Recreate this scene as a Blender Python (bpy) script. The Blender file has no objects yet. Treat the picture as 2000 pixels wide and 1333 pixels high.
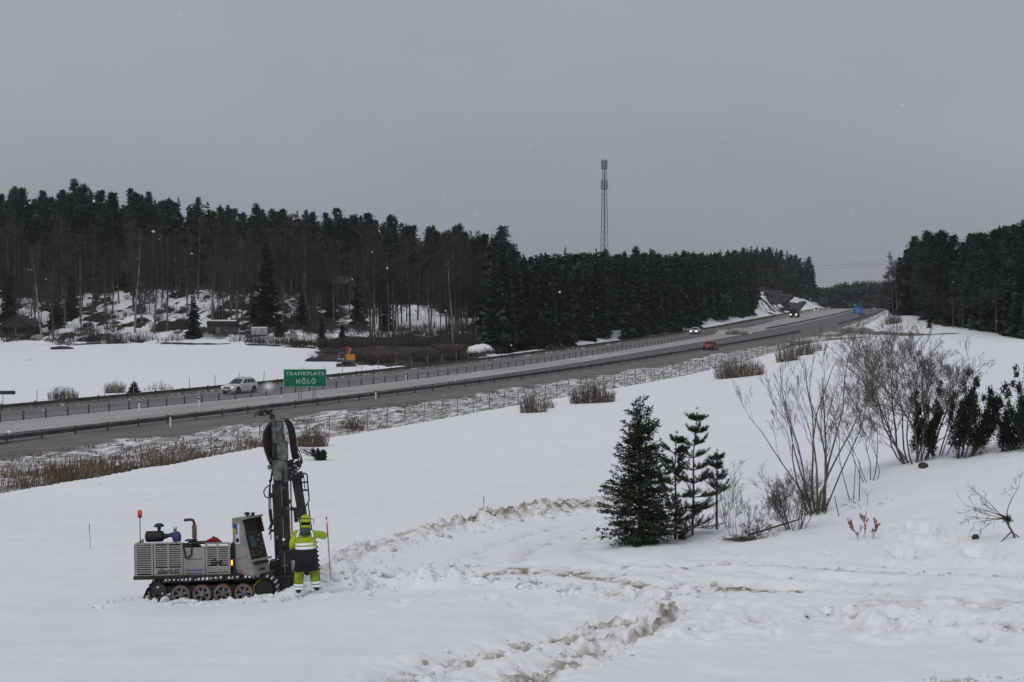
import bpy, bmesh, math, random
import numpy as np
from mathutils import Vector, Matrix
R = math.radians
SC = bpy.context.scene
COL = SC.collection
random.seed(7)

# ------------------------------------------------------------------ camera
ZC = 12.0                     # camera height above datum
F = 3150.0                    # focal length in photo pixels (2000 px wide)
HORIZON = 600.0
PITCH = math.atan((666.5 - HORIZON) / F)
cam_d = bpy.data.cameras.new('camera')
cam = bpy.data.objects.new('camera', cam_d); COL.objects.link(cam)
cam_d.sensor_width = 36.0; cam_d.lens = F / 2000 * 36
cam_d.clip_start = 0.1; cam_d.clip_end = 6000
cam.location = (0, 0, ZC); cam.rotation_euler = (R(90) - PITCH, 0, 0)
cam_d.dof.use_dof = True; cam_d.dof.focus_distance = 45; cam_d.dof.aperture_fstop = 8.0
SC.camera = cam

# ------------------------------------------------------------------ sky, sun, exposure
w = bpy.data.worlds.new('World'); SC.world = w; w.use_nodes = True
nt = w.node_tree; nt.nodes.clear()
N = nt.nodes.new; Lk = nt.links.new
sky = N('ShaderNodeTexSky'); sky.sky_type = 'NISHITA'; sky.sun_disc = False
sky.sun_elevation = R(52); sky.sun_rotation = R(200); sky.dust_density = 6; sky.air_density = 1
hs = N('ShaderNodeHueSaturation'); hs.inputs['Saturation'].default_value = 0.15; hs.inputs['Value'].default_value = 0.5
Lk(sky.outputs[0], hs.inputs['Color'])
tc = N('ShaderNodeTexCoord'); mp = N('ShaderNodeMapping'); mp.inputs['Scale'].default_value = (1.0, 1.0, 2.6)
nz = N('ShaderNodeTexNoise'); nz.inputs['Scale'].default_value = 2.2; nz.inputs['Detail'].default_value = 5; nz.inputs['Roughness'].default_value = 0.5
rp = N('ShaderNodeMapRange'); rp.inputs[1].default_value = 0.3; rp.inputs[2].default_value = 0.7; rp.inputs[3].default_value = 9.7; rp.inputs[4].default_value = 11.5
Lk(tc.outputs['Generated'], mp.inputs[0]); Lk(mp.outputs[0], nz.inputs['Vector']); Lk(nz.outputs['Fac'], rp.inputs[0])
sx = N('ShaderNodeSeparateXYZ'); Lk(tc.outputs['Generated'], sx.inputs[0])
el = N('ShaderNodeValToRGB'); Lk(sx.outputs['Z'], el.inputs[0]); el.color_ramp.interpolation = 'EASE'      # an overcast sky: greyer low down
el.color_ramp.elements[0].position = 0.0; el.color_ramp.elements[0].color = (0.290, 0.312, 0.352, 1)
el.color_ramp.elements[1].position = 0.16; el.color_ramp.elements[1].color = (0.338, 0.350, 0.396, 1)
sc10 = N('ShaderNodeVectorMath'); sc10.operation = 'SCALE'; Lk(rp.outputs[0], sc10.inputs['Scale'])
Lk(el.outputs[0], sc10.inputs[0])
mx = N('ShaderNodeMix'); mx.data_type = 'RGBA'; mx.inputs[0].default_value = 0.94
Lk(hs.outputs[0], mx.inputs[6]); Lk(sc10.outputs[0], mx.inputs[7])
bg = N('ShaderNodeBackground'); bg.inputs['Strength'].default_value = 0.1
Lk(mx.outputs[2], bg.inputs['Color'])
ow = N('ShaderNodeOutputWorld'); Lk(bg.outputs[0], ow.inputs['Surface'])

sun_d = bpy.data.lights.new('sun', 'SUN'); sun_d.energy = 1.06; sun_d.angle = R(45); sun_d.color = (1, 0.99, 0.98)
sun = bpy.data.objects.new('sun', sun_d); COL.objects.link(sun)
sun.rotation_euler = (R(38), 0, R(-20))      # light falls from behind and above the camera

SC.view_settings.view_transform = 'Standard'; SC.view_settings.look = 'None'
SC.view_settings.gamma = 1.0; SC.view_settings.exposure = 0.0; SC.view_settings.use_curve_mapping = False
SC.render.engine = 'CYCLES'
SC.cycles.use_denoising = True
SC.cycles.max_bounces = 6; SC.cycles.diffuse_bounces = 3; SC.cycles.volume_bounces = 0
SC.cycles.volume_step_rate = 1.0; SC.cycles.transparent_max_bounces = 8

# ------------------------------------------------------------------ helpers
_fw = (math.cos(PITCH), -math.sin(PITCH)); _up = (math.sin(PITCH), math.cos(PITCH))
def ray(px, py):
    u = (px - 1000) / F; v = (666.5 - py) / F
    dx, dy, dz = u, _fw[0] + v * _up[0], _fw[1] + v * _up[1]
    return dx / dy, dz / dy                    # per metre of depth
def at(px, py, Y):
    a, b = ray(px, py); return Vector((a * Y, Y, ZC + b * Y))

def obj(name, me, m=None, parent=None):
    o = bpy.data.objects.new(name, me); COL.objects.link(o)
    if m is not None and not me.materials: me.materials.append(m)
    if parent is not None: o.parent = parent
    return o
def tag(o, label=None, cat=None, group=None, kind=None):
    if label: o['label'] = label
    if cat: o['category'] = cat
    if group: o['group'] = group
    if kind: o['kind'] = kind
    return o
def thing(name, label, cat, loc=(0, 0, 0), rz=0, group=None, scale=1.0, rot=None):
    o = bpy.data.objects.new(name, None); COL.objects.link(o)
    o.empty_display_size = 0.2
    o.location = loc; o.rotation_euler = rot if rot else (0, 0, rz); o.scale = (scale,) * 3 if isinstance(scale, (int, float)) else scale
    return tag(o, label, cat, group)

class MB:
    """collects shapes; build() makes ONE mesh object"""
    def __init__(s): s.v = []; s.f = []; s.mi = []; s.cm = 0; s.smooth = False
    def add(s, vs, fs):
        b = len(s.v); s.v.extend([tuple(x) for x in vs]); s.f.extend([tuple(i + b for i in f) for f in fs]); s.mi.extend([s.cm] * len(fs)); return s
    def box(s, c, d, rot=None):
        hx, hy, hz = d[0] / 2, d[1] / 2, d[2] / 2
        vs = [Vector((x, y, z)) for z in (-hz, hz) for y in (-hy, hy) for x in (-hx, hx)]
        if rot is not None:
            M = rot if isinstance(rot, Matrix) else Matrix.Rotation(rot, 3, 'Z')
            vs = [M @ q for q in vs]
        c = Vector(c)
        return s.add([c + q for q in vs], [(0, 2, 3, 1), (4, 5, 7, 6), (0, 1, 5, 4), (2, 6, 7, 3), (0, 4, 6, 2), (1, 3, 7, 5)])
    def bbox(s, c, d, bev=0.02):
        """box with chamfered vertical & horizontal edges"""
        hx, hy, hz = d[0] / 2, d[1] / 2, d[2] / 2; b = min(bev, hx * .9, hy * .9, hz * .9)
        vs = []
        for z, ins in ((-hz, b), (-hz + b, 0), (hz - b, 0), (hz, b)):
            x, y = hx - ins, hy - ins
            k = b if ins == 0 else 0.0
            vs += [(-x, -y + k, z), (-x + k, -y, z), (x - k, -y, z), (x, -y + k, z), (x, y - k, z), (x - k, y, z), (-x + k, y, z), (-x, y - k, z)]
        fs = []
        for r in range(3):
            for i in range(8):
                j = (i + 1) % 8; fs.append((r * 8 + i, r * 8 + j, r * 8 + 8 + j, r * 8 + 8 + i))
        fs.append(tuple(range(7, -1, -1))); fs.append(tuple(range(24, 32)))
        return s.add([(c[0] + a, c[1] + e, c[2] + g) for a, e, g in vs], fs)
    def tube(s, pts, r, n=6, cap=True):
        pts = [Vector(p) for p in pts]
        rs = r if isinstance(r, (list, tuple)) else [r] * len(pts)
        vs = []; fs = []
        prev = None
        for i, p in enumerate(pts):
            d = (pts[min(i + 1, len(pts) - 1)] - pts[max(i - 1, 0)])
            if d.length < 1e-9: d = Vector((0, 0, 1))
            d.normalize()
            if prev is None:
                a = d.orthogonal().normalized()
            else:
                a = prev - d * prev.dot(d)
                a = a.normalized() if a.length > 1e-6 else d.orthogonal().normalized()
            prev = a; b = d.cross(a)
            for k in range(n):
                t = 2 * math.pi * k / n
                vs.append(p + (a * math.cos(t) + b * math.sin(t)) * rs[i])
        for i in range(len(pts) - 1):
            for k in range(n):
                k2 = (k + 1) % n
                fs.append((i * n + k, i * n + k2, (i + 1) * n + k2, (i + 1) * n + k))
        if cap:
            fs.append(tuple(range(n - 1, -1, -1))); q = (len(pts) - 1) * n; fs.append(tuple(range(q, q + n)))
        return s.add(vs, fs)
    def cyl(s, p0, p1, r0, r1=None, n=12): return s.tube([p0, p1], [r0, r0 if r1 is None else r1], n)
    def ring(s, c, axis, r_out, r_in, wdt, n=20):
        """annulus with thickness along axis"""
        ax = Vector(axis).normalized(); a = ax.orthogonal().normalized(); b = ax.cross(a); c = Vector(c)
        vs = []; fs = []
        for k in range(n):
            t = 2 * math.pi * k / n; d = a * math.cos(t) + b * math.sin(t)
            for rr, off in ((r_out, -.5), (r_out, .5), (r_in, .5), (r_in, -.5)): vs.append(c + d * rr + ax * (off * wdt))
        for k in range(n):
            k2 = (k + 1) % n
            for q in range(4):
                q2 = (q + 1) % 4; fs.append((k * 4 + q, k2 * 4 + q, k2 * 4 + q2, k * 4 + q2))
        return s.add(vs, fs)
    def prism(s, prof, y0, y1):
        """profile in x,z extruded along y"""
        n = len(prof)
        vs = [(x, y0, z) for x, z in prof] + [(x, y1, z) for x, z in prof]
        fs = [tuple(range(n)), tuple(range(2 * n - 1, n - 1, -1))] + [(i, n + i, n + (i + 1) % n, (i + 1) % n) for i in range(n)]
        return s.add(vs, fs)
    def loft(s, rings, cap=True):
        n = len(rings[0]); vs = [p for r in rings for p in r]; fs = []
        for i in range(len(rings) - 1):
            for k in range(n):
                k2 = (k + 1) % n; fs.append((i * n + k, i * n + k2, (i + 1) * n + k2, (i + 1) * n + k))
        if cap: fs.append(tuple(range(n - 1, -1, -1))); q = (len(rings) - 1) * n; fs.append(tuple(range(q, q + n)))
        return s.add(vs, fs)
    def lathe(s, c, prof, n=16, axis='z'):
        rings = []
        for r, z in prof:
            rg = []
            for k in range(n):
                t = 2 * math.pi * k / n
                if axis == 'z': rg.append((c[0] + r * math.cos(t), c[1] + r * math.sin(t), c[2] + z))
                elif axis == 'x': rg.append((c[0] + z, c[1] + r * math.cos(t), c[2] + r * math.sin(t)))
                else: rg.append((c[0] + r * math.sin(t), c[1] + z, c[2] + r * math.cos(t)))
            rings.append(rg)
        return s.loft(rings)
    def mesh(s, name, mats=None, smooth=None):
        me = bpy.data.meshes.new(name); me.from_pydata(s.v, [], s.f)
        for m in (mats or []): me.materials.append(m)
        if mats and len(mats) > 1: me.polygons.foreach_set('material_index', s.mi)
        if s.smooth if smooth is None else smooth: me.polygons.foreach_set('use_smooth', [True] * len(me.polygons))
        me.update(); return me
    def build(s, name, m, parent=None, smooth=None):
        return obj(name, s.mesh(name, m if isinstance(m, list) else [m], smooth), None, parent)

def fast_mesh(name, V, faces, mats, smooth=False, nv=3):
    """numpy vertices (n,3) and faces (m,nv)"""
    V = np.asarray(V, np.float32); faces = np.asarray(faces, np.int32)
    me = bpy.data.meshes.new(name)
    me.vertices.add(len(V)); me.vertices.foreach_set('co', V.ravel())
    me.loops.add(faces.size); me.loops.foreach_set('vertex_index', faces.ravel())
    me.polygons.add(len(faces)); me.polygons.foreach_set('loop_start', np.arange(0, faces.size, nv, dtype=np.int32))
    if smooth: me.polygons.foreach_set('use_smooth', np.ones(len(faces), bool))
    for m in mats: me.materials.append(m)
    me.update(calc_edges=True); me.validate()
    return me

# ------------------------------------------------------------------ materials
def mat(name, c1, c2=None, rough=0.7, scale=3.0, metal=0.0, bump=0.0, bscale=None, emit=None, estr=0.0, detail=4, lo=0.35, hi=0.65, spec=0.3, coat=0.0, rand=0.0):
    m = bpy.data.materials.new(name); m.use_nodes = True
    nt = m.node_tree; b = nt.nodes['Principled BSDF']
    b.inputs['Roughness'].default_value = rough; b.inputs['Metallic'].default_value = metal
    b.inputs['Specular IOR Level'].default_value = spec; b.inputs['Coat Weight'].default_value = coat
    c1 = tuple(c1) + (1,); c2 = tuple(c2) + (1,) if c2 else tuple(x * 0.8 for x in c1[:3]) + (1,)
    tc = nt.nodes.new('ShaderNodeTexCoord')
    nz = nt.nodes.new('ShaderNodeTexNoise'); nz.inputs['Scale'].default_value = scale; nz.inputs['Detail'].default_value = detail
    nt.links.new(tc.outputs['Object'], nz.inputs['Vector'])
    rp = nt.nodes.new('ShaderNodeValToRGB')
    rp.color_ramp.elements[0].position = lo; rp.color_ramp.elements[0].color = c1
    rp.color_ramp.elements[1].position = hi; rp.color_ramp.elements[1].color = c2
    nt.links.new(nz.outputs['Fac'], rp.inputs[0])
    out = rp.outputs[0]
    if rand:
        oi = nt.nodes.new('ShaderNodeObjectInfo'); hv = nt.nodes.new('ShaderNodeHueSaturation')
        mr = nt.nodes.new('ShaderNodeMapRange'); mr.inputs[3].default_value = 1 - rand; mr.inputs[4].default_value = 1 + rand
        nt.links.new(oi.outputs['Random'], mr.inputs[0]); nt.links.new(mr.outputs[0], hv.inputs['Value']); nt.links.new(out, hv.inputs['Color']); out = hv.outputs[0]
    nt.links.new(out, b.inputs['Base Color'])
    if bump:
        n2 = nt.nodes.new('ShaderNodeTexNoise'); n2.inputs['Scale'].default_value = bscale or scale * 4; n2.inputs['Detail'].default_value = 3
        nt.links.new(tc.outputs['Object'], n2.inputs['Vector'])
        bp = nt.nodes.new('ShaderNodeBump'); bp.inputs['Strength'].default_value = bump; bp.inputs['Distance'].default_value = 0.05
        nt.links.new(n2.outputs['Fac'], bp.inputs['Height']); nt.links.new(bp.outputs[0], b.inputs['Normal'])
    if emit:
        b.inputs['Emission Color'].default_value = tuple(emit) + (1,); b.inputs['Emission Strength'].default_value = estr
    return m

M = {}
M['needle'] = mat('spruce_needles', (0.019, 0.030, 0.020), (0.034, 0.046, 0.029), 0.8, 0.6, rand=0.35)
M['pine'] = mat('pine_needles', (0.020, 0.033, 0.022), (0.036, 0.050, 0.032), 0.8, 0.6, rand=0.35)
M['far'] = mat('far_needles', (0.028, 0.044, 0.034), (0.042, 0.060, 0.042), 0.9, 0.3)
M['bark'] = mat('conifer_bark', (0.075, 0.058, 0.045), (0.12, 0.085, 0.06), 0.9, 2.0, rand=0.25)
M['grey_bark'] = mat('grey_bark', (0.085, 0.078, 0.068), (0.17, 0.158, 0.138), 0.9, 1.5, rand=0.25)
M['twig'] = mat('brown_twigs', (0.038, 0.032, 0.027), (0.068, 0.057, 0.048), 0.9, 1.0, rand=0.25)
M['near_bark'] = mat('olive_grey_bark', (0.085, 0.078, 0.064), (0.155, 0.142, 0.12), 0.9, 6.0)
M['near_twig'] = mat('near_twigs', (0.062, 0.050, 0.042), (0.11, 0.092, 0.078), 0.9, 5.0)
M['near_needle'] = mat('near_spruce_needles', (0.018, 0.030, 0.016), (0.060, 0.076, 0.034), 0.7, 2.5, lo=0.3, hi=0.7)
M['near_pine'] = mat('near_pine_needles', (0.024, 0.040, 0.025), (0.058, 0.080, 0.048), 0.7, 3.0)
M['juniper'] = mat('juniper_needles', (0.016, 0.024, 0.014), (0.036, 0.046, 0.026), 0.8, 3.0)
M['redtwig'] = mat('reddish_leaves', (0.17, 0.065, 0.04), (0.11, 0.05, 0.04), 0.8, 5.0)
M['reed'] = mat('dry_reed', (0.095, 0.066, 0.042), (0.18, 0.132, 0.085), 0.9, 0.5)
M['bush'] = mat('dry_bush', (0.085, 0.066, 0.052), (0.13, 0.10, 0.075), 0.9, 0.7, rand=0.2)
M['rock'] = mat('dark_rock', (0.026, 0.026, 0.026), (0.075, 0.074, 0.073), 0.9, 0.8, bump=0.6, bscale=2.0)
M['slash'] = mat('brush_slash', (0.026, 0.023, 0.019), (0.060, 0.050, 0.040), 0.95, 1.0)
M['snowlump'] = mat('snow_clod', (0.86, 0.875, 0.90), (0.78, 0.785, 0.80), 0.85, 2.5, bump=0.5, bscale=9, spec=0.2)
M['dirtyclod'] = mat('dirty_clod', (0.74, 0.735, 0.73), (0.36, 0.32, 0.28), 0.9, 2.2, bump=0.5, bscale=9, spec=0.1, lo=0.42, hi=0.72)
M['flake'] = mat('snowflake', (0.95, 0.95, 0.96), (0.9, 0.9, 0.92), 0.9, 1)
M['steel'] = mat('galvanised_steel', (0.16, 0.165, 0.17), (0.23, 0.235, 0.24), 0.6, 2.0, metal=0.3)
M['rail'] = mat('weathered_rail', (0.060, 0.063, 0.062), (0.115, 0.118, 0.116), 0.65, 0.7, metal=0.2)
M['postdark'] = mat('barrier_post', (0.055, 0.058, 0.06), (0.09, 0.09, 0.092), 0.7, 3)
M['wood'] = mat('grey_wood', (0.15, 0.125, 0.10), (0.22, 0.19, 0.155), 0.9, 4)
M['stake'] = mat('pale_wood_stake', (0.36, 0.27, 0.18), (0.46, 0.36, 0.26), 0.8, 8)
M['red'] = mat('fluorescent_red', (0.80, 0.055, 0.085), (0.70, 0.04, 0.07), 0.6, 6)
M['white'] = mat('white_plastic', (0.75, 0.75, 0.75), (0.66, 0.66, 0.66), 0.5, 4)
M['black'] = mat('black_rubber', (0.012, 0.012, 0.013), (0.022, 0.022, 0.022), 0.6, 4)
M['dark'] = mat('dark_steel', (0.022, 0.023, 0.023), (0.045, 0.044, 0.042), 0.55, 5, metal=0.3)
M['dark2'] = mat('oily_dark_steel', (0.026, 0.028, 0.026), (0.058, 0.058, 0.054), 0.5, 6, metal=0.3)
M['rust'] = mat('rusty_rail', (0.075, 0.045, 0.035), (0.045, 0.035, 0.03), 0.7, 6)
M['panel'] = mat('grey_machine_paint', (0.285, 0.282, 0.262), (0.165, 0.158, 0.14), 0.5, 2.4, lo=0.45, hi=0.80, spec=0.4, detail=8)
M['panel2'] = mat('grey_green_paint', (0.15, 0.17, 0.155), (0.21, 0.225, 0.205), 0.5, 2.5, spec=0.4)
M['olive'] = mat('olive_hose', (0.07, 0.065, 0.03), (0.045, 0.042, 0.022), 0.7, 8)
M['headpaint'] = mat('worn_green_grey_paint', (0.055, 0.070, 0.065), (0.155, 0.168, 0.152), 0.55, 6, lo=0.4, hi=0.6)
M['orange'] = mat('orange_polyurethane', (0.15, 0.07, 0.028), (0.075, 0.042, 0.024), 0.7, 6)
M['yellow'] = mat('yellow_paint', (0.22, 0.16, 0.03), (0.14, 0.10, 0.025), 0.6, 6)
M['spoke'] = mat('grey_wheel_disc', (0.19, 0.19, 0.185), (0.10, 0.098, 0.09), 0.7, 7)
M['beacon'] = mat('orange_beacon', (0.75, 0.13, 0.015), (0.6, 0.09, 0.01), 0.3, 4)
M['amber'] = mat('amber_lamp', (0.9, 0.4, 0.03), (0.9, 0.4, 0.03), 0.4, 4, emit=(1.0, 0.55, 0.08), estr=1.6)
M['bluepl'] = mat('blue_plastic', (0.05, 0.065, 0.20), (0.035, 0.05, 0.15), 0.5, 5)
M['redcloth'] = mat('red_cloth', (0.22, 0.02, 0.025), (0.15, 0.015, 0.02), 0.9, 8)
M['blueink'] = mat('blue_lettering', (0.045, 0.06, 0.30), (0.05, 0.065, 0.28), 0.6, 4)
M['blackink'] = mat('black_lettering', (0.008, 0.008, 0.008), (0.012, 0.012, 0.012), 0.6, 4)
M['redink'] = mat('red_lettering', (0.38, 0.13, 0.10), (0.34, 0.12, 0.10), 0.6, 4)
M['yellowink'] = mat('yellow_sticker', (0.46, 0.36, 0.04), (0.42, 0.33, 0.04), 0.6, 4)
M['stickerwhite'] = mat('white_sticker', (0.60, 0.60, 0.60), (0.52, 0.52, 0.53), 0.5, 9)
M['screen'] = mat('dull_green_screen', (0.035, 0.065, 0.055), (0.045, 0.08, 0.068), 0.25, 3)
M['darkred'] = mat('dark_red_panel', (0.055, 0.014, 0.014), (0.035, 0.010, 0.010), 0.6, 3)
M['hivis'] = mat('hivis_yellow', (0.44, 0.56, 0.03), (0.25, 0.32, 0.03), 0.75, 4, lo=0.35, hi=0.75, bump=1.0, bscale=9)
M['hivis2'] = mat('hivis_trousers', (0.30, 0.40, 0.03), (0.15, 0.20, 0.025), 0.8, 5, lo=0.35, hi=0.7, bump=1.0, bscale=9)
M['blackcloth'] = mat('black_cloth', (0.010, 0.011, 0.014), (0.018, 0.019, 0.022), 0.85, 6, bump=0.5, bscale=14)
M['greycloth'] = mat('dark_grey_hood', (0.045, 0.055, 0.052), (0.065, 0.075, 0.07), 0.85, 6)
M['reflective'] = mat('silver_reflective_band', (0.96, 0.97, 0.97), (0.92, 0.93, 0.93), 0.35, 6, spec=0.8)
M['boot'] = mat('dark_boot', (0.012, 0.012, 0.016), (0.03, 0.03, 0.035), 0.7, 8)
M['glove'] = mat('pale_glove', (0.38, 0.42, 0.36), (0.25, 0.28, 0.24), 0.8, 8)
M['skin'] = mat('skin', (0.45, 0.28, 0.21), (0.40, 0.25, 0.19), 0.6, 8)
M['carwhite'] = mat('white_car_paint', (0.62, 0.63, 0.64), (0.52, 0.52, 0.52), 0.3, 1.5, spec=0.5, coat=0.5)
M['carred'] = mat('red_car_paint', (0.21, 0.006, 0.016), (0.17, 0.006, 0.014), 0.3, 1.5, spec=0.5, coat=0.5)
M['cardark'] = mat('dark_car_paint', (0.015, 0.016, 0.018), (0.025, 0.025, 0.027), 0.3, 1.5, spec=0.5, coat=0.4)
M['cargrey'] = mat('silver_car_paint', (0.40, 0.41, 0.42), (0.33, 0.33, 0.34), 0.35, 1.5, spec=0.5, coat=0.4)
M['glass'] = mat('car_glass', (0.012, 0.015, 0.018), (0.018, 0.022, 0.026), 0.12, 2, spec=0.6)
M['tyre'] = mat('tyre', (0.015, 0.015, 0.016), (0.03, 0.03, 0.03), 0.85, 8)
M['rim'] = mat('alloy_rim', (0.16, 0.16, 0.165), (0.11, 0.11, 0.11), 0.5, 8, metal=0.4)
M['headlamp'] = mat('lit_headlamp', (1, 1, 1), (1, 1, 1), 0.4, 4, emit=(1.0, 0.96, 0.88), estr=5.0)
M['dimlamp'] = mat('clear_headlamp', (0.72, 0.73, 0.73), (0.6, 0.6, 0.6), 0.2, 4, emit=(1.0, 0.97, 0.9), estr=0.35)
M['taillamp'] = mat('tail_lamp', (0.30, 0.008, 0.012), (0.25, 0.008, 0.012), 0.3, 4)
M['signgreen'] = mat('road_sign_green', (0.006, 0.165, 0.088), (0.007, 0.15, 0.08), 0.5, 0.8, spec=0.3)
M['signblue'] = mat('road_sign_blue', (0.035, 0.13, 0.44), (0.035, 0.12, 0.40), 0.5, 0.8)
M['signgreen2'] = mat('road_sign_bright_green', (0.010, 0.13, 0.075), (0.012, 0.12, 0.07), 0.5, 0.8)
M['signwhite'] = mat('sign_lettering_white', (0.36, 0.54, 0.46), (0.34, 0.50, 0.43), 0.5, 2)
M['signlight'] = mat('sign_lettering_pale', (0.45, 0.55, 0.68), (0.42, 0.52, 0.64), 0.5, 2)
M['signback'] = mat('dull_dark_green_sign', (0.020, 0.045, 0.040), (0.025, 0.05, 0.045), 0.6, 2)
M['excorange'] = mat('orange_machine_paint', (0.50, 0.185, 0.035), (0.42, 0.15, 0.03), 0.5, 1)
M['excred'] = mat('red_machine_boom', (0.22, 0.028, 0.022), (0.17, 0.022, 0.02), 0.5, 1)
M['excgrey'] = mat('grey_machine_cab', (0.055, 0.06, 0.062), (0.075, 0.08, 0.082), 0.5, 1)
M['tower'] = mat('mast_steel', (0.13, 0.135, 0.14), (0.18, 0.185, 0.19), 0.6, 1, metal=0.2)
M['antenna'] = mat('antenna_cover', (0.30, 0.31, 0.32), (0.24, 0.25, 0.26), 0.6, 2)
M['tarred'] = mat('tarred_boards', (0.030, 0.027, 0.024), (0.05, 0.045, 0.04), 0.9, 3)
M['roofdark'] = mat('dark_roof_tiles', (0.034, 0.034, 0.034), (0.055, 0.052, 0.05), 0.8, 2)
M['roofgreen'] = mat('dark_green_tin_roof', (0.035, 0.05, 0.048), (0.05, 0.062, 0.06), 0.6, 1)
M['snowcap'] = mat('settled_snow', (0.80, 0.815, 0.85), (0.74, 0.755, 0.79), 0.8, 1.5, spec=0.2)
M['concrete'] = mat('grey_concrete', (0.30, 0.295, 0.285), (0.22, 0.215, 0.21), 0.8, 3)
M['paint'] = mat('worn_line_paint', (0.42, 0.42, 0.41), (0.24, 0.235, 0.23), 0.8, 1.2)

# lettering meshes (made first, while the scene is small)
def text_mesh(name, txt, size, m, shear=0.0, extrude=0.003, bold=0.0, space=1.0, squeeze=1.0):
    c = bpy.data.curves.new(name, 'FONT'); c.body = txt; c.size = size; c.align_x = 'CENTER'; c.align_y = 'CENTER'
    c.extrude = extrude; c.shear = shear; c.offset = bold; c.space_character = space; c.resolution_u = 3
    o = bpy.data.objects.new(name, c); COL.objects.link(o)
    bpy.context.view_layer.update()
    me = bpy.data.meshes.new_from_object(o.evaluated_get(bpy.context.evaluated_depsgraph_get()))
    bpy.data.objects.remove(o); bpy.data.curves.remove(c)
    me.name = name; me.materials.clear(); me.materials.append(m)
    if squeeze != 1.0:
        me.transform(Matrix.Diagonal((squeeze, 1, 1, 1)))
    return me
T = {}
T['trafikplats'] = text_mesh('lettering', 'TRAFIKPLATS', 0.62, M['signwhite'], bold=0.026, space=1.22, extrude=0.01)
T['holo'] = text_mesh('lettering', 'H\u00d6L\u00d6', 0.80, M['signwhite'], bold=0.030, space=1.35, extrude=0.01)
T['geo'] = text_mesh('lettering', 'Geo', 0.165, M['blackink'], shear=0.5, bold=0.003)
T['geo75'] = text_mesh('lettering', '75 GT', 0.125, M['blackink'], shear=0.18, bold=0.003)
T['geobig'] = text_mesh('lettering', 'Geo', 0.22, M['blackink'], shear=0.6, bold=0.004)
T['hydroid'] = text_mesh('lettering', 'Hydroid', 0.125, M['blueink'], bold=0.003, space=1.05)
T['small'] = text_mesh('lettering', 'Geo', 0.15, M['blackink'], shear=0.6, bold=0.003)

# ------------------------------------------------------------------ terrain functions
_Yt = np.arange(0, 3000, 1.0)
_Ht = np.interp(_Yt, [0, 60, 100, 121, 180, 230, 280, 340, 400, 470, 530, 650, 900, 1500, 3000], [10.6, 10.5, 10.4, 10.28, 9.6, 8.6, 7.42, 6.3, 5.3, 4.2, 3.4, 2.05, 1.0, 0.6, 0.6])
_k = np.ones(41) / 41; _Hp = np.convolve(np.pad(_Ht, 20, mode='edge'), _k, 'valid')
def Hroad(Y): return np.interp(Y, _Yt, _Hp)          # depth of the road below the camera
def road_pt(px, py):
    a, b = ray(px, py)
    ys = np.linspace(90, 900, 1621); d = -b * ys - Hroad(ys)
    i = np.argmax(d >= 0) if (d >= 0).any() else len(ys) - 1
    return a * ys[i], ys[i]
def fit_line(pix, deg=4, extra=()):
    P = [road_pt(*p) for p in pix] + list(extra)
    P = np.array(P); x = np.log(P[:, 1])
    c = np.polyfit(x, P[:, 0], deg)
    y0, y1 = P[:, 1].min(), P[:, 1].max(); dc = np.polyder(c)
    def g(Y):
        Y = np.asarray(Y, float); Yc = np.clip(Y, y0, y1); l = np.log(Yc)
        return np.polyval(c, l) + np.polyval(dc, l) / Yc * (Y - Yc)
    return g
gN = fit_line([(0, 865), (200, 847), (400, 823), (595, 795), (800, 767), (1000, 742), (1200, 714), (1400, 685), (1500, 663), (1540, 654), (1626, 637), (1690, 622)], extra=[(197, 850)])
gC = fit_line([(0, 825), (257, 801), (385, 788.5), (499, 775), (688, 756), (805, 744), (917, 728), (1032, 710), (1216, 687), (1348, 664), (1410, 650), (1488, 634)], extra=[(168, 850)])
gF = fit_line([(0, 804), (200, 788), (385, 767), (518, 752), (640, 741), (800, 727), (960, 705), (1200, 676), (1300, 656), (1400, 641), (1530, 617)], extra=[(163, 850)])
gS = fit_line([(0, 850), (200, 831), (400, 806), (595, 778), (784, 759), (960, 737), (1200, 703), (1310, 683), (1380, 667), (1415, 658), (1488, 646), (1633, 619)], extra=[(182, 850)])
def heading(g, Y): return np.arctan((g(Y + 2) - g(Y - 2)) / 4.0)
def s_of(g, X, Y): return (g(Y) - X) * np.cos(heading(g, Y))     # + = beyond the line (away from the camera side)

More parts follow.
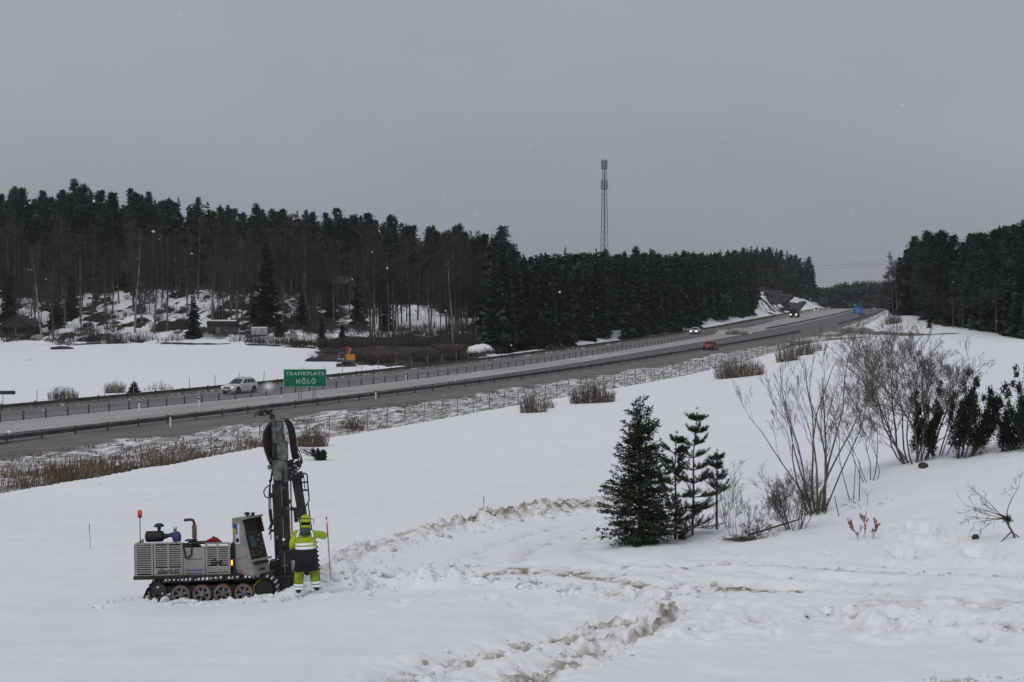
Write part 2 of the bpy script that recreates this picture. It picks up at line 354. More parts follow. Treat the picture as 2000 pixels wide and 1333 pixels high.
# control points (px, py, depth)
CP = [(-600, 1333, 24.5), (0, 1333, 24.3), (500, 1333, 24.4), (1000, 1333, 24.6), (1500, 1333, 25), (2000, 1333, 25.5), (2600, 1333, 25),
      (-600, 1172, 38), (0, 1172, 38), (420, 1174, 38), (620, 1150, 39.2), (800, 1140, 39.5), (1100, 1140, 38.5), (1500, 1135, 37.5), (2000, 1130, 36.5), (2600, 1125, 36),
      (1000, 1240, 30.5), (1600, 1230, 30.5), (2000, 1225, 30.5), (400, 1250, 30.8), (0, 1250, 30.8),
      (2000, 1060, 40), (1700, 1060, 42.5), (1500, 1060, 44), (1250, 1068, 44.5), (900, 1095, 43.5), (1050, 1060, 47.5), (1000, 1030, 51), (1190, 992, 58),
      (2000, 885, 52), (2300, 850, 52), (1900, 895, 53.5), (1800, 908, 54), (1700, 948, 52.5), (1600, 1008, 49.5), (1450, 1045, 46.5), (1340, 1056, 46),
      (2000, 975, 45.5), (1850, 990, 46.5),
      (1750, 860, 85), (2000, 830, 85), (1500, 940, 68), (1650, 905, 72), (2300, 800, 90),
      (-700, 1060, 60), (0, 1046, 60), (400, 1040, 60), (800, 1000, 62), (1200, 955, 68),
      (-700, 985, 92), (0, 967, 94), (250, 930, 104), (500, 894, 114), (700, 855, 131), (1000, 803, 155), (1200, 775, 170), (1400, 737, 199), (1520, 709, 222), (1640, 668, 262), (1750, 656, 275), (1870, 658, 258), (2000, 674, 225), (2300, 680, 215),
      (1000, 890, 108), (1300, 860, 112), (1600, 780, 140), (1900, 750, 140), (2200, 740, 140), (1700, 700, 200), (1900, 695, 195),
      # beyond the motorway, on the far side
      (-500, 800, 180), (0, 774, 196), (300, 752, 212), (550, 722, 250), (700, 716, 262),
      (-500, 720, 270), (0, 712, 275), (300, 702, 290), (0, 668, 345), (300, 672, 338), (600, 682, 318), (-500, 672, 340), (760, 690, 300), (900, 684, 300),
      (60, 640, 372), (300, 572, 402), (480, 570, 402), (150, 590, 398), (650, 608, 385), (850, 650, 345), (-400, 590, 400),
      (0, 520, 450), (300, 525, 450), (600, 545, 440), (900, 590, 420), (-500, 515, 450), (0, 490, 520), (500, 510, 520), (950, 575, 520),
      (1050, 668, 318), (1200, 645, 350), (1350, 620, 420), (1150, 600, 440), (1350, 595, 520), (1000, 590, 600),
      (1450, 560, 800), (1200, 560, 760), (600, 480, 760), (0, 450, 760),
      # right-hand side beyond the side road
      (1690, 642, 330), (1760, 622, 345), (1830, 640, 300), (1900, 640, 290), (2000, 655, 262), (2300, 660, 250), (1780, 596, 420), (1900, 610, 400), (2100, 615, 380), (2100, 580, 520), (1850, 575, 560),
      (1740, 598, 640), (1850, 570, 760), (1640, 597, 950), (1720, 597, 950), (1500, 575, 1000), (1900, 575, 1000), (2400, 560, 900), (1000, 560, 1100), (0, 480, 1100),
      (0, 560, 1600), (1000, 575, 1600), (1700, 592, 1600), (2300, 560, 1600),
      (-700, 900, 125), (1760, 601, 560)]
_cp = []
for px, py, Y in CP:
    a, b = ray(px, py); _cp.append((a, math.log(Y), b * Y))
# camera standing place
for a in (-0.5, 0, 0.5):
    _cp.append((a, math.log(9.0), -3.6)); _cp.append((a, math.log(4.0), -2.3))
for px in (-200, 200, 500, 800, 1000, 1200, 1400, 1540):   # road level as guidance
    for g in (gN, gF):
        Ys = np.linspace(95, 860, 3000); uu = g(Ys) / Ys
        i = int(np.argmin(np.abs(uu - (px - 1000) / F))); _cp.append((float(uu[i]), math.log(Ys[i]), -float(Hroad(Ys[i])) - 0.5))
for Yc_ in (585, 612, 640, 670, 700, 730):      # rock cutting beside the far carriageway
    for of_, zz in ((5.0, 1.6), (9.5, 6.0), (15.0, None), (32.0, None)):
        h_ = float(heading(gF, Yc_)); X_ = float(gF(Yc_)) - of_ * math.cos(h_); Y_ = Yc_ + of_ * math.sin(h_)
        z_ = -float(Hroad(Yc_)) + zz if zz else (28.0 / F) * Y_ + (of_ > 20) * 1.5
        _cp.append((X_ / Y_, math.log(Y_), z_))
_cp = np.array(_cp)
KU = 2.2
def _phi(r2): return 0.5 * r2 * np.log(r2 + 1e-12)
_A = _cp[:, :2] * np.array([KU, 1.0])
_D = ((_A[:, None, :] - _A[None, :, :]) ** 2).sum(-1)
_n = len(_A); _Kf = np.zeros((_n + 3, _n + 3)); _Kf[:_n, :_n] = _phi(_D) + np.eye(_n) * 2e-4
_Kf[:_n, _n] = 1; _Kf[:_n, _n + 1:] = _A; _Kf[_n, :_n] = 1; _Kf[_n + 1:, :_n] = _A.T
_wt = np.linalg.solve(_Kf, np.concatenate([_cp[:, 2] / np.exp(_cp[:, 1]), np.zeros(3)]))
def tps(X, Y):
    u = X / Y * KU; l = np.log(Y); out = np.full(u.shape, _wt[_n]) + _wt[_n + 1] * u + _wt[_n + 2] * l
    for i in range(_n):
        out += _wt[i] * _phi((u - _A[i, 0]) ** 2 + (l - _A[i, 1]) ** 2)
    return out * Y
def smooth(t): t = np.clip(t, 0, 1); return t * t * (3 - 2 * t)

_rng = np.random.RandomState(3); _NT = _rng.rand(256, 256)
def vnoise(x, y):
    xi = np.floor(x).astype(int); yi = np.floor(y).astype(int); fx = x - xi; fy = y - yi
    fx = fx * fx * (3 - 2 * fx); fy = fy * fy * (3 - 2 * fy)
    a = _NT[xi % 256, yi % 256]; b = _NT[(xi + 1) % 256, yi % 256]; c = _NT[xi % 256, (yi + 1) % 256]; d = _NT[(xi + 1) % 256, (yi + 1) % 256]
    return (a * (1 - fx) + b * fx) * (1 - fy) + (c * (1 - fx) + d * fx) * fy
def fbm(x, y, o=4):
    t = 0; a = 0.5
    for i in range(o): t = t + a * vnoise(x * 2 ** i + 17.3 * i, y * 2 ** i + 9.1 * i); a *= 0.5
    return t / (1 - 0.5 ** o)

def base_h(X, Y):
    """smooth terrain height with the motorway embankment"""
    X = np.asarray(X, float); Y = np.asarray(Y, float)
    z = ZC + tps(X, Y)
    zr = ZC - Hroad(Y)
    sN = s_of(gN, X, Y); sF = s_of(gF, X, Y)
    t = np.clip((-1.3 - sN) / 15.5, 0, 1)             # near verge: 0 at the road edge, 1 at the field
    fade = 1 - smooth((Y - 330) / 60)
    dip = (1.0 * np.exp(-((t - 0.80) / 0.13) ** 2) + 0.5 * np.exp(-((t - 0.45) / 0.3) ** 2)) * (t > 0) * (t < 1) * fade
    zn = zr * (1 - smooth(t)) + z * smooth(t) - dip
    t2 = np.clip((sF - 1.6) / 9.0, 0, 1)
    dip2 = 0.5 * np.exp(-((t2 - 0.6) / 0.25) ** 2) * (t2 > 0) * (t2 < 1)
    zf = zr * (1 - smooth(t2)) + z * smooth(t2) - dip2
    mid = sN > -1.3
    out = np.where(mid, np.where(sF < 1.6, zr, zf), zn)
    med = mid & (sF < 0)
    sC = s_of(gC, X, Y)
    out = np.where((Y > 1400) | (Y < 60), z, out)
    return out

def gpb(px, py, fn=base_h, y0=16, y1=1500):
    a, b = ray(px, py); ys = np.exp(np.linspace(math.log(y0), math.log(y1), 900))
    d = fn(a * ys, ys) - (ZC + b * ys)
    i = int(np.argmax(d >= 0)) if (d >= 0).any() else len(ys) - 1
    if i > 0:
        t = d[i - 1] / (d[i - 1] - d[i] + 1e-12); Y = ys[i - 1] + t * (ys[i] - ys[i - 1])
    else: Y = ys[0]
    return a * Y, Y

# near-field features: polylines drawn on the snow (pixel -> plan), with relief and dirt
def poly(pts): return np.array([gpb(*p) for p in pts])
FEAT = [  # pts, half width, height, roughness, dirt, edge ridge
    (poly([(600, 1140), (660, 1112), (730, 1085), (800, 1062), (880, 1043), (960, 1024), (1060, 1006), (1130, 994), (1200, 990)]), 0.75, 0.26, 0.38, 0.55, 0),
    (poly([(850, 1048), (960, 1026), (1070, 1006), (1200, 990)]), 0.45, 0.08, 0.20, 1.0, 0),
    (poly([(610, 1160), (700, 1140), (780, 1135), (860, 1140)]), 0.80, 0.22, 0.40, 0.10, 0),
    (poly([(860, 1140), (960, 1140), (1060, 1150), (1160, 1160), (1270, 1162), (1340, 1160)]), 0.55, 0.12, 0.26, 0.22, 0),
    (poly([(1130, 1148), (1220, 1166), (1290, 1178), (1330, 1178)]), 0.40, -0.06, 0.16, 0.5, 0),
    (poly([(700, 1360), (790, 1328), (900, 1288), (1000, 1262), (1080, 1243), (1160, 1222), (1220, 1208)]), 0.46, -0.13, 0.36, 0.90, 1),
    (poly([(900, 1360), (1000, 1322), (1090, 1298), (1170, 1262), (1240, 1235), (1300, 1205), (1325, 1190)]), 0.48, -0.10, 0.34, 0.80, 1),
    (poly([(1180, 1255), (1240, 1232), (1300, 1205)]), 0.60, -0.04, 0.22, 0.55, 0),
    (poly([(860, 1125), (950, 1117), (1040, 1113), (1120, 1118), (1240, 1136), (1400, 1143), (1560, 1148)]), 0.34, -0.05, 0.08, 1.0, 0),
    (poly([(1020, 1112), (1070, 1113), (1110, 1118)]), 0.50, 0.02, 0.08, 1.0, 0),
    (poly([(1200, 1106), (1270, 1107), (1340, 1108)]), 0.10, 0.03, 0.08, 0.9, 0),
    (poly([(1340, 1102), (1500, 1104), (1650, 1112), (1800, 1116), (2000, 1123), (2100, 1126)]), 0.20, -0.07, 0.07, 0.6, 0),
    (poly([(1765, 1196), (1830, 1206), (1920, 1214), (2010, 1224), (2100, 1232)]), 0.50, -0.20, 0.14, 0.75, 1),
    (poly([(1700, 1345), (1800, 1330), (1900, 1324), (2010, 1318)]), 0.16, -0.06, 0.08, 0.7, 0),
    (poly([(880, 1100), (910, 1104), (945, 1106)]), 0.16, -0.05, 0.03, 0.85, 0),
    (poly([(1090, 986), (1120, 982), (1150, 980)]), 0.50, 0.10, 0.10, 1.0, 0),
    (poly([(925, 1075), (1000, 1050), (1090, 1025), (1190, 1008)]), 0.26, -0.09, 0.04, 0.40, 0),
    (poly([(1700, 1128), (1450, 1122), (1250, 1112), (1080, 1100), (960, 1090), (920, 1078)]), 0.28, -0.09, 0.05, 0.38, 0),
    (poly([(2050, 1170), (1800, 1158), (1500, 1138), (1300, 1124), (1100, 1108), (1010, 1094), (1040, 1068), (1120, 1036), (1200, 1014)]), 0.28, -0.09, 0.05, 0.40, 0),
    (poly([(2050, 1142), (1800, 1134), (1560, 1122), (1350, 1108), (1200, 1096), (1130, 1080), (1150, 1056), (1200, 1034)]), 0.26, -0.07, 0.04, 0.28, 0),
    (poly([(860, 1108), (900, 1085), (970, 1060), (1060, 1034), (1180, 1004)]), 0.20, -0.06, 0.03, 0.18, 0),
    (poly([(990, 1095), (1060, 1068), (1130, 1040), (1200, 1022)]), 0.22, -0.05, 0.02, 0.12, 0),
    (poly([(1380, 1090), (1600, 1100), (1800, 1104), (2000, 1110)]), 0.30, -0.04, 0.02, 0.05, 0),
    (poly([(1560, 1125), (1750, 1140), (2000, 1156)]), 0.34, -0.05, 0.03, 0.10, 0),
    (poly([(200, 1182), (270, 1178), (330, 1180), (430, 1178), (540, 1172)]), 0.35, 0.05, 0.10, 0.08, 0),
    (poly([(570, 1172), (620, 1165), (660, 1160)]), 0.30, -0.04, 0.10, 0.10, 0),
    (poly([(690, 893), (900, 892), (1060, 890), (1210, 888)]), 0.35, -0.03, 0.0, 0.14, 0),
]
PITS = [(1617, 1197, .10, .9), (1622, 1185, .07, .8), (1580, 1186, .06, .7), (1575, 1200, .05, .8), (1560, 1206, .06, .6), (1665, 1205, .16, .8), (1672, 1217, .13, .6), (1755, 1226, .17, .55),
        (1472, 1224, .17, .6), (1470, 1212, .10, .5), (1385, 1231, .12, .5), (1380, 1238, .10, .4), (1315, 1232, .14, .6), (1345, 1236, .05, .8), (1425, 1218, .09, .4), (1384, 1250, .12, .4), (1672, 1196, .06, .6),
        (1678, 1230, .12, .4), (1730, 1210, .12, .3), (1705, 1236, .1, .3), (1630, 1146, .05, .8), (1668, 1155, .08, .6), (1775, 1180, .06, .8), (1908, 1240, .10, .6), (1930, 1252, .12, .3), (1492, 1162, .06, .6), (1472, 1183, .06, .6),
        (1550, 1218, .10, .3), (1440, 1085, .06, .5), (1765, 1085, .25, .35), (1915, 1082, .25, .35), (1800, 1042, .3, .3), (1620, 1086, .10, .5), (1500, 1200, .08, .3), (1600, 1232, .09, .3), (1520, 1240, .07, .3), (1350, 1182, .1, .35), (1270, 1172, .07, .8), (1236, 1174, .05, .8),
        (1285, 1240, .09, .5), (1300, 1250, .08, .3), (945, 1103, .10, .95), (1410, 1158, .08, .5), (700, 1146, .1, .4), (960, 1172, .1, .4), (1005, 1182, .1, .45), (920, 1168, .07, .4), (790, 1178, .12, .3), (1100, 1182, .06, .3)]
PITW = [(*gpb(a, b), r, d) for a, b, r, d in PITS]

def seg_dist(X, Y, P):
    best = np.full(X.shape, 1e9)
    for i in range(len(P) - 1):
        ax, ay = P[i]; bx, by = P[i + 1]; dx, dy = bx - ax, by - ay; L2 = dx * dx + dy * dy + 1e-12
        t = np.clip(((X - ax) * dx + (Y - ay) * dy) / L2, 0, 1)
        best = np.minimum(best, np.hypot(X - ax - t * dx, Y - ay - t * dy))
    return best

def near_detail(X, Y):
    """relief and dirt of the near snow, pit shade painted in with the dirt"""
    dz = np.zeros(X.shape); dirt = np.zeros(X.shape)
    near = (Y < 130)
    x = X[near]; y = Y[near]; a = np.zeros(x.shape); d = np.zeros(x.shape)
    nz1 = fbm(x * 2.3, y * 2.3, 4) - 0.5; nz2 = fbm(x * 5.5 + 40, y * 5.5, 3) - 0.5
    wob = (fbm(x * 0.9 + 5, y * 0.9, 3) - 0.5) * 0.5
    blot = smooth((fbm(x * 3.1 + 11, y * 3.1 + 3, 4) - 0.38) / 0.22)
    for P, wd, h, rough, dirtv, ridge in FEAT:
        lo = P.min(0) - 4 * wd - .5; hi = P.max(0) + 4 * wd + .5
        k = (x > lo[0]) & (x < hi[0]) & (y > lo[1]) & (y < hi[1])
        if not k.any(): continue
        dd = seg_dist(x[k], y[k], P) + wob[k] * wd * 1.2
        dd = np.maximum(dd, 0); g = np.exp(-(dd / wd) ** 2)
        a[k] += g * (h + rough * 1.5 * nz1[k] + rough * 0.7 * nz2[k])
        if ridge: a[k] += 0.09 * np.exp(-((dd - 1.9 * wd) / (0.6 * wd)) ** 2) * (0.6 + 1.6 * nz1[k])
        d[k] = np.maximum(d[k], np.exp(-(dd / (wd * 0.95)) ** 2) * dirtv * (0.34 + 0.66 * blot[k]))
    for cx, cy, r, dv in PITW:
        k = (np.abs(x - cx) < r * 5) & (np.abs(y - cy) < r * 9)
        if not k.any(): continue
        rr = np.hypot((x[k] - cx), (y[k] - cy) * 0.42) / (r * 1.25) + nz2[k] * 1.3
        rr = np.maximum(rr, 0)
        a[k] += -1.0 * r * np.exp(-rr ** 2) + 0.55 * r * np.exp(-((rr - 1.6) / 0.5) ** 2)
        d[k] = np.maximum(d[k], dv * np.exp(-(rr / 0.9) ** 2))  # pit darkness: brown soil and pit shade painted as one stain
    # gentle drifting everywhere, rougher on the churned path junction
    a += (fbm(x * 0.25, y * 0.25, 3) - 0.5) * 0.26 * smooth((y - 18) / 10) + (fbm(x * .8 + 3, y * 1.6, 4) - .5) * .05
    cj = np.exp(-(((x - 3.5) / 5.0) ** 2 + ((y - 36) / 6.5) ** 2)); cj2 = np.exp(-(((x - 6.5) / 3.0) ** 2 + ((y - 31.5) / 2.2) ** 2))
    cj3 = np.exp(-(((x - 9.5) / 4.5) ** 2 + ((y - 33) / 3.5) ** 2))
    a += (cj * 0.12 + cj2 * 0.18 + cj3 * 0.14) * nz1 + cj3 * 0.10 * nz2
    fall = smooth((fbm(x * 1.1 + 31, y * 0.5 + 8, 4) - .60) / .06) * np.maximum(cj3, cj * .6); a -= fall * .06; d = np.maximum(d, fall * .38)
    dz[near] = a; dirt[near] = d
    return dz, dirt
def ground(X, Y):
    X = np.atleast_1d(np.asarray(X, float)); Y = np.atleast_1d(np.asarray(Y, float))
    return base_h(X, Y) + near_detail(X, Y)[0]
def gz(x, y): return float(ground(x, y)[0])
def gp(px, py, y0=16, y1=1500):
    x, y = gpb(px, py, y0=y0, y1=y1); return Vector((x, y, gz(x, y)))
def on(px, Y):
    x = (px - 1000) / F * Y; return Vector((x, Y, gz(x, Y)))
def col_top(px, py, Y): return at(px, py, Y).z

# ------------------------------------------------------------------ terrain mesh
def terrain():
    u = np.linspace(-0.50, 0.50, 720)
    Yr = np.concatenate([np.exp(np.linspace(math.log(4), math.log(20), 40, endpoint=False)), np.exp(np.linspace(math.log(20), math.log(70), 430, endpoint=False)),
                         np.exp(np.linspace(math.log(70), math.log(420), 300, endpoint=False)), np.exp(np.linspace(math.log(420), math.log(2600), 90))])
    U, YY = np.meshgrid(u, Yr); X = U * YY; Y = YY
    z = base_h(X, Y); dz, dirt = near_detail(X, Y)
    sN = s_of(gN, X, Y); sF = s_of(gF, X, Y); sS = s_of(gS, X, Y)
    px = U * F + 1000
    n1 = fbm(X * 0.18, Y * 0.18, 4); n2 = fbm(X * 0.6 + 7, Y * 0.6, 4); n3 = fbm(X * 0.05, Y * 0.05, 3)
    rd = (Y > 60) & (Y < 1400)
    # verge: gravelly shoulder then tussocky slope
    t = (-1.0 - sN)
    verge = smooth((t - 2.2 + 2.0 * (n2 - .5)) / 1.5) * (1 - smooth((t - 14.6) / 1.2)) * rd * (sN < 0)
    shoulder = (1 - smooth((t - 1.7 - 3.5 * (n1 - .4)) / 3.6)) * smooth((t + 2.0) / 0.6) * rd * (sN < 1.0)
    ditch = np.exp(-((t - 13.3) / 1.7) ** 2) * rd * (Y < 150)
    dz = dz + verge * (n2 - 0.5) * 0.55
    # far side: dirty bank behind the rail
    tf = sF
    bank = np.exp(-((tf - 1.5) / 1.5) ** 2) * rd * (tf > -1.5)
    dz = dz + bank * (0.30 + 0.4 * (n2 - 0.5)) * (tf > 0.2)
    # hill with rocks and forest floor on the far side
    far = smooth((sF - 6) / 8) * (Y < 1400)
    hill = far * smooth((Y - (342 + 14 * (n3 - .5))) / 8) * smooth((760 - px) / 160)
    dz = dz + hill * ((n1 - 0.5) * 3.0 + np.abs(n2 - 0.5) * 1.4)
    litter = np.zeros_like(X)
    litter = np.maximum(litter, far * smooth((px - 930 + 120 * (n1 - .5)) / 60) * smooth((sF - 9 - 6 * (n1 - .5)) / 5) * (1 - smooth((Y - 565) / 12) * smooth((19 - sF) / 3)))
    cutm = smooth((Y - 565) / 12) * smooth((19 - sF) / 3) * smooth((sF - 3) / 2) * (Y < 760)
    dz = dz + cutm * ((n1 - .5) * 3.0 + (n2 - .5) * 1.5)
    litter = np.maximum(litter, far * smooth((Y - 400) / 8) * (px < 1000))
    litter = np.maximum(litter, hill * smooth((px - 520) / 120) * smooth((n1 * .7 + n3 * .6 - .52) / .12))
    litter = np.maximum(litter, far * np.exp(-((Y - (345 + 8 * (n3 - .5) - np.interp(px, [0, 300, 600, 800], [0, 6, 24, 40]))) / 2.2) ** 2) * smooth((px - 90) / 30) * smooth((n1 - .36) / .1) * (px < 960))
    # forest on the camera side of the motorway, to the right
    edge = np.interp(px, [1690, 1740, 1800, 1850, 1900, 2000, 2300], [700, 372, 345, 300, 283, 243, 235])
    litter = np.maximum(litter, (sN < -12) * smooth((Y - edge + 6 * (n1 - .5)) / 6) * (px > 1700))
    # cleared ground with brush, beside the excavator
    clr = far * smooth((px - 610 - 90 * (n1 - .5)) / 40) * smooth((985 - px) / 40) * smooth((345 - Y) / 10)
    clr = clr * smooth((Y - np.interp(px, [600, 640, 700, 760, 1000], [300, 285, 262, 252, 240])) / 6)
    brown = clr * smooth((n1 * 0.6 + n2 * 0.4 - 0.28) / 0.10)
    dz = dz + clr * ((n1 - 0.5) * 2.4 + (n2 - 0.5) * 1.4)
    # side road by the junction on the right
    side = np.zeros_like(X)
    for pts, wd in (([(1540, 655), (1590, 655), (1640, 654), (1720, 652), (1800, 655), (1850, 652)], 2.6), ([(1560, 668), (1620, 664), (1680, 660)], 3.5), ([(1600, 640), (1640, 645), (1690, 648)], 2.2)):
        P = np.array([gpb(*p) for p in pts]); k = (Y > 200) & (Y < 420) & (px > 1400)
        d = np.full(X.shape, 1e9); d[k] = seg_dist(X[k], Y[k], P); side = np.maximum(side, np.exp(-(d / (wd * (0.6 + 0.8 * n1))) ** 2))
    med = (sN > 0) & (sF < 0)
    # brushy island in the median
    P = np.array([road_pt(*p) for p in [(1404, 652), (1430, 652), (1452, 650)]]); k = med & (Y > 300) & (Y < 480)
    isl = np.zeros_like(X); isl[k] = np.exp(-(seg_dist(X[k], Y[k], P) / 3.2) ** 2)
    dz = dz + isl * (0.9 + (n2 - .5))
    slush = med * smooth((sS + 0.3) / 0.5) * smooth((s_of(gC, X, Y) * -1 + 0.3) / 0.5)
    Z = z + dz
    nr, nc = X.shape
    V = np.stack([X, Y, Z], -1).reshape(-1, 3)
    idx = np.arange(nr * nc).reshape(nr, nc)
    Fq = np.stack([idx[:-1, :-1], idx[:-1, 1:], idx[1:, 1:], idx[1:, :-1]], -1).reshape(-1, 4)
    me = fast_mesh('snowy_ground', V, Fq, [], True, 4)
    grass = np.clip(np.maximum(verge * 0.55, np.maximum(ditch * 0.75, isl * 1.2)), 0, 1)
    soil = np.clip(np.maximum(dirt, side * 0.5), 0, 1); grav_x = np.maximum(side * 1.0, bank * 1.1); litter = np.maximum(litter, brown)
    grav = np.clip(np.maximum(np.maximum(shoulder, med * (1 - slush) * 0.9), grav_x), 0, 1)
    c = np.stack([soil, grass, grav, np.clip(litter, 0, 1)], -1).reshape(-1, 4).astype(np.float32)
    at_ = me.color_attributes.new('cover', 'FLOAT_COLOR', 'POINT'); at_.data.foreach_set('color', c.ravel())
    c2 = np.stack([slush, np.maximum(hill, cutm), clr, slush * 0 + 1], -1).reshape(-1, 4).astype(np.float32)
    at2 = me.color_attributes.new('cover_more', 'FLOAT_COLOR', 'POINT'); at2.data.foreach_set('color', c2.ravel())
    return me

def snow_material():
    m = bpy.data.materials.new('snow_ground'); m.use_nodes = True; nt = m.node_tree
    b = nt.nodes['Principled BSDF']; b.inputs['Roughness'].default_value = 0.8; b.inputs['Specular IOR Level'].default_value = 0.15
    L = nt.links.new
    tc = nt.nodes.new('ShaderNodeTexCoord')
    def noise(scale, detail=4, sc=None, rz=0, rough=0.55):
        n = nt.nodes.new('ShaderNodeTexNoise'); n.inputs['Scale'].default_value = scale; n.inputs['Detail'].default_value = detail; n.inputs['Roughness'].default_value = rough
        if sc:
            mp = nt.nodes.new('ShaderNodeMapping'); mp.vector_type = 'TEXTURE'; mp.inputs['Scale'].default_value = sc; mp.inputs['Rotation'].default_value = (0, 0, rz)
            L(tc.outputs['Object'], mp.inputs[0]); L(mp.outputs[0], n.inputs['Vector'])
        else: L(tc.outputs['Object'], n.inputs['Vector'])
        return n.outputs['Fac']
    def ramp(fac, stops):
        r = nt.nodes.new('ShaderNodeValToRGB'); e = r.color_ramp.elements
        while len(e) < len(stops): e.new(0.5)
        for k, (p, c) in enumerate(stops): e[k].position = p; e[k].color = tuple(c) + (1,)
        L(fac, r.inputs[0]); return r.outputs[0]
    def mix(fac, a, c):
        x = nt.nodes.new('ShaderNodeMix'); x.data_type = 'RGBA'
        if isinstance(fac, (int, float)): x.inputs[0].default_value = fac
        else: L(fac, x.inputs[0])
        L(a, x.inputs[6]); L(c, x.inputs[7]); return x.outputs[2]
    def math_(op, a, c=None, clamp=False):
        x = nt.nodes.new('ShaderNodeMath'); x.operation = op; x.use_clamp = clamp
        for i, q in enumerate((a, c)):
            if q is None: continue
            if isinstance(q, (int, float)): x.inputs[i].default_value = q
            else: L(q, x.inputs[i])
        return x.outputs[0]
    def rng(v, a0, a1):
        x = nt.nodes.new('ShaderNodeMapRange'); x.clamp = True; L(v, x.inputs[0]); x.inputs[1].default_value = a0; x.inputs[2].default_value = a1; return x.outputs[0]
    A = nt.nodes.new('ShaderNodeAttribute'); A.attribute_name = 'cover'; sp = nt.nodes.new('ShaderNodeSeparateColor'); L(A.outputs['Color'], sp.inputs[0])
    A2 = nt.nodes.new('ShaderNodeAttribute'); A2.attribute_name = 'cover_more'; sp2 = nt.nodes.new('ShaderNodeSeparateColor'); L(A2.outputs['Color'], sp2.inputs[0])
    soil, grass, grav, litter = sp.outputs[0], sp.outputs[1], sp.outputs[2], A.outputs['Alpha']
    slush, hill = sp2.outputs[0], sp2.outputs[1]
    snow = ramp(noise(0.12, 5), [(0.3, (0.83, 0.85, 0.885)), (0.7, (0.88, 0.895, 0.925))])
    fine = ramp(noise(1.6, 6, (1.0, 3.0, 1.0)), [(0.3, (0.79, 0.81, 0.85)), (0.65, (0.88, 0.895, 0.925))])
    col = mix(0.5, snow, fine)
    # dirt in churned snow, with the shade painted into the pits
    dn = math_('ADD', soil, math_('MULTIPLY', math_('SUBTRACT', noise(5.0, 5), 0.5), 1.3))
    dfac = math_('MULTIPLY', rng(dn, 0.30, 0.95), rng(soil, 0.02, 0.3))
    dirtc = ramp(noise(1.3, 4), [(0.3, (0.17, 0.14, 0.105)), (0.7, (0.33, 0.285, 0.235))])
    tint = ramp(noise(0.8, 3), [(0.3, (0.62, 0.58, 0.52)), (0.7, (0.70, 0.67, 0.63))])
    col = mix(rng(soil, 0.0, 1.1), col, tint)
    col = mix(dfac, col, dirtc)
    # tussocky verge
    gn = noise(1.0, 6, (2.2, 0.40, 1.0), R(64), 0.65)
    gfac = math_('MULTIPLY', rng(math_('ADD', gn, math_('MULTIPLY', grass, 0.44)), 0.62, 0.80), 0.86)
    gfac = math_('MULTIPLY', gfac, rng(grass, 0.04, 0.2))
    gcol = ramp(noise(0.5, 4), [(0.3, (0.095, 0.082, 0.064)), (0.7, (0.19, 0.168, 0.135))])
    col = mix(gfac, col, gcol)
    # gravel shoulder
    gr = ramp(noise(0.8, 5, (3.0, 0.7, 1), R(64)), [(0.25, (0.115, 0.108, 0.097)), (0.75, (0.215, 0.204, 0.187))])
    gvf = rng(math_('ADD', grav, math_('MULTIPLY', math_('SUBTRACT', noise(0.7, 5, (2.5, .6, 1), R(64)), 0.5), 0.9)), 0.35, 0.6)
    col = mix(gvf, col, gr)
    sl = ramp(noise(0.35, 5, (8.0, 1.0, 1), R(64)), [(0.3, (0.29, 0.283, 0.272)), (0.7, (0.44, 0.435, 0.428))])
    col = mix(slush, col, sl)
    # forest floor
    lf = rng(math_('ADD', litter, math_('MULTIPLY', math_('SUBTRACT', noise(0.35, 4), 0.5), 0.7)), 0.35, 0.6)
    lc = ramp(noise(1.2, 4), [(0.3, (0.022, 0.020, 0.016)), (0.7, (0.048, 0.042, 0.033))])
    col = mix(math_('MULTIPLY', lf, rng(litter, 0.02, 0.2)), col, lc)
    # dark heath and stones sticking out of the snow on the wooded slope
    hf = math_('MULTIPLY', rng(noise(0.19, 6, (1.0, 1.6, 1.0)), 0.49, 0.53), hill)
    col = mix(hf, col, lc)
    L(col, b.inputs['Base Color'])
    bp = nt.nodes.new('ShaderNodeBump'); bp.inputs['Strength'].default_value = 0.6; bp.inputs['Distance'].default_value = 0.05
    L(noise(3.5, 6, (1.0, 1.8, 1.0)), bp.inputs['Height']); L(bp.outputs[0], b.inputs['Normal'])
    return m
M['snow'] = snow_material()
g_o = obj('snowy_ground', terrain()); g_o.data.materials.append(M['snow']); tag(g_o, kind='structure')

# ------------------------------------------------------------------ motorway
def road_material(name, c1, c2, streak):
    m = bpy.data.materials.new(name); m.use_nodes = True; nt = m.node_tree; b = nt.nodes['Principled BSDF']
    at_ = nt.nodes.new('ShaderNodeUVMap'); mp = nt.nodes.new('ShaderNodeMapping'); mp.inputs['Scale'].default_value = (1.2, 0.03, 1)
    n = nt.nodes.new('ShaderNodeTexNoise'); n.inputs['Scale'].default_value = 1.0; n.inputs['Detail'].default_value = 5
    nt.links.new(at_.outputs[0], mp.inputs[0]); nt.links.new(mp.outputs[0], n.inputs['Vector'])
    r = nt.nodes.new('ShaderNodeValToRGB'); r.color_ramp.elements[0].position = 0.32; r.color_ramp.elements[1].position = 0.68
    r.color_ramp.elements[0].color = tuple(c1) + (1,); r.color_ramp.elements[1].color = tuple(c2) + (1,)
    nt.links.new(n.outputs['Fac'], r.inputs[0]); nt.links.new(r.outputs[0], b.inputs['Base Color'])
    b.inputs['Roughness'].default_value = streak; b.inputs['Specular IOR Level'].default_value = 0.4
    return m
M['asphalt_near'] = road_material('wet_asphalt', (0.070, 0.069, 0.070), (0.125, 0.122, 0.120), 0.62)
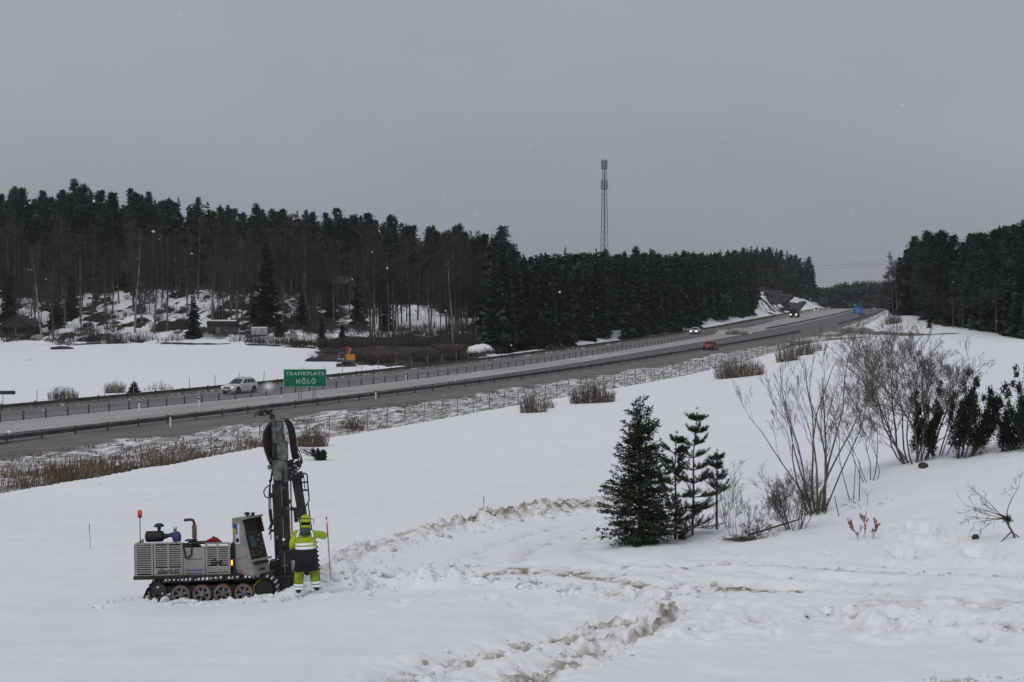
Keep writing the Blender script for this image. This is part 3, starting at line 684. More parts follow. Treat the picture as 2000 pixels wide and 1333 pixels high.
M['asphalt_far'] = road_material('salted_asphalt', (0.105, 0.101, 0.100), (0.185, 0.179, 0.176), 0.6)
def strip(name, ga, gb, y0, y1, m, dz, n=400, na=4, parent=None):
    """road sheet between two plan lines ga(Y) (near) and gb(Y)"""
    Ys = np.exp(np.linspace(math.log(y0), math.log(y1), n)); V = []; uv = []
    for k in range(na + 1):
        t = k / na; X = ga(Ys) * (1 - t) + gb(Ys) * t
        V.append(np.stack([X, Ys, ZC - Hroad(Ys) + dz], -1)); uv.append(np.stack([np.full(n, t * 9.0), Ys], -1))
    V = np.array(V).reshape(-1, 3); UV = np.array(uv).reshape(-1, 2)
    idx = np.arange(len(V)).reshape(na + 1, n)
    Fq = np.stack([idx[:-1, :-1], idx[1:, :-1], idx[1:, 1:], idx[:-1, 1:]], -1).reshape(-1, 4)[:, ::-1]
    me = fast_mesh(name, V, Fq, [m], True, 4)
    ul = me.uv_layers.new(name='UVMap'); li = np.zeros(len(me.loops), np.int32); me.loops.foreach_get('vertex_index', li)
    ul.data.foreach_set('uv', UV[li].astype(np.float32).ravel())
    return obj(name, me, None, parent)
off = lambda g, d: (lambda Y: g(Y) - d / np.cos(heading(g, Y)))
tag(strip('near_carriageway', off(gN, 0.45), gS, 85, 980, M['asphalt_near'], 0.02), kind='structure')
gCf = lambda Y: gC(Y) - (0.35 + 0.02 * np.clip(Y - 350, 0, 200) * 0) 
tag(strip('far_carriageway', off(gC, 0.45), off(gF, -0.7), 85, 980, M['asphalt_far'], 0.02), kind='structure')
tag(strip('road_edge_line', off(gN, 1.5), off(gN, 1.68), 85, 700, M['paint'], 0.026, na=1), kind='structure')
tag(strip('road_edge_line', off(gC, 1.6), off(gC, 1.78), 85, 700, M['paint'], 0.026, na=1), kind='structure')
tag(strip('road_edge_line', off(gF, -2.2), off(gF, -2.02), 85, 700, M['paint'], 0.026, na=1), kind='structure')
tag(strip('dirty_snow_ridge', off(gS, -0.12), off(gS, 0.28), 85, 420, mat('dark_slush', (0.07, 0.066, 0.06), (0.13, 0.125, 0.115), 0.8, 0.6), 0.05, na=1), kind='structure')

def rail_thing(name, label, g, y0, y1, step=4.0, mtl='rail', beam_h=0.36, top=0.62, face=-1, group=None):
    root = thing(name, label, 'guardrail', (0, 0, 0), group=group)
    Ys = [y0]
    while Ys[-1] < y1:
        Ys.append(Ys[-1] + step * math.cos(float(heading(g, Ys[-1]))))
    prof = [(0, -beam_h / 2), (0.07, -beam_h * .30), (0.07, -beam_h * .18), (0, -0.02), (0, 0.02), (0.07, beam_h * .18), (0.07, beam_h * .30), (0, beam_h / 2), (-0.02, beam_h / 2), (-0.02, -beam_h / 2)]
    rings = []
    for Y in Ys:
        h = float(heading(g, Y)); n = Vector((math.cos(h), -math.sin(h), 0)) * (-face); c = Vector((float(g(Y)), Y, ZC - float(Hroad(Y)) + top - beam_h / 2))
        rings.append([c + n * a + Vector((0, 0, bz)) for a, bz in prof])
    b = MB(); b.loft(rings); b.build('beam', M[mtl], root)
    pm = MB(); pm.box((0, 0, -0.25), (0.10, 0.14, 1.4)); pme = pm.mesh('post', [M[mtl]])
    for Y in Ys:
        h = float(heading(g, Y)); n = Vector((math.cos(h), -math.sin(h), 0)) * (face)
        o = obj('post', pme, None, root); o.location = Vector((float(g(Y)), Y, ZC - float(Hroad(Y)) + 0.28)) + n * 0.09; o.rotation_euler = (0, 0, -h)
    return root
rail_thing('guardrail', 'long steel guardrail along the near edge of the motorway', gN, 88, 362, mtl='rail')
rail_thing('guardrail', 'steel guardrail beyond the side road junction, along the near carriageway', gN, 430, 760, 5.0)
gFr = off(gF, 0.2)
rail_thing('guardrail', 'long steel guardrail along the far edge of the motorway below the forest', gFr, 105, 640, 4.5, face=1)
gM = off(gS, 0.6)
rail_thing('guardrail', 'dark guardrail in the median beyond the brushy island', gM, 385, 700, 5.0)

# cable barrier
cb = thing('cable_barrier', 'low cable barrier with many dark posts on the motorway median', 'cable barrier')
pm = MB(); pm.box((0, 0, 0.36), (0.10, 0.12, 0.92)); pm.box((0, 0, 0.83), (0.07, 0.09, 0.02)); pme = pm.mesh('post', [M['postdark']])
Yc = 92.0; cab = []
while Yc < 470:
    h = float(heading(gC, Yc)); p = Vector((float(gC(Yc)), Yc, ZC - float(Hroad(Yc))))
    o = obj('post', pme, None, cb); o.location = p; o.rotation_euler = (0, 0, -h); cab.append(p); Yc += (2.75 if Yc < 330 else 4.0) * math.cos(h)
for zz in (0.5, 0.62, 0.74):
    b = MB(); b.tube([p + Vector((0.07, 0, zz)) for p in cab], 0.018, 4); b.build('cable', M['steel'], cb)

# wildlife fence along the field edge and one on the far side
def fence(name, label, pts_fn, y0, y1, step, hgt=2.0, m='wood'):
    root = thing(name, label, 'fence')
    Y = y0; P = []; rr = random.Random(5)
    pm = MB(); pm.cyl((0, 0, -0.4), (0, 0, hgt), 0.045, 0.04, 6); pme = pm.mesh('post', [M[m]])
    while Y < y1:
        x = float(pts_fn(Y)); p = Vector((x, Y, gz(x, Y))); P.append(p)
        o = obj('post', pme, None, root); o.location = p; o.rotation_euler = (rr.uniform(-.05, .05), rr.uniform(-.05, .05), 0); Y += step * rr.uniform(.93, 1.07)
    for k in range(4):
        zz = 0.4 + k * (hgt - 0.45) / 3
        b = MB(); b.tube([p + Vector((0, 0, zz)) for p in P], 0.0028, 3, cap=False); b.build('wire', M['steel'], root)
    return root
fence('wildlife_fence', 'thin wooden post and wire fence along the far edge of the snowfield', off(gN, -15.6), 112, 282, 3.05)
fence('wildlife_fence', 'thin post and wire fence on the far side of the motorway', off(gF, 8.5), 120, 262, 4.5, 1.9)

# ------------------------------------------------------------------ vegetation builders
def fronds(rng, base, dirs, lens, wid, droop=0.0, seg=2):
    """flat tapering sprays: numpy arrays -> V,F (triangles)"""
    n = len(base)
    side = np.cross(dirs, np.array([0, 0, 1.0])); side /= np.linalg.norm(side, axis=1, keepdims=True) + 1e-9
    roll = rng.uniform(-0.9, 0.9, n)[:, None]; upv = np.cross(side, dirs); side = side * np.cos(roll) + upv * np.sin(roll)
    a = base - side * wid[:, None] * 0.25; b = base + side * wid[:, None] * 0.25
    mid = base + dirs * lens[:, None] * 0.5
    c = mid + side * wid[:, None] * 0.5; d = mid - side * wid[:, None] * 0.5
    tip = base + dirs * lens[:, None]; tip[:, 2] -= droop * lens; c[:, 2] -= droop * lens * .35; d[:, 2] -= droop * lens * .35
    V = np.stack([a, b, c, d, tip], 1).reshape(-1, 3); i = (np.arange(n) * 5)[:, None]
    Fx = np.concatenate([i + np.array([[0, 1, 2]]), i + np.array([[0, 2, 3]]), i + np.array([[3, 2, 4]])])
    return V, Fx
def unit(a): return a / (np.linalg.norm(a, axis=-1, keepdims=True) + 1e-9)

def forest_spruce(seed, H=20.0, rad=2.7, levels=40, per=11, low=0.04, top_gap=1.0):
    rng = np.random.RandomState(seed); B = []; D = []; Ln = []; W = []
    for k in range(levels):
        t = (k + rng.uniform(-.3, .3)) / levels; z = H * (low + (0.985 - low) * t)
        r = rad * (1 - t) ** 0.72 * (0.75 + 0.5 * rng.rand()) + 0.22
        m = max(4, int(per * (1 - 0.4 * t)))
        ang = rng.uniform(0, 6.283, m); rr = r * rng.uniform(0.55, 1.15, m)
        for sgm in (0.0, 0.45):
            d = np.stack([np.cos(ang), np.sin(ang), rng.uniform(-0.45, 0.05, m) + 0.5 * t], 1)
            jit = rng.uniform(-.35, .35, m); d2 = np.stack([np.cos(ang + jit), np.sin(ang + jit), d[:, 2]], 1); d2 = unit(d2)
            base = np.stack([np.cos(ang) * rr * sgm, np.sin(ang) * rr * sgm, z + d[:, 2] * rr * sgm * .6], 1)
            B.append(base); D.append(d2); Ln.append(rr * (0.66 if sgm else 0.75)); W.append(rr * 0.42 + 0.22)
    V, Fx = fronds(rng, np.concatenate(B), np.concatenate(D), np.concatenate(Ln), np.concatenate(W), 0.12)
    # leader
    n = len(V); V = np.concatenate([V, [[-.16, 0, H * .93], [.16, 0, H * .93], [0, 0, H * 1.01], [0, -.16, H * .93], [0, .16, H * .93]]]); Fx = np.concatenate([Fx, [[n, n + 1, n + 2], [n + 3, n + 4, n + 2]]])
    crown = fast_mesh('crown', V, Fx, [M['needle']])
    b = MB(); b.tube([(0, 0, -0.8), (0, 0, H * .3), (0, 0, H * .95)], [0.20, 0.15, 0.03], 5, cap=False)
    return crown, b.mesh('trunk', [M['bark']])

def forest_pine(seed, H=20.0, bare=0.5, rad=2.4, clumps=16, dens=85):
    rng = np.random.RandomState(seed); B = []; D = []; Ln = []; W = []
    b = MB(); lean = rng.uniform(-.3, .3, 2)
    b.tube([(0, 0, -0.8), (lean[0] * .3, lean[1] * .3, H * .4), (lean[0], lean[1], H * .75), (lean[0] * 1.2, lean[1] * 1.2, H * .96)], [0.22, 0.17, 0.10, 0.03], 5, cap=False)
    for k in range(clumps):
        t = (k + rng.rand()) / clumps; z = H * (bare + (0.98 - bare) * t)
        r = rad * (1.02 - 0.95 * t ** 1.5) * rng.uniform(0.2, 1.05); a = rng.uniform(0, 6.283)
        if t > .9: r *= .3
        c = np.array([lean[0] + math.cos(a) * r, lean[1] + math.sin(a) * r, z])
        b.tube([(lean[0], lean[1], z - r * .25), tuple(c)], [0.05, 0.02], 3, cap=False)
        n = int(dens * rng.uniform(.5, 1.3)); off_ = rng.normal(size=(n, 3)) * np.array([1.0, 1.0, 0.6]) * rad * rng.uniform(.14, .26) * (1.1 - .55 * t)
        B.append(c + off_); d = unit(off_ * 0.8 + rng.normal(size=(n, 3)) * .5 + np.array([0, 0, .25])); D.append(d)
        Ln.append(rng.uniform(.3, .8, n)); W.append(rng.uniform(.12, .32, n))
    V, Fx = fronds(rng, np.concatenate(B), np.concatenate(D), np.concatenate(Ln), np.concatenate(W), 0.0)
    return fast_mesh('crown', V, Fx, [M['pine']]), b.mesh('trunk', [M['bark']])

def grow(b, rng, p, d, L, r, lvl, maxl, up=0.25, wander=0.25, kids=(5, 8), shrink=(0.35, 0.6), ang=(0.4, 0.9), nseg=4, sides=(5, 4, 3, 3, 3), start=0.25, rmin=0.004):
    """recursive bare branch; b is a list of MB per level group (0 = stems, 1 = twigs)"""
    pts = [Vector(p)]; rs = [r]; d = Vector(d).normalized()
    for k in range(nseg):
        d = (d + Vector((rng.gauss(0, wander), rng.gauss(0, wander), rng.gauss(0, wander * .6) + up * .25))).normalized()
        pts.append(pts[-1] + d * (L / nseg)); rs.append(max(rmin, r * (1 - 0.75 * (k + 1) / nseg)))
    (b[0] if lvl <= 1 else b[-1]).tube(pts, rs, sides[min(lvl, len(sides) - 1)], cap=False)
    if lvl >= maxl: return
    for i in range(rng.randint(*kids)):
        t = start + (1 - start) * rng.random() ** .8; f = t * nseg; k = min(int(f), nseg - 1); q = pts[k].lerp(pts[k + 1], f - k)
        dd = (pts[k + 1] - pts[k]).normalized(); o = dd.orthogonal().normalized(); o.rotate(Matrix.Rotation(rng.uniform(0, 6.283), 3, dd))
        a = rng.uniform(*ang); nd = dd * math.cos(a) + o * math.sin(a)
        grow(b, rng, q, nd, L * rng.uniform(*shrink) * (1.15 - .5 * t), max(rmin, rs[k] * 0.5), lvl + 1, maxl, up, wander, kids, shrink, ang, max(2, nseg - 1), sides, start, rmin)

def forest_bare(seed, H=15.0, fork=False):
    rng = random.Random(seed); st, tw = MB(), MB()
    lean = (rng.uniform(-.06, .06), rng.uniform(-.06, .06))
    pts = [Vector((0, 0, -.8)), Vector((lean[0] * 3, lean[1] * 3, H * .3)), Vector((lean[0] * 9, lean[1] * 9, H * .6)), Vector((lean[0] * 12, lean[1] * 12, H * .97))]
    st.tube(pts, [.17, .14, .09, .02], 5, cap=False)
    for i in range(32):
        t = rng.uniform(.30, .97); f = t * 3; k = min(int(f), 2); q = pts[k].lerp(pts[k + 1], f - k); a = rng.uniform(0, 6.283)
        L = H * .30 * (1.2 - t) * rng.uniform(.6, 1.2)
        grow([st, tw], rng, q, (math.cos(a), math.sin(a), rng.uniform(.6, 1.5)), L, .035, 2, 4, up=.4, wander=.18, kids=(5, 7), shrink=(.45, .7), ang=(.3, .8), nseg=3, rmin=.016)
    return tw.mesh('crown', [M['twig']]), st.mesh('trunk', [M['grey_bark']])

SPR = [forest_spruce(s, 20, rad, 52, 14, low) for s, rad, low in ((1, 2.6, .03), (2, 3.0, .05), (3, 2.2, .04), (4, 2.7, .10))]
PIN = [forest_pine(s, 20, bare, rad, cl) for s, bare, rad, cl in ((11, .36, 2.7, 34), (12, .28, 2.9, 40), (13, .42, 2.5, 30), (14, .22, 2.7, 42))]
BAR = [forest_bare(s, 15) for s in (21, 22, 23, 24, 25)]
rnd = random.Random(99)
def plant(kind, variants, H, pos, label, group, ref, sx=1.0, sink=0.0):
    crown, trunk = rnd.choice(variants)
    s = H / ref
    t = thing(kind, label, 'tree', (pos[0], pos[1], pos[2] - sink), rnd.uniform(0, 6.28), group, (s * sx, s * sx, s))
    obj('crown', crown, None, t); obj('trunk', trunk, None, t)
    return t
sky_px = [-400, -100, 0, 30, 70, 100, 150, 200, 250, 320, 400, 470, 560, 600, 700, 760, 800, 900, 950, 985, 1005, 1015, 1100, 1200, 1300, 1400, 1440, 1480, 1530, 1580, 1612, 1640]
sky_py = [385, 385, 384, 366, 378, 378, 358, 376, 375, 384, 388, 408, 408, 412, 414, 420, 428, 442, 455, 450, 470, 495, 488, 486, 492, 492, 486, 480, 488, 500, 530, 590]

# pines and spruces on the wooded hill (the skyline of the hill)
G1 = 'conifers on the wooded hill'
def place_hill(px):
    return 'above the gabled shed' if px < 200 else 'above the open snow left of the stone hut' if px < 400 else 'above the stone hut and the tall spruce' if px < 600 else 'above the excavator' if px < 800 else 'at the low end near the snow heap'
def place_wall(px):
    return 'left of the radio mast' if px < 1150 else 'around the foot of the radio mast' if px < 1240 else 'between the radio mast and the rock cutting'
def place_right(px): return 'at its tip by the gap in the forests' if px < 1830 else 'behind the junipers and bare crowns' if px < 1930 else 'at the right edge of the picture'
for i in range(190):
    px = rnd.uniform(-190, 1000); Y = rnd.uniform(404, 486) if px < 900 else rnd.uniform(372, 430)
    if px > 820 and rnd.random() < .4: Y = rnd.uniform(345, 400)
    p = on(px, Y); zt = col_top(px, np.interp(px, sky_px, sky_py), Y)
    H = (zt - p.z) * (rnd.uniform(.86, 1.0) if rnd.random() < .85 else rnd.uniform(1.0, 1.06))
    if H < 9 or H > 32: H = min(max(H, 10), 28)
    if rnd.random() < .86: plant('pine_tree', PIN, H, p, 'dark hilltop pine, ' + place_hill(px), 'hill pines ' + place_hill(px), 20, rnd.uniform(.8, 1.3))
    else: plant('spruce_tree', SPR, H, p, 'dark hilltop spruce, ' + place_hill(px), 'hill spruces ' + place_hill(px), 20, .9)
# the tall pine standing clear of its neighbours at the hill's end
p = on(985, 372); plant('pine_tree', [PIN[1]], col_top(985, 443, 372) - p.z, p, 'tall spreading pine rising clear at the low end of the wooded hill', None, 20, 1.25)

# bare trees on the slope in front of the conifers
G2 = 'bare trees on the snowy slope'
for i in range(170):
    px = rnd.uniform(-140, 960); Y = rnd.uniform(346, 404)
    if px > 720: Y = rnd.uniform(322, 372)
    p = on(px, Y)
    if 0 < px < 60 and Y < 365: continue
    H = rnd.uniform(11, 22) * (1.05 if px > 560 else 1.0)
    plant('bare_tree', BAR, H, p, 'slim bare tree on the slope, ' + place_hill(px), 'bare trees ' + place_hill(px), 15, 1.05)
for px, top, H, nm in ((82, 480, 0, 'pale leaning birch trunk beside the gabled shed'), (262, 450, 0, 'tall straight birch on the open snow of the slope'), (885, 490, 0, 'pale forked birch in front of the dark spruces, near the snow heap')):
    Y = 350 if px < 300 else 318
    p = on(px, Y); c, tr = BAR[2]
    t = plant('birch_tree', [BAR[1]], col_top(px, top, Y) - p.z, p, nm, None, 15, 1.1)
    for o in t.children:
        if o.name.startswith('trunk'):
            o.data = o.data.copy(); o.data.materials.clear(); o.data.materials.append(mat('birch_bark', (0.30, 0.285, 0.26), (0.16, 0.15, 0.135), 0.9, 1.2))
    if px == 82: t.rotation_euler = (0.0, -0.16, 0.3)
# dark spruces standing low on the slope
for px, top, Y, lab in ((378, 565, 342, 'dark low spruce at the foot of the slope left of the stone hut'), (522, 452, 352, 'tall dark spruce rising through the bare trees on the slope'), (545, 610, 340, 'bushy dark spruce at the field edge below the tall spruce'), (590, 560, 350, 'dark spruce between the bare trees above the excavator'), (628, 618, 335, 'squat spruce at the field edge next to the excavator'), (668, 650, 330, 'small spruce behind the excavator cab'), (700, 520, 358, 'dark spruce beside the cottage in the trees'), (495, 560, 356, 'dark spruce behind the stone hut'),
        (20, 520, 372, 'dark spruce behind the gabled shed'), (110, 560, 366, 'dark spruce right of the gabled shed'), (140, 520, 376, 'dark spruce on the slope above the shed'), (645, 540, 372, 'dark spruce left of the cottage'), (755, 560, 350, 'dark spruce right of the cottage'), (430, 590, 362, 'dark spruce behind the low stone hut roof')):
    p = on(px, Y); plant('spruce_tree', SPR[:3], max(4, col_top(px, top, Y) - p.z), p, lab, None, 20, 1.5 if top > 540 else 1.15)

# spruce wall along the far side of the motorway
G3 = 'spruces in the dense stand along the far side of the motorway'
cnt = 0
for row, (o0, o1, n) in enumerate(((9, 13, 76), (14, 22, 60), (24, 42, 22))):
    for i in range(n):
        t = (i + rnd.random()) / n; Y = math.exp(math.log(258) + t * (math.log(572) - math.log(258)))
        so = rnd.uniform(o0, o1) + (4 if Y < 290 else 0) - 3.5 * (330 < Y < 540)
        h = float(heading(gF, Y)); X = float(gF(Y)) - so * math.cos(h); Yp = Y + so * math.sin(h)
        px = X / Yp * F + 1000
        if px < 945 or px > 1486: continue
        p = Vector((X, Yp, gz(X, Yp))); zt = col_top(px, np.interp(px, sky_px, sky_py), Yp)
        H = (zt - p.z) * (rnd.uniform(.90, 1.01) if rnd.random() < .85 else rnd.uniform(1.0, 1.06)) * (rnd.uniform(.78, .95) if row == 0 else 1.0)
        H = min(max(H, 9), 27)
        if rnd.random() < .22 and row > 0: plant('pine_tree', PIN, H, p, 'pine among the roadside spruces, ' + place_wall(px), 'roadside pines ' + place_wall(px), 20, 1.0)
        else: plant('spruce_tree', SPR, H, p, 'dark spruce along the far carriageway, ' + place_wall(px), 'roadside spruces ' + place_wall(px), 20, rnd.uniform(.75, 1.05))
# above the rock cut
for i in range(84):
    Y0 = rnd.uniform(575, 950); so = rnd.uniform(17, 52) if Y0 < 750 else rnd.uniform(7, 45); h = float(heading(gF, Y0)); X = float(gF(Y0)) - so * math.cos(h); Y = Y0 + so * math.sin(h); px = X / Y * F + 1000
    p = Vector((X, Y, gz(X, Y)))
    H = (col_top(px, np.interp(px, sky_px, sky_py), Y) - p.z) * rnd.uniform(.85, 1.03)
    if px > 1618: continue
    plant('spruce_tree' if i % 3 else 'pine_tree', SPR if i % 3 else PIN, min(max(H, 9), 31), p, ('spruce' if i % 3 else 'pine') + ' on the knoll above and behind the snowy rock cutting', ('spruces' if i % 3 else 'pines') + ' above the rock cutting', 20, 1.0)

# forest on the right
G4 = 'pines in the forest right of the motorway'
skr_px = [1700, 1735, 1760, 1790, 1830, 1850, 1880, 1910, 1940, 1960, 2000, 2100, 2300]; skr_py = [540, 525, 492, 455, 450, 452, 446, 452, 432, 446, 430, 425, 425]
edge_px = [1730, 1760, 1800, 1850, 1900, 2000, 2300]; edge_Y = [385, 362, 342, 300, 284, 243, 236]
for i in range(150):
    px = rnd.uniform(1752, 2190); Y = np.interp(px, edge_px, edge_Y) + (rnd.uniform(2, 14) if i < 70 else rnd.uniform(14, 60))
    p = on(px, Y); H = (col_top(px, np.interp(px, skr_px, skr_py), Y) - p.z) * rnd.uniform(.80, 1.02); H = min(max(H, 9), 27)
    if i < 70 and rnd.random() < .5 or rnd.random() < .18: plant('spruce_tree', SPR, H * (rnd.uniform(.7, 1) if i < 70 else 1), p, 'dark spruce in the right-hand forest, ' + place_right(px), 'right forest spruces ' + place_right(px), 20, rnd.uniform(.85, 1.1))
    else: plant('pine_tree', PIN, H, p, 'tall dark pine in the right-hand forest, ' + place_right(px), 'right forest pines ' + place_right(px), 20, 1.2)
for px, top, Y in ((1744, 492, 372), (1752, 505, 366), (1737, 530, 380)):
    p = on(px, Y); plant('bare_tree', BAR, col_top(px, top, Y) - p.z, p, 'bare pale tree at the tip of the right-hand forest', 'bare trees at the forest tip', 15, 1.0)
for px, Y in ((1862, 292), (1880, 288), (1825, 318), (1840, 306), (1905, 280)):
    p = on(px, Y); plant('bare_tree', BAR, rnd.uniform(6, 9), p, 'small bare tree at the snowy edge of the right-hand forest', 'bare trees at the right forest edge', 15, 1.0)

# far-off wood closing the valley, and the depths of the woods behind the trees one can tell apart: masses
def wood_mass(name, n_tree, place, m, seed, nf=80, rad=2.6):
    rng = np.random.RandomState(seed); Vs = []; Fs = []; n0 = 0
    for i in range(n_tree):
        r_ = place(rng)
        if r_ is None: continue
        X, Y, H = r_; z0 = float(base_h(np.array([X]), np.array([Y]))[0]); n = nf
        t = rng.rand(n) ** .85; r = rad * rng.uniform(.8, 1.25) * (1 - t) ** .65 + .25; a = rng.uniform(0, 6.283, n)
        base = np.stack([X + np.cos(a) * r * .3, Y + np.sin(a) * r * .3, z0 + H * (.03 + .93 * t)], 1)
        d = unit(np.stack([np.cos(a), np.sin(a), rng.uniform(-.3, .5, n)], 1)); V, Fx = fronds(rng, base, d, r * .9 + .4, r * .8 + .6, .1)
        k = len(V); V = np.concatenate([V, [[X - .2, Y, z0 - 1], [X + .2, Y, z0 - 1], [X, Y, z0 + H * 1.01]]]); Fx = np.concatenate([Fx, [[k, k + 1, k + 2]]])
        Vs.append(V); Fs.append(Fx + n0); n0 += len(V)
    return obj(name, fast_mesh(name, np.concatenate(Vs), np.concatenate(Fs), [m]))
def top_of(px, tab_x, tab_y, X, Y, rng, lo=.8, hi=1.0, mn=8, mx=27):
    z0 = float(base_h(np.array([X]), np.array([Y]))[0]); return min(mx, max(mn, (at(px, np.interp(px, tab_x, tab_y), Y).z - z0) * rng.uniform(lo, hi)))
def pl_far(rng):
    px = rng.uniform(1560, 1820); Y = rng.uniform(960, 1150); X = (px - 1000) / F * Y
    return X, Y, top_of(px, [1560, 1615, 1640, 1700, 1740, 1820], [556, 560, 549, 544, 545, 540], X, Y, rng)
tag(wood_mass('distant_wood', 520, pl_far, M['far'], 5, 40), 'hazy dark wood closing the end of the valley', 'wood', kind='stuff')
def pl_hill(rng):
    px = rng.uniform(-220, 1000); Y = rng.uniform(408, 500) if px < 860 else rng.uniform(372, 470); X = (px - 1000) / F * Y
    return X, Y, top_of(px, sky_px, sky_py, X, Y, rng, .62, .97)
tag(wood_mass('hillside_wood', 560, pl_hill, M['needle'], 6, 90, 2.3), 'dark depth of the conifer wood on the hill', 'wood', kind='stuff')
def pl_road(rng):
    Y = math.exp(rng.uniform(math.log(262), math.log(580))); so = rng.uniform(12, 75); h = float(heading(gF, Y)); X = float(gF(Y)) - so * math.cos(h); Yp = Y + so * math.sin(h); px = X / Yp * F + 1000
    if px < 955 or px > 1484: return None
    return X, Yp, top_of(px, sky_px, sky_py, X, Yp, rng, .80, .99)
tag(wood_mass('roadside_wood', 700, pl_road, M['needle'], 7, 90, 2.1), 'dark depth of the spruce wood along the far side of the motorway', 'wood', kind='stuff')
def pl_knoll(rng):
    Y0 = rng.uniform(585, 960); so = rng.uniform(19, 70) if Y0 < 750 else rng.uniform(9, 60); h = float(heading(gF, Y0)); X = float(gF(Y0)) - so * math.cos(h); Y = Y0 + so * math.sin(h); px = X / Y * F + 1000
    if px > 1612: return None
    return X, Y, top_of(px, sky_px, sky_py, X, Y, rng, .80, .99, 8, 31)
tag(wood_mass('knoll_wood', 260, pl_knoll, M['needle'], 9, 80, 2.4), 'dark depth of the wood behind the rock cutting', 'wood', kind='stuff')
def pl_right(rng):
    px = rng.uniform(1752, 2250); Y = np.interp(px, edge_px, edge_Y) + rng.uniform(8, 85); X = (px - 1000) / F * Y
    return X, Y, top_of(px, skr_px, skr_py, X, Y, rng, .65, .97)
tag(wood_mass('right_hand_wood', 340, pl_right, M['needle'], 8, 110, 2.2), 'dark depth of the forest right of the motorway', 'wood', kind='stuff')

# undergrowth: thickets of thin stems on the slope and among the trees (one mass)
def thicket_mass(name, spots, m, hh, n, wid=0.05, lean=0.25):
    rng = np.random.RandomState(hash(name) % 1000 if False else len(name)); Vs = []; Fs = []; n0 = 0
    for (x, y, z, r, hs) in spots:
        k = n; a = rng.uniform(0, 6.283, k); rr = r * np.sqrt(rng.rand(k))
        base = np.stack([x + np.cos(a) * rr, y + np.sin(a) * rr, np.full(k, z - .1)], 1)
        d = unit(np.stack([rng.normal(0, lean, k) + np.cos(a) * lean, rng.normal(0, lean, k) + np.sin(a) * lean, np.ones(k)], 1)); L = hh * hs * rng.uniform(.35, 1.05, k)
        s = np.stack([np.cos(a + 1.57 * 0), np.sin(a), np.zeros(k)], 1); s = unit(np.stack([rng.normal(size=k), rng.normal(size=k) * .4, np.zeros(k)], 1)) * (wid * rng.uniform(.6, 1.3, k))[:, None]
        bend = rng.normal(0, .12, (k, 3)) * L[:, None]; bend[:, 2] *= .2
        mid = base + d * L[:, None] * .55; tip = base + d * L[:, None] + bend
        V = np.stack([base - s * .5, base + s * .5, mid + s * .35, mid - s * .35, tip], 1).reshape(-1, 3); i = (np.arange(k) * 5)[:, None]
        Fx = np.concatenate([i + np.array([[0, 1, 2]]), i + np.array([[0, 2, 3]]), i + np.array([[3, 2, 4]])])
        Vs.append(V); Fs.append(Fx + n0); n0 += len(V)
    return fast_mesh(name, np.concatenate(Vs), np.concatenate(Fs), [m])
sp = []
for i in range(260):
    px = rnd.uniform(-60, 930) if i % 3 else rnd.uniform(480, 940); Y = rnd.uniform(343, 398) if px < 700 else rnd.uniform(300, 356)
    if i % 4 == 0: Y = np.interp(px, [0, 300, 600, 760, 940], [346, 342, 324, 306, 300]) + rnd.uniform(-1, 3)
    p = on(px, Y); sp.append((p.x, p.y, p.z, rnd.uniform(.8, 2.2), rnd.uniform(.5, 1.3)))
tag(obj('undergrowth', thicket_mass('undergrowth', sp, M['twig'], 3.2, 60, .07)), 'brown leafless undergrowth scattered over the wooded slope', 'undergrowth', kind='stuff')
sp = []
for i in range(80):
    px = rnd.uniform(625, 1000); Yr = np.interp(px, [600, 640, 700, 760, 900, 1000], [300, 285, 268, 258, 262, 285]); Y = rnd.uniform(Yr + 1, min(Yr + 55, 335))
    p = on(px, Y); sp.append((p.x, p.y, p.z, rnd.uniform(.8, 2.6), rnd.uniform(.4, 1.2)))
tag(obj('brush', thicket_mass('brush_', sp, M['slash'], 2.2, 150, .10, .7)), 'dark tangled felling brush on the cleared ground by the excavator', 'brush', kind='stuff')

# dry reeds in the near ditch
def reeds():
    rng = np.random.RandomState(8); n = 15000
    Y = rng.uniform(84, 150, n); s = 13.4 + rng.normal(0, 1.0, n) - rng.rand(n) ** 3 * 3
    dens = np.interp(Y, [84, 100, 118, 124, 132, 150], [1, 1, 1, .55, .28, .10])
    clump = vnoise(Y * .5, s * .4); keep = (rng.rand(n) < dens * (0.25 + 1.1 * clump)); Y = Y[keep]; s = s[keep]; clump = clump[keep]; n = len(Y)
    h = heading(gN, Y); X = gN(Y) + s / np.cos(h) + rng.normal(0, .2, n)
    z = base_h(X, Y); L = rng.uniform(.3, 1.0, n) ** 1.2 * (0.40 + 1.15 * clump ** 1.5) * np.interp(Y, [84, 100, 110, 118, 130], [.9, .95, 1.35, 1.3, .8])
    base = np.stack([X, Y, z - .05], 1); d = unit(np.stack([rng.normal(.08, .14, n), rng.normal(0, .14, n), np.ones(n)], 1))
    sd = unit(np.stack([np.ones(n), rng.normal(0, .5, n), np.zeros(n)], 1)) * rng.uniform(.012, .03, n)[:, None]
    mid = base + d * L[:, None] * .6; tip = base + d * L[:, None] + np.stack([rng.normal(.05, .1, n), np.zeros(n), -np.abs(rng.normal(0, .05, n))], 1)
    V = np.stack([base - sd, base + sd, mid + sd * .8, mid - sd * .8, tip], 1).reshape(-1, 3); i = (np.arange(n) * 5)[:, None]
    Fx = np.concatenate([i + np.array([[0, 1, 2]]), i + np.array([[0, 2, 3]]), i + np.array([[3, 2, 4]])])
    return fast_mesh('dry_reeds', V, Fx, [M['reed']])
tag(obj('dry_reeds', reeds()), 'tall brown dry reeds in the ditch at the edge of the snowfield', 'reeds', kind='stuff')
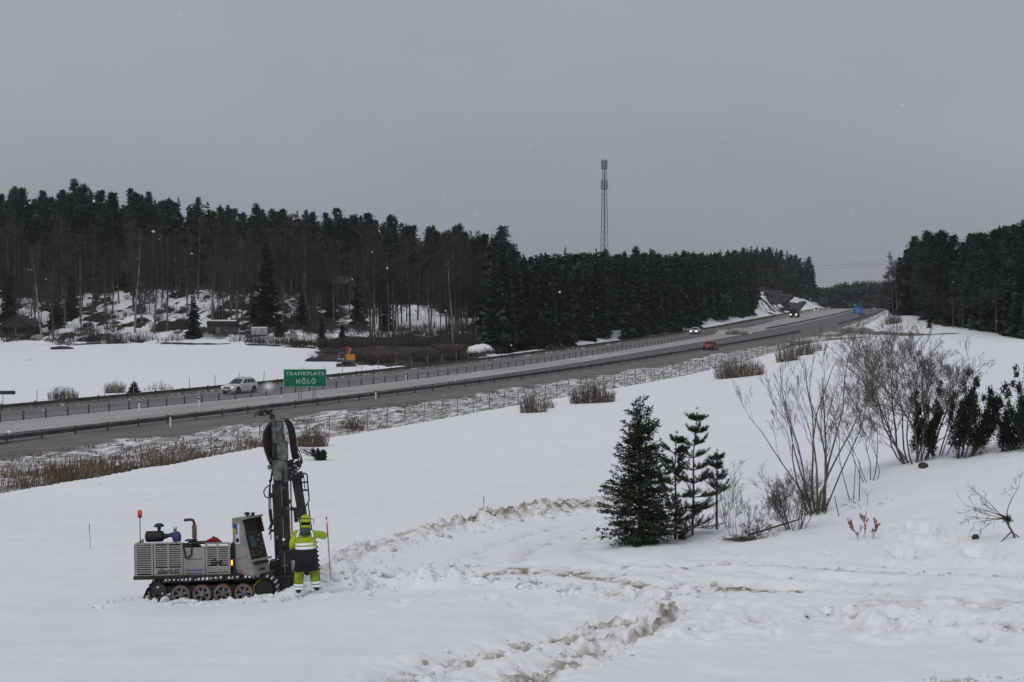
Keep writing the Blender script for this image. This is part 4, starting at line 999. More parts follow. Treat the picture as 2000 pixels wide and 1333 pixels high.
def tussocks():
    rng = np.random.RandomState(18); n = 26000
    Y = np.exp(rng.uniform(math.log(92), math.log(330), n)); s = rng.uniform(4.5, 14.5, n)
    h = heading(gN, Y); X = gN(Y) + s / np.cos(h)
    k = vnoise(X * .9, Y * .9) * .6 + vnoise(X * 2.1, Y * 2.1) * .4 > .56; X = X[k]; Y = Y[k]; n = len(X)
    z = base_h(X, Y); L = rng.uniform(.15, .42, n); base = np.stack([X, Y, z - .03], 1); d = unit(np.stack([rng.normal(0, .5, n), rng.normal(-.3, .4, n), np.ones(n) * .8], 1))
    sd = unit(np.stack([np.ones(n), rng.normal(0, .4, n), np.zeros(n)], 1)) * rng.uniform(.02, .05, n)[:, None]; tip = base + d * L[:, None]
    V = np.stack([base - sd, base + sd, tip], 1).reshape(-1, 3); Fx = np.arange(n * 3).reshape(-1, 3)
    return fast_mesh('verge_grass', V, Fx, [M['reed']])
tag(obj('verge_grass', tussocks()), 'flattened straw coloured grass showing through snow on the road verge', 'grass', kind='stuff')

# roadside bushes, each its own thing
def bush(px, py, wpx, hpx, label, m='bush', Y=None, n=None, cat='bush', evergreen=False):
    p = gp(px, py, 60) if Y is None else on(px, Y); sc = p.y / F; Wd = wpx * sc / 2; Hh = hpx * sc
    t = thing('bush', label, cat, p); rr = random.Random(int(px * 7 + py)); b = MB()
    for i in range(int(2.4 * (n or max(50, int(Wd * 60))))):
        a = rr.uniform(0, 6.283); q = math.sqrt(rr.random()) * Wd
        x, y = math.cos(a) * q, math.sin(a) * q * .7; L = Hh * rr.uniform(.30, 1.12) * (1 - .45 * (q / Wd) ** 2)
        pts = [Vector((x, y, -.2))]; d = Vector((math.cos(a) * .18 * q / Wd + rr.gauss(0, .08), rr.gauss(0, .1), 1)).normalized()
        for k in range(3):
            pts.append(pts[-1] + d * (L + .2) / 3); d = (d + Vector((rr.gauss(0, .15), rr.gauss(0, .15), 0))).normalized()
        b.tube(pts, [.022, .018, .013, .006], 3, cap=False)
        for k in range(3):
            f = rr.uniform(.35, .9) * 3; kk = min(int(f), 2); s0 = pts[kk].lerp(pts[kk + 1], f - kk)
            e = s0 + Vector((rr.gauss(0, .35), rr.gauss(0, .35), rr.uniform(.3, .8))).normalized() * L * rr.uniform(.15, .35)
            b.tube([s0, s0.lerp(e, .5), e], [.012, .010, .005], 3, cap=False)
    b.build('stems', M[m], t)
    return t
bush(123, 780, 58, 26, 'round brown bush beyond the far guardrail above the barrier posts')
bush(225, 768, 40, 26, 'thin brown bush left of the little dark evergreen beyond the road')
bush(310, 762, 60, 16, 'low sparse twigs right of the little dark evergreen beyond the road', n=30)
bush(1043, 806, 52, 48, 'tall narrow brown bush on the fence line, leftmost of the fence bushes')
bush(1070, 798, 26, 30, 'few bare stems beside the narrow brown bush on the fence', n=22)
bush(1157, 787, 88, 42, 'broad rounded brown bush on the fence line above the young spruce', n=190)
bush(1443, 737, 96, 44, 'long dense brown thicket on the fence line below the red car', n=230)
bush(1538, 706, 44, 44, 'rounded grey bush at the far end of the fence line')
bush(1572, 694, 36, 38, 'small grey bush behind the rounded grey bush by the fence end')
bush(1600, 686, 26, 26, 'low twigs at the very end of the fence line', n=30)
bush(1745, 630, 36, 26, 'dark bush on the snowy bank at the tip of the right-hand forest', Y=330)
bush(1440, 654, 46, 12, 'brown scrub on the island in the motorway median', n=120)
bush(1365, 652, 20, 8, 'tuft of scrub where the median barrier meets the island', n=30)
bush(690, 838, 40, 22, 'sparse dry stalks at the fence above the fallen bush', n=60, m='reed')
bush(610, 872, 60, 40, 'tall pale dry stalks behind the drill mast by the ditch', n=110, m='reed')
p = gp(262, 768, 150); plant('small_spruce', [SPR[1]], 1.5, p, 'little dark evergreen beyond the far guardrail among brown bushes', None, 20, 3.6)
p = on(1815, 300); plant('small_spruce', [SPR[0]], 1.9, p, 'tiny spruce on the snow before the right-hand forest', None, 20, 2.0)

# ------------------------------------------------------------------ near trees and shrubs
def near_spruce(H=4.2, rad=1.05, seed=1):
    rng = np.random.RandomState(seed); br = MB(); tr = MB()
    tr.tube([(0, 0, -.3), (0.02, 0, H * .35), (-.02, .02, H * .7), (0, 0, H)], [.075, .055, .03, .006], 6, cap=False)
    B = []; D = []; Ln = []; W = []
    z = 0.12
    while z < H * .97:
        t = z / H; m = rng.randint(6, 10) if t < .8 else 4
        for k in range(m):
            a = rng.uniform(0, 6.283)
            L = rad * min(1.0, (1 - t) ** .70 * 1.10) * (rng.uniform(.45, 1.05) if rng.rand() < .8 else rng.uniform(1.05, 1.45)) * (1 + .28 * math.sin(a * 2 + z * 2.3) + .18 * math.sin(a * 3 - z * 4.1)) * (0.62 if t < .10 else 1) + .05
            L = min(L, rad * 1.12 * (1 - t) ** .62 + .08)
            if t > .78: L = L * .75 + .05
            el = (-.30 + 0.85 * t) + rng.uniform(-.2, .2)
            d = np.array([math.cos(a) * math.cos(el), math.sin(a) * math.cos(el), math.sin(el)])
            p0 = np.array([0, 0, z + rng.uniform(-.05, .05)]); p1 = p0 + d * L * .6; p2 = p1 + (d + np.array([0, 0, .25])) * L * .4
            br.tube([p0, p1, p2], [.012 * (1 - .5 * t), .008, .004], 3, cap=False)
            ns = max(4, int(L / .045))
            tt = rng.uniform(.12, 1.0, ns) if t < .8 else rng.uniform(.35, 1, ns)
            pos = np.where(tt[:, None] < .6, p0 + (p1 - p0) * (tt[:, None] / .6), p1 + (p2 - p1) * ((tt[:, None] - .6) / .4))
            side = unit(np.cross(d, [0, 0, 1.0])); sg = np.where(rng.rand(ns) < .5, -1, 1)[:, None]
            dd = unit(d * rng.uniform(.5, 1, (ns, 1)) + side * sg * rng.uniform(.3, 1, (ns, 1)) + np.stack([np.zeros(ns), np.zeros(ns), rng.uniform(-.4, .3, ns)], 1))
            tl = (.10 + .20 * (1 - tt) * L) * rng.uniform(.7, 1.2, ns)
            for q in range(6):      # needles set along each twig
                f = rng.uniform(0, .9, ns)[:, None]; B.append(pos + dd * tl[:, None] * f)
                D.append(unit(dd + rng.normal(0, .45, (ns, 3)))); Ln.append(rng.uniform(.05, .11, ns)); W.append(rng.uniform(.018, .04, ns))
        z += rng.uniform(.05, .10) if t < .8 else rng.uniform(.12, .2)
    for k in range(190):        # inner shoots that close the crown
        t = rng.rand() ** 1.5 * .9; a = rng.uniform(0, 6.283); q = rad * (1 - t) ** .75 * rng.uniform(.15, .85); c = np.array([math.cos(a) * q, math.sin(a) * q, H * t + .08 - q * .12]); n_ = 26
        B.append(c + rng.normal(0, .06, (n_, 3))); D.append(unit(np.array([math.cos(a), math.sin(a), -.15]) + rng.normal(0, .6, (n_, 3)))); Ln.append(rng.uniform(.05, .11, n_)); W.append(rng.uniform(.02, .04, n_))
    V, Fx = fronds(rng, np.concatenate(B), np.concatenate(D), np.concatenate(Ln), np.concatenate(W), 0)
    return fast_mesh('crown', V, Fx, [M['near_needle']]), tr.mesh('trunk', [M['bark']]), br.mesh('branches', [M['near_twig']])

def near_pine(H=3.4, seed=1, whorls=7, rad=.75, low=.12, lean=0.0, tuft=46):
    rng = np.random.RandomState(seed); br = MB(); tr = MB()
    ax = lambda z: np.array([lean * (z / H) ** 2 + .03 * math.sin(z * 2), .02 * math.cos(z * 3), z])
    tr.tube([ax(-.3) * [0, 0, 1], ax(H * .33), ax(H * .66), ax(H * .97)], [.045, .035, .022, .008], 5, cap=False)
    B = []; D = []; Ln = []; W = []
    def tufts(c, d, n, l=.09):
        dd = unit(unit(d) + rng.normal(0, .42, (n, 3))); B.append(np.repeat(c[None], n, 0) + rng.normal(0, .018, (n, 3))); D.append(dd); Ln.append(rng.uniform(.6, 1.15, n) * l); W.append(rng.uniform(.008, .015, n))
    for k in range(whorls):
        t = low + (1 - low) * (k / whorls) ** .9; z = H * t
        for j in range(rng.randint(4, 7)):
            a = rng.uniform(0, 6.283); L = rad * (1.08 - t) ** .7 * rng.uniform(.6, 1.1); el = rng.uniform(-.1, .35) + .35 * t
            d = np.array([math.cos(a) * math.cos(el), math.sin(a) * math.cos(el), math.sin(el)]); p0 = ax(z); p1 = p0 + d * L * .55; d2 = unit(d + np.array([0, 0, .38])); p2 = p1 + d2 * L * .45
            br.tube([p0, p1, p2], [.016, .011, .005], 3, cap=False)
            for f in np.linspace(.40, 1, 13):
                c = p0 + (p1 - p0) * min(f / .55, 1) if f < .55 else p1 + (p2 - p1) * ((f - .55) / .45); tufts(c, d2 * .8, int(tuft * (.12 + .2 * f)))
            for s in range(6):
                f = rng.uniform(.25, .95); c = p0 + (p1 - p0) * f; ds = unit(d + np.array([rng.normal(0, .6), rng.normal(0, .6), .3])); e = c + ds * L * rng.uniform(.2, .45)
                br.tube([c, e], [.008, .004], 3, cap=False)
                for f2 in (.3, .45, .6, .75, .9, 1): tufts(c + (e - c) * f2, ds * .8, int(tuft * .22))
    for f in np.linspace(.8, 1.0, 6): tufts(ax(H * f), np.array([0, 0, .9]), tuft // 2, .08)
    V, Fx = fronds(rng, np.concatenate(B), np.concatenate(D), np.concatenate(Ln), np.concatenate(W), 0)
    return fast_mesh('crown', V, Fx, [M['near_pine']]), tr.mesh('trunk', [M['bark']]), br.mesh('branches', [M['near_twig']])

def tree3(name, label, meshes, p, rz=0, scale=1.0):
    t = thing(name, label, 'tree', p, rz, None, scale)
    for n_, me in zip(('crown', 'trunk', 'branches'), meshes): obj(n_, me, None, t)
    return t
def hpx(px, py0, py1): p = gp(px, py0); return p, (py0 - py1) / F * p.y * 1.01
p, H = hpx(1250, 1066, 776); tree3('young_spruce', 'dense young spruce in front of the two small pines', near_spruce(H, 1.18, 4), p, .4)
p, H = hpx(1352, 1050, 806); tree3('young_pine', 'slender young pine with open whorls, just right of the young spruce', near_pine(H, 5, 9, 1.20, .06, .30, 30), p, 1.0)
p, H = hpx(1400, 1040, 888); tree3('young_pine', 'smallest pine with a bushy top, right of the slender pine', near_pine(H, 8, 4, .95, .48, 0, 32), p, 2.0)
p, H = hpx(1318, 1056, 850); tree3('young_pine', 'bushy dark pine crowding between the young spruce and slender pine', near_pine(H, 9, 9, 1.20, .04, .05, 46), p, 0.2)

def bare_clump(name, label, p, stems, H, fan, seed, r=.035, maxl=3, kids=(4, 7), lean=(0, 0), cat='tree', up=.5, spread=.25, m1='near_bark', m2='near_twig', wander=.12, shrink=(.30, .55), start=.3, rmin=.0032, ang=(.35, .95)):
    rng = random.Random(seed); st, tw = MB(), MB()
    for i in range(stems):
        a = 6.283 * i / stems + rng.uniform(-.4, .4); f = fan * rng.uniform(.25, 1.0)
        d = (math.cos(a) * f + lean[0], math.sin(a) * f * .7 + lean[1], 1)
        grow([st, tw], rng, (math.cos(a) * spread * rng.random(), math.sin(a) * spread * rng.random(), -.2), d, H * rng.uniform(.7, 1.08), r * rng.uniform(.6, 1.1), 0, maxl, up=up, wander=wander, kids=kids, shrink=shrink, ang=ang, nseg=6, start=start, rmin=rmin)
    t = thing(name, label, cat, p); st.build('trunk', M[m1], t); tw.build('crown', M[m2], t)
    return t
p, H = hpx(1598, 1003, 682)
bare_clump('sallow_tree', 'fan of many slender bare stems, tallest leafless clump beside the junipers', p, 11, H * .98, .42, 3, .046, 3, (4, 6), lean=(-.06, 0), spread=.30, start=.36, ang=(.25, .7), shrink=(.3, .52))
b0 = gp(1590, 1003)
p, H = hpx(1785, 905, 668)
bare_clump('sallow_tree', 'wide leafless crown of fine twigs left of the dark junipers', p, 12, H * .95, .95, 12, .042, 3, (8, 11), lean=(-.12, 0), spread=.5, wander=.17, shrink=(.33, .6), start=.22)
p, H = hpx(1850, 895, 690)
bare_clump('sallow_tree', 'leafless tree rising behind the dark junipers', p + Vector((0, 1.2, 0)), 6, H, .6, 14, .030, 3, (5, 8), spread=.3, wander=.17, start=.25)
p, H = hpx(1700, 938, 760)
bare_clump('sallow_shrub', 'small leafless clump at the crest, left of the wide crown', p, 5, H, .6, 15, .024, 3, (5, 8), cat='shrub', wander=.17)
p, H = hpx(1665, 975, 800)
bare_clump('sapling', 'single thin bare sapling between the tall stems and the crest', p, 2, H, .25, 16, .018, 3, (5, 8), lean=(-.05, 0), cat='shrub', spread=.05)
p, H = hpx(1548, 1038, 915)
bare_clump('thorn_shrub', 'dense dark twiggy shrub at the foot of the fan of stems', p, 18, H, .8, 17, .014, 2, (8, 12), cat='shrub', wander=.2, m1='near_twig', start=.15, shrink=(.3, .5))
p, H = hpx(1590, 1004, 950)
bare_clump('thorn_shrub', 'mossy dark clump of shoots around the base of the tall stems', p + Vector((0, -.25, 0)), 26, H, .35, 18, .016, 1, (5, 9), cat='shrub', wander=.15, m1='near_twig', start=.15, spread=.5)
p, H = hpx(1440, 1048, 960)
bare_clump('twig_shrub', 'thin brown twigs right of the smallest pine', p, 7, H, .6, 19, .009, 2, (6, 9), cat='shrub', wander=.2, m1='near_twig')
p, H = hpx(1425, 1040, 900)
bare_clump('twig_shrub', 'tall fine shoots rising behind the smallest pine', p + Vector((0, .5, 0)), 5, H, .25, 29, .008, 2, (5, 8), cat='shrub', wander=.1, m1='near_twig')
p, H = hpx(1480, 1052, 1010)
bare_clump('twig_shrub', 'low tangle of twigs lying between the pines and the dark shrub', p, 12, H * 1.2, 1.4, 20, .010, 2, (6, 9), cat='shrub', wander=.3, m1='near_twig', up=.1)
p, H = hpx(1690, 1056, 1000)
bare_clump('red_sapling', 'tiny reddish sapling alone on the snow slope', p, 3, H, .3, 21, .008, 2, (7, 10), cat='shrub', wander=.15, m1='redtwig', m2='redtwig', rmin=.006)
p, H = hpx(1505, 1020, 960)
bare_clump('twig_shrub', 'sparse thin shoots just left of the dark twiggy shrub', p, 5, H, .5, 22, .008, 2, (5, 8), cat='shrub', wander=.2, m1='near_twig')
p, H = hpx(1690, 990, 950)
bare_clump('twig_shrub', 'arching twigs half buried in the snow hollow below the crest', p, 7, H * 1.3, 1.6, 23, .009, 1, (5, 8), cat='shrub', wander=.25, m1='near_twig', up=-.2)

def evergreen(label, p, H, rad, seed, n=90, m='juniper', shape=1.0, lean=0, name='juniper_shrub', clump=.16):
    """upright shrub of many sprays on several stems"""
    rng = np.random.RandomState(seed); st = MB(); B = []; D = []; Ln = []; W = []
    ns = max(5, n // 9)
    for i in range(ns):
        a = 6.283 * i / ns + rng.uniform(-.4, .4); q = rng.uniform(.25, 1.0); top = np.array([math.cos(a) * rad * q + lean * rng.uniform(.5, 1.15), math.sin(a) * rad * q * .8, H * rng.uniform(.5, 1.0) * (1 - .25 * shape * q ** 2)])
        root = np.array([math.cos(a) * rad * .22, math.sin(a) * rad * .2, -.1]); mid = root * .5 + top * .5 + np.array([math.cos(a), math.sin(a), 0]) * rad * .12 + rng.normal(0, .04, 3)
        P = lambda t: (1 - t) ** 2 * root + 2 * t * (1 - t) * mid + t * t * top
        st.tube([P(t) for t in (0, .25, .5, .75, 1)], [.026, .022, .016, .010, .004], 4, cap=False)
        m_ = rng.randint(9, 14)
        for j in range(m_):
            t = .22 + .78 * (j + rng.rand()) / m_; w_ = (1.25 - .7 * t); aa = rng.uniform(0, 6.283); c = P(t) + np.array([math.cos(aa), math.sin(aa), rng.uniform(-.1, .5)]) * clump * 1.25 * w_ * rng.rand()
            if rng.rand() < .10: continue
            k = int(rng.randint(110, 190) * w_); o = rng.normal(0, .62, (k, 3)) * np.array([clump, clump, clump * 1.6]) * w_ * rng.uniform(.7, 1.15); B.append(c + o)
            D.append(unit(o * 1.5 + rng.normal(0, .1, (k, 3)) + np.array([math.cos(a) * .2, math.sin(a) * .2, .35]))); Ln.append(rng.uniform(.05, .12, k)); W.append(rng.uniform(.020, .042, k))
    V, Fx = fronds(rng, np.concatenate(B), np.concatenate(D), np.concatenate(Ln), np.concatenate(W), 0)
    t = thing(name, label, 'shrub', p); obj('crown', fast_mesh('crown', V, Fx, [M[m]]), None, t); st.build('trunk', M['near_twig'], t)
    return t
p, H = hpx(1882, 893, 735); evergreen('broad dark juniper on the crest of the snow bank', p, H * 1.08, .92, 31, 118, lean=.70, clump=.14, shape=.6)
p, H = hpx(1800, 903, 742); evergreen('narrow dark juniper standing inside the wide leafless crown', p, H * 1.05, .66, 32, 56, lean=.30, clump=.12, shape=.8)
p, H = hpx(1965, 880, 778); evergreen('dark juniper at the right end of the crest', p, H * 1.1, .66, 33, 60, lean=.50, clump=.13, shape=.5)
p = gp(2016, 878); evergreen('tall dark evergreen cut by the right edge of the picture', p, (878 - 690) / F * p.y, .60, 34, 60, lean=-.30, shape=.3, clump=.13)
# fallen dark bush at the far edge of the snowfield
p = gp(625, 897, 60); t = evergreen('dark uprooted bush lying on the snow behind the drill mast', p, .95, .62, 35, 60, clump=.13, name='fallen_bush', lean=-.1)
b = MB(); rr = random.Random(4)
for i in range(16):
    b.tube([(-.2, 0, .3), (-.8 + rr.gauss(0, .1), rr.gauss(0, .2), .55 + rr.gauss(0, .15)), (-1.5 + rr.gauss(0, .25), rr.gauss(0, .3), .8 + rr.gauss(0, .25))], [.03, .02, .008], 3, cap=False)
b.build('branches', M['near_twig'], t)

# uprooted shrub at the right
p = gp(1968, 1052); t = thing('uprooted_shrub', 'uprooted bare shrub with a dark root ball on the right snow bank', 'shrub', p)
b = MB(); tw = MB(); rr = random.Random(12); rb = Vector((-.02, 0, .52))
b.tube([(.22, 0, -.1), (.14, 0, .15), (.02, 0, .35), rb], [.03, .028, .026, .03], 5)
b.tube([(-.2, -.1, -.05), (0, -.05, .12), (.1, 0, .2)], [.012, .016, .02], 4); b.tube([(.5, -.1, .02), (.28, 0, .06), (.14, 0, .16)], [.012, .018, .02], 4)
for i in range(120):
    d = Vector((rr.gauss(0, 1), rr.gauss(0, 1), rr.gauss(0, 1))).normalized(); e = rb + Vector((d.x * .20, d.y * .2, d.z * .16)) * rr.uniform(.4, 1); tw.tube([rb, e], [.012, .004], 3, cap=False)
for i in range(7): grow([b, tw], rr, rb, (-1 + rr.gauss(0, .35), rr.gauss(0, .4), .35 + rr.gauss(0, .4)), rr.uniform(.8, 1.35), .014, 1, 3, up=.05, wander=.12, kids=(3, 5), nseg=5)
b.build('trunk', M['near_twig'], t); tag(tw.build('roots', M['near_twig'], t), kind='stuff')

# small bits on the slope
def lump(name, p, r, m, seed, squash=(1, 1, .7), rough=.35, sub=2):
    bm = bmesh.new(); bmesh.ops.create_icosphere(bm, subdivisions=sub, radius=1.0); rg = np.random.RandomState(seed); o_ = rg.uniform(0, 50, 3)
    for v in bm.verts:
        c = v.co; n_ = float(fbm(np.array([c.x * 1.3 + o_[0] + c.z]), np.array([c.y * 1.3 + o_[1] - c.z * .7]), 3)[0]) - .5
        v.co = c * (1 + rough * 2 * n_)
        v.co = Vector((v.co.x * squash[0], v.co.y * squash[1], v.co.z * squash[2])) * r
    me = bpy.data.meshes.new(name); bm.to_mesh(me); bm.free(); me.materials.append(m)
    me.polygons.foreach_set('use_smooth', [sub > 1] * len(me.polygons))
    return me
def rock_at(name, label, px, py, r, m, seed, cat, squash=(1, .8, .6), sink=.3, group=None, y0=16):
    p = gp(px, py, y0); o = obj(name, lump(name, p, r, m, seed, squash)); o.location = p + Vector((0, 0, r * squash[2] * (1 - sink) * .6)); o.rotation_euler = (0, 0, seed * 1.3)
    return tag(o, label, cat, group)
rock_at('stone', 'small brown stone on the snow slope near the uprooted shrub', 1905, 1052, .11, M['dirtyclod'], 3, 'stone', (1.0, .7, .8)).data.materials[0] = mat('brown_stone', (.10, .06, .045), (.035, .03, .028), .9, 12)
rock_at('stump', 'little dark stump in the snow right of the small pines', 1332, 1056, .13, M['rock'], 5, 'stump', (1, .8, .9))
rock_at('stone', 'dark stone half buried at the crest below the wide crown', 1803, 912, .22, M['rock'], 6, 'stone', (1.3, .8, .5))
b = MB(); p0 = gp(1462, 1052); p1 = gp(1560, 1034); b.tube([p0 + Vector((0, 0, .05)), p0.lerp(p1, .5) + Vector((0, 0, .14)), p1 + Vector((0, 0, .22))], [.035, .03, .022], 6)
tag(b.build('fallen_branch', M['near_twig']), 'dark branch lying aslant below the dense twiggy shrub', 'branch')
b = MB(); p0 = gp(1462, 1056); rr = random.Random(3)
for i in range(140):
    q = p0 + Vector((rr.gauss(0, .28), rr.gauss(0, .15), .0)); e = q + Vector((rr.gauss(0, .25), rr.gauss(0, .1), abs(rr.gauss(.06, .08)))); b.tube([q, e], [.012, .005], 3, cap=False)
tag(b.build('brush_heap', M['near_twig']), 'small dark heap of dead twigs at the lower end of the fallen branch', 'brush')
for px, py, h, lab, dx in ((1517, 978, 38, 'short thin post behind the dense twiggy shrub', 0), (1640, 1010, 40, 'leaning stick at the foot of the tall bare stems', -.16), (1678, 980, 78, 'thin upright cane on the snow left of the crest', .02)):
    p = gp(px, py); H = h / F * p.y; b = MB(); b.tube([(0, 0, -.1), (dx, 0, H)], [.016, .012], 5); o = b.build('stick', M['near_twig']); o.location = p; tag(o, lab, 'stick')

# survey stakes
def stake(px, py, top, label, redtop=True, dx=0.0, r=.016, redlen=.3):
    p = gp(px, py); H = (py - top) / F * p.y * 1.02
    t = thing('survey_stake', label, 'stake', p); b = MB()
    b.tube([(0, 0, -.3), (dx * (1 - redlen), 0, H * (1 - redlen))], [r, r], 6); b.build('shaft', M['stake'], t)
    b = MB(); b.tube([(dx * (1 - redlen), 0, H * (1 - redlen)), (dx, 0, H)], [r * 1.15, r * 1.15], 6); b.build('tip', M['red'] if redtop else M['wood'], t)
stake(648, 1146, 1018, 'tall survey stake with a fluorescent red tip beside the operator', True, -.13)
stake(945, 1019, 977, 'thin survey stake standing alone beyond the dirty snow berm', False, 0, .013)
stake(177, 1074, 1026, 'thin leaning survey stake alone on the snow left of the drill rig', False, -.04, .012)

# clods of snow thrown up along the berm and ruts
CL = [lump('snow_clod', None, 1, M['snowlump'], 40 + i, (1, .85, .7), .75) for i in range(4)]
CD = [lump('dirty_clod', None, 1, M['dirtyclod'], 50 + i, (1, .85, .6), .6) for i in range(4)]
big = [(800, 1055, .20, 1), (820, 1050, .13, 1), (858, 1058, .15, 1), (878, 1056, .16, 1), (842, 1044, .18, 0), (868, 1040, .16, 0), (905, 1034, .20, 1), (925, 1033, .16, 0), (957, 1022, .26, 1), (985, 1018, .16, 1), (1063, 1000, .24, 1), (1075, 996, .28, 1), (1095, 1000, .2, 1), (1110, 1000, .2, 1), (1135, 996, .2, 1), (1160, 992, .2, 1), (1005, 1012, .2, 1), (1030, 1008, .18, 1),
       (775, 1066, .16, 1), (760, 1075, .15, 0), (740, 1078, .2, 0), (700, 1092, .24, 0), (715, 1090, .2, 0), (690, 1100, .2, 0), (665, 1118, .2, 0), (680, 1130, .22, 0), (640, 1140, .18, 0), (705, 1155, .28, 0), (720, 1150, .24, 0), (745, 1135, .24, 0), (765, 1140, .26, 0), (800, 1132, .28, 0), (815, 1128, .2, 0), (795, 1125, .2, 0), (770, 1118, .2, 0), (740, 1128, .16, 1), (715, 1165, .2, 0), (660, 1150, .18, 0), (830, 1140, .2, 0),
       (1040, 1150, .18, 0), (1060, 1156, .16, 0), (1100, 1160, .18, 0), (1130, 1154, .2, 0), (1160, 1150, .2, 0), (1210, 1152, .2, 0), (1335, 1148, .18, 0), (1300, 1170, .14, 1), (1195, 1122, .10, 0), (1545, 1130, .12, 1), (1700, 1055, .08, 0), (1165, 1050, .16, 0), (1140, 1054, .12, 1), (1060, 1062, .05, 0),
       (345, 1181, .22, 0), (362, 1180, .20, 0), (378, 1181, .16, 0), (320, 1181, .18, 0), (300, 1180, .16, 0), (332, 1183, .16, 0), (395, 1182, .12, 0), (430, 1182, .10, 0), (470, 1181, .10, 0), (510, 1180, .12, 0), (545, 1178, .14, 0), (562, 1175, .12, 0),
       (1005, 1254, .12, 1), (1080, 1236, .12, 1), (905, 1285, .12, 1), (880, 1292, .14, 1), (1240, 1232, .14, 1), (1265, 1226, .12, 1), (1180, 1262, .12, 0), (1135, 1286, .12, 1), (1045, 1320, .14, 1), (1110, 1240, .1, 1)]
for px, py, r, dirty in big:
    p = gp(px, py); o = obj('snow_clod', rnd.choice(CD if dirty else CL)); k = r * rnd.uniform(.6, .95) * (.8 if dirty else 1); o.scale = (k * rnd.uniform(.9, 1.4), k, k * rnd.uniform(.7, 1.0)); o.rotation_euler = (rnd.uniform(-.5, .5), rnd.uniform(-.5, .5), rnd.uniform(0, 6.28)); o.location = p + Vector((0, 0, r * .12))
    if dirty: tag(o, 'soil-stained clod of frozen snow along the churned track', 'snow clod', 'dirty snow clods along the track')
    else: tag(o, 'clean white clod of broken snow beside the churned track', 'snow clod', 'white snow clods along the track')
SO = [lump('soil_shade_clod', None, 1, mat('soil_and_shade_brown', (0.05, 0.04, 0.032), (0.16, 0.13, 0.10), 0.95, 3), 70 + i, (1.3, .9, .6), .6) for i in range(3)]  # dark brown lumps carry the pit shadows as well as soil
for px, py, r, dv in PITS:
    if dv < .8: continue
    p = gp(px, py); o = obj('soil_shade_clod', rnd.choice(SO)); k = min(r, .10) * rnd.uniform(.45, .7); o.scale = (k * 1.3, k, k * .8); o.rotation_euler = (rnd.uniform(-.4, .4), rnd.uniform(-.4, .4), rnd.uniform(0, 6.28)); o.location = p + Vector((0, 0, k * .25))
    tag(o, 'small dark clod of soil and painted pit shadow in the trampled snow', 'soil clod', 'soil and shadow clods in the trampled snow')
def crumbs():
    rng = np.random.RandomState(77); Vs = []; Fs = []; n0 = 0; mi = []
    bm = bmesh.new(); bmesh.ops.create_icosphere(bm, subdivisions=1, radius=1); V0 = np.array([v.co[:] for v in bm.verts]); F0 = np.array([[v.index for v in f.verts] for f in bm.faces]); bm.free()
    lines = [(FEAT[0][0], 1.0, 420, .35), (FEAT[1][0], .6, 300, .8), (FEAT[2][0], .9, 300, .1), (FEAT[3][0], .6, 220, .25), (FEAT[5][0], .4, 230, .5), (FEAT[6][0], .45, 260, .5), (FEAT[8][0], .35, 160, .8), (FEAT[12][0], .3, 80, .5), (FEAT[11][0], .25, 60, .5), (FEAT[13][0], .25, 60, .5), (FEAT[24][0], .5, 120, .1)]
    for P, wd, n, dirty in lines:
        sg = np.diff(P, axis=0); ln = np.hypot(sg[:, 0], sg[:, 1]); cum = np.concatenate([[0], np.cumsum(ln)])
        s = rng.uniform(0, cum[-1], n); X = np.interp(s, cum, P[:, 0]) + rng.normal(0, wd, n) * .7; Y = np.interp(s, cum, P[:, 1]) + rng.normal(0, wd, n) * .7
        Z = ground(X, Y); r = np.minimum(.012 + rng.exponential(.022, n), .10)
        for i in range(n):
            V = V0 * (1 + rng.uniform(-.35, .35, V0.shape)) * r[i] * np.array([1.2, 1, .8]); Vs.append(V + [X[i], Y[i], Z[i] + r[i] * .25]); Fs.append(F0 + n0); n0 += len(V0); mi += [1 if rng.rand() < dirty else 0] * len(F0)
    me = fast_mesh('snow_crumbs', np.concatenate(Vs), np.concatenate(Fs), [M['snowlump'], M['dirtyclod']]); me.polygons.foreach_set('material_index', mi); return me
tag(obj('snow_crumbs', crumbs()), 'crumbs of broken and soil-stained snow strewn along the tracks', 'snow crumbs', kind='stuff')

# ------------------------------------------------------------------ drill rig
SR = 38.1 / F
RP = gp(423, 1169)
rig = thing('drill_rig', 'grey tracked drilling rig with a tall dark mast standing in the snow', 'drill rig', RP - Vector((0, 0, .03)), rot=(0, R(-1.0), R(1.5)))
def rx(px): return (px - 415) * SR
def rz_(py): return (1171 - py) * SR * 1.018
def loop_hull(circles, n=260):
    P = []
    for cx, cz, r in circles:
        for k in range(40):
            t = 2 * math.pi * k / 40; P.append((cx + r * math.cos(t), cz + r * math.sin(t)))
    P = sorted(set(P))
    def half(pts):
        h = []
        for p in pts:
            while len(h) > 1 and (h[-1][0] - h[-2][0]) * (p[1] - h[-2][1]) - (h[-1][1] - h[-2][1]) * (p[0] - h[-2][0]) <= 0: h.pop()
            h.append(p)
        return h[:-1]
    H = np.array(half(P) + half(P[::-1])); H = np.concatenate([H, H[:1]]); L = np.concatenate([[0], np.cumsum(np.hypot(*np.diff(H, axis=0).T))])
    s = np.linspace(0, L[-1], n, endpoint=False); return np.stack([np.interp(s, L, H[:, 0]), np.interp(s, L, H[:, 1])], 1), L[-1]
WH = [(rx(356), .255, .235), (rx(397), .255, .235), (rx(437), .255, .235), (rx(478), .255, .235)]
IDL = (rx(314), .34, .19); SPK = (rx(517), .34, .255)
hull, hl = loop_hull([IDL, SPK] + WH)
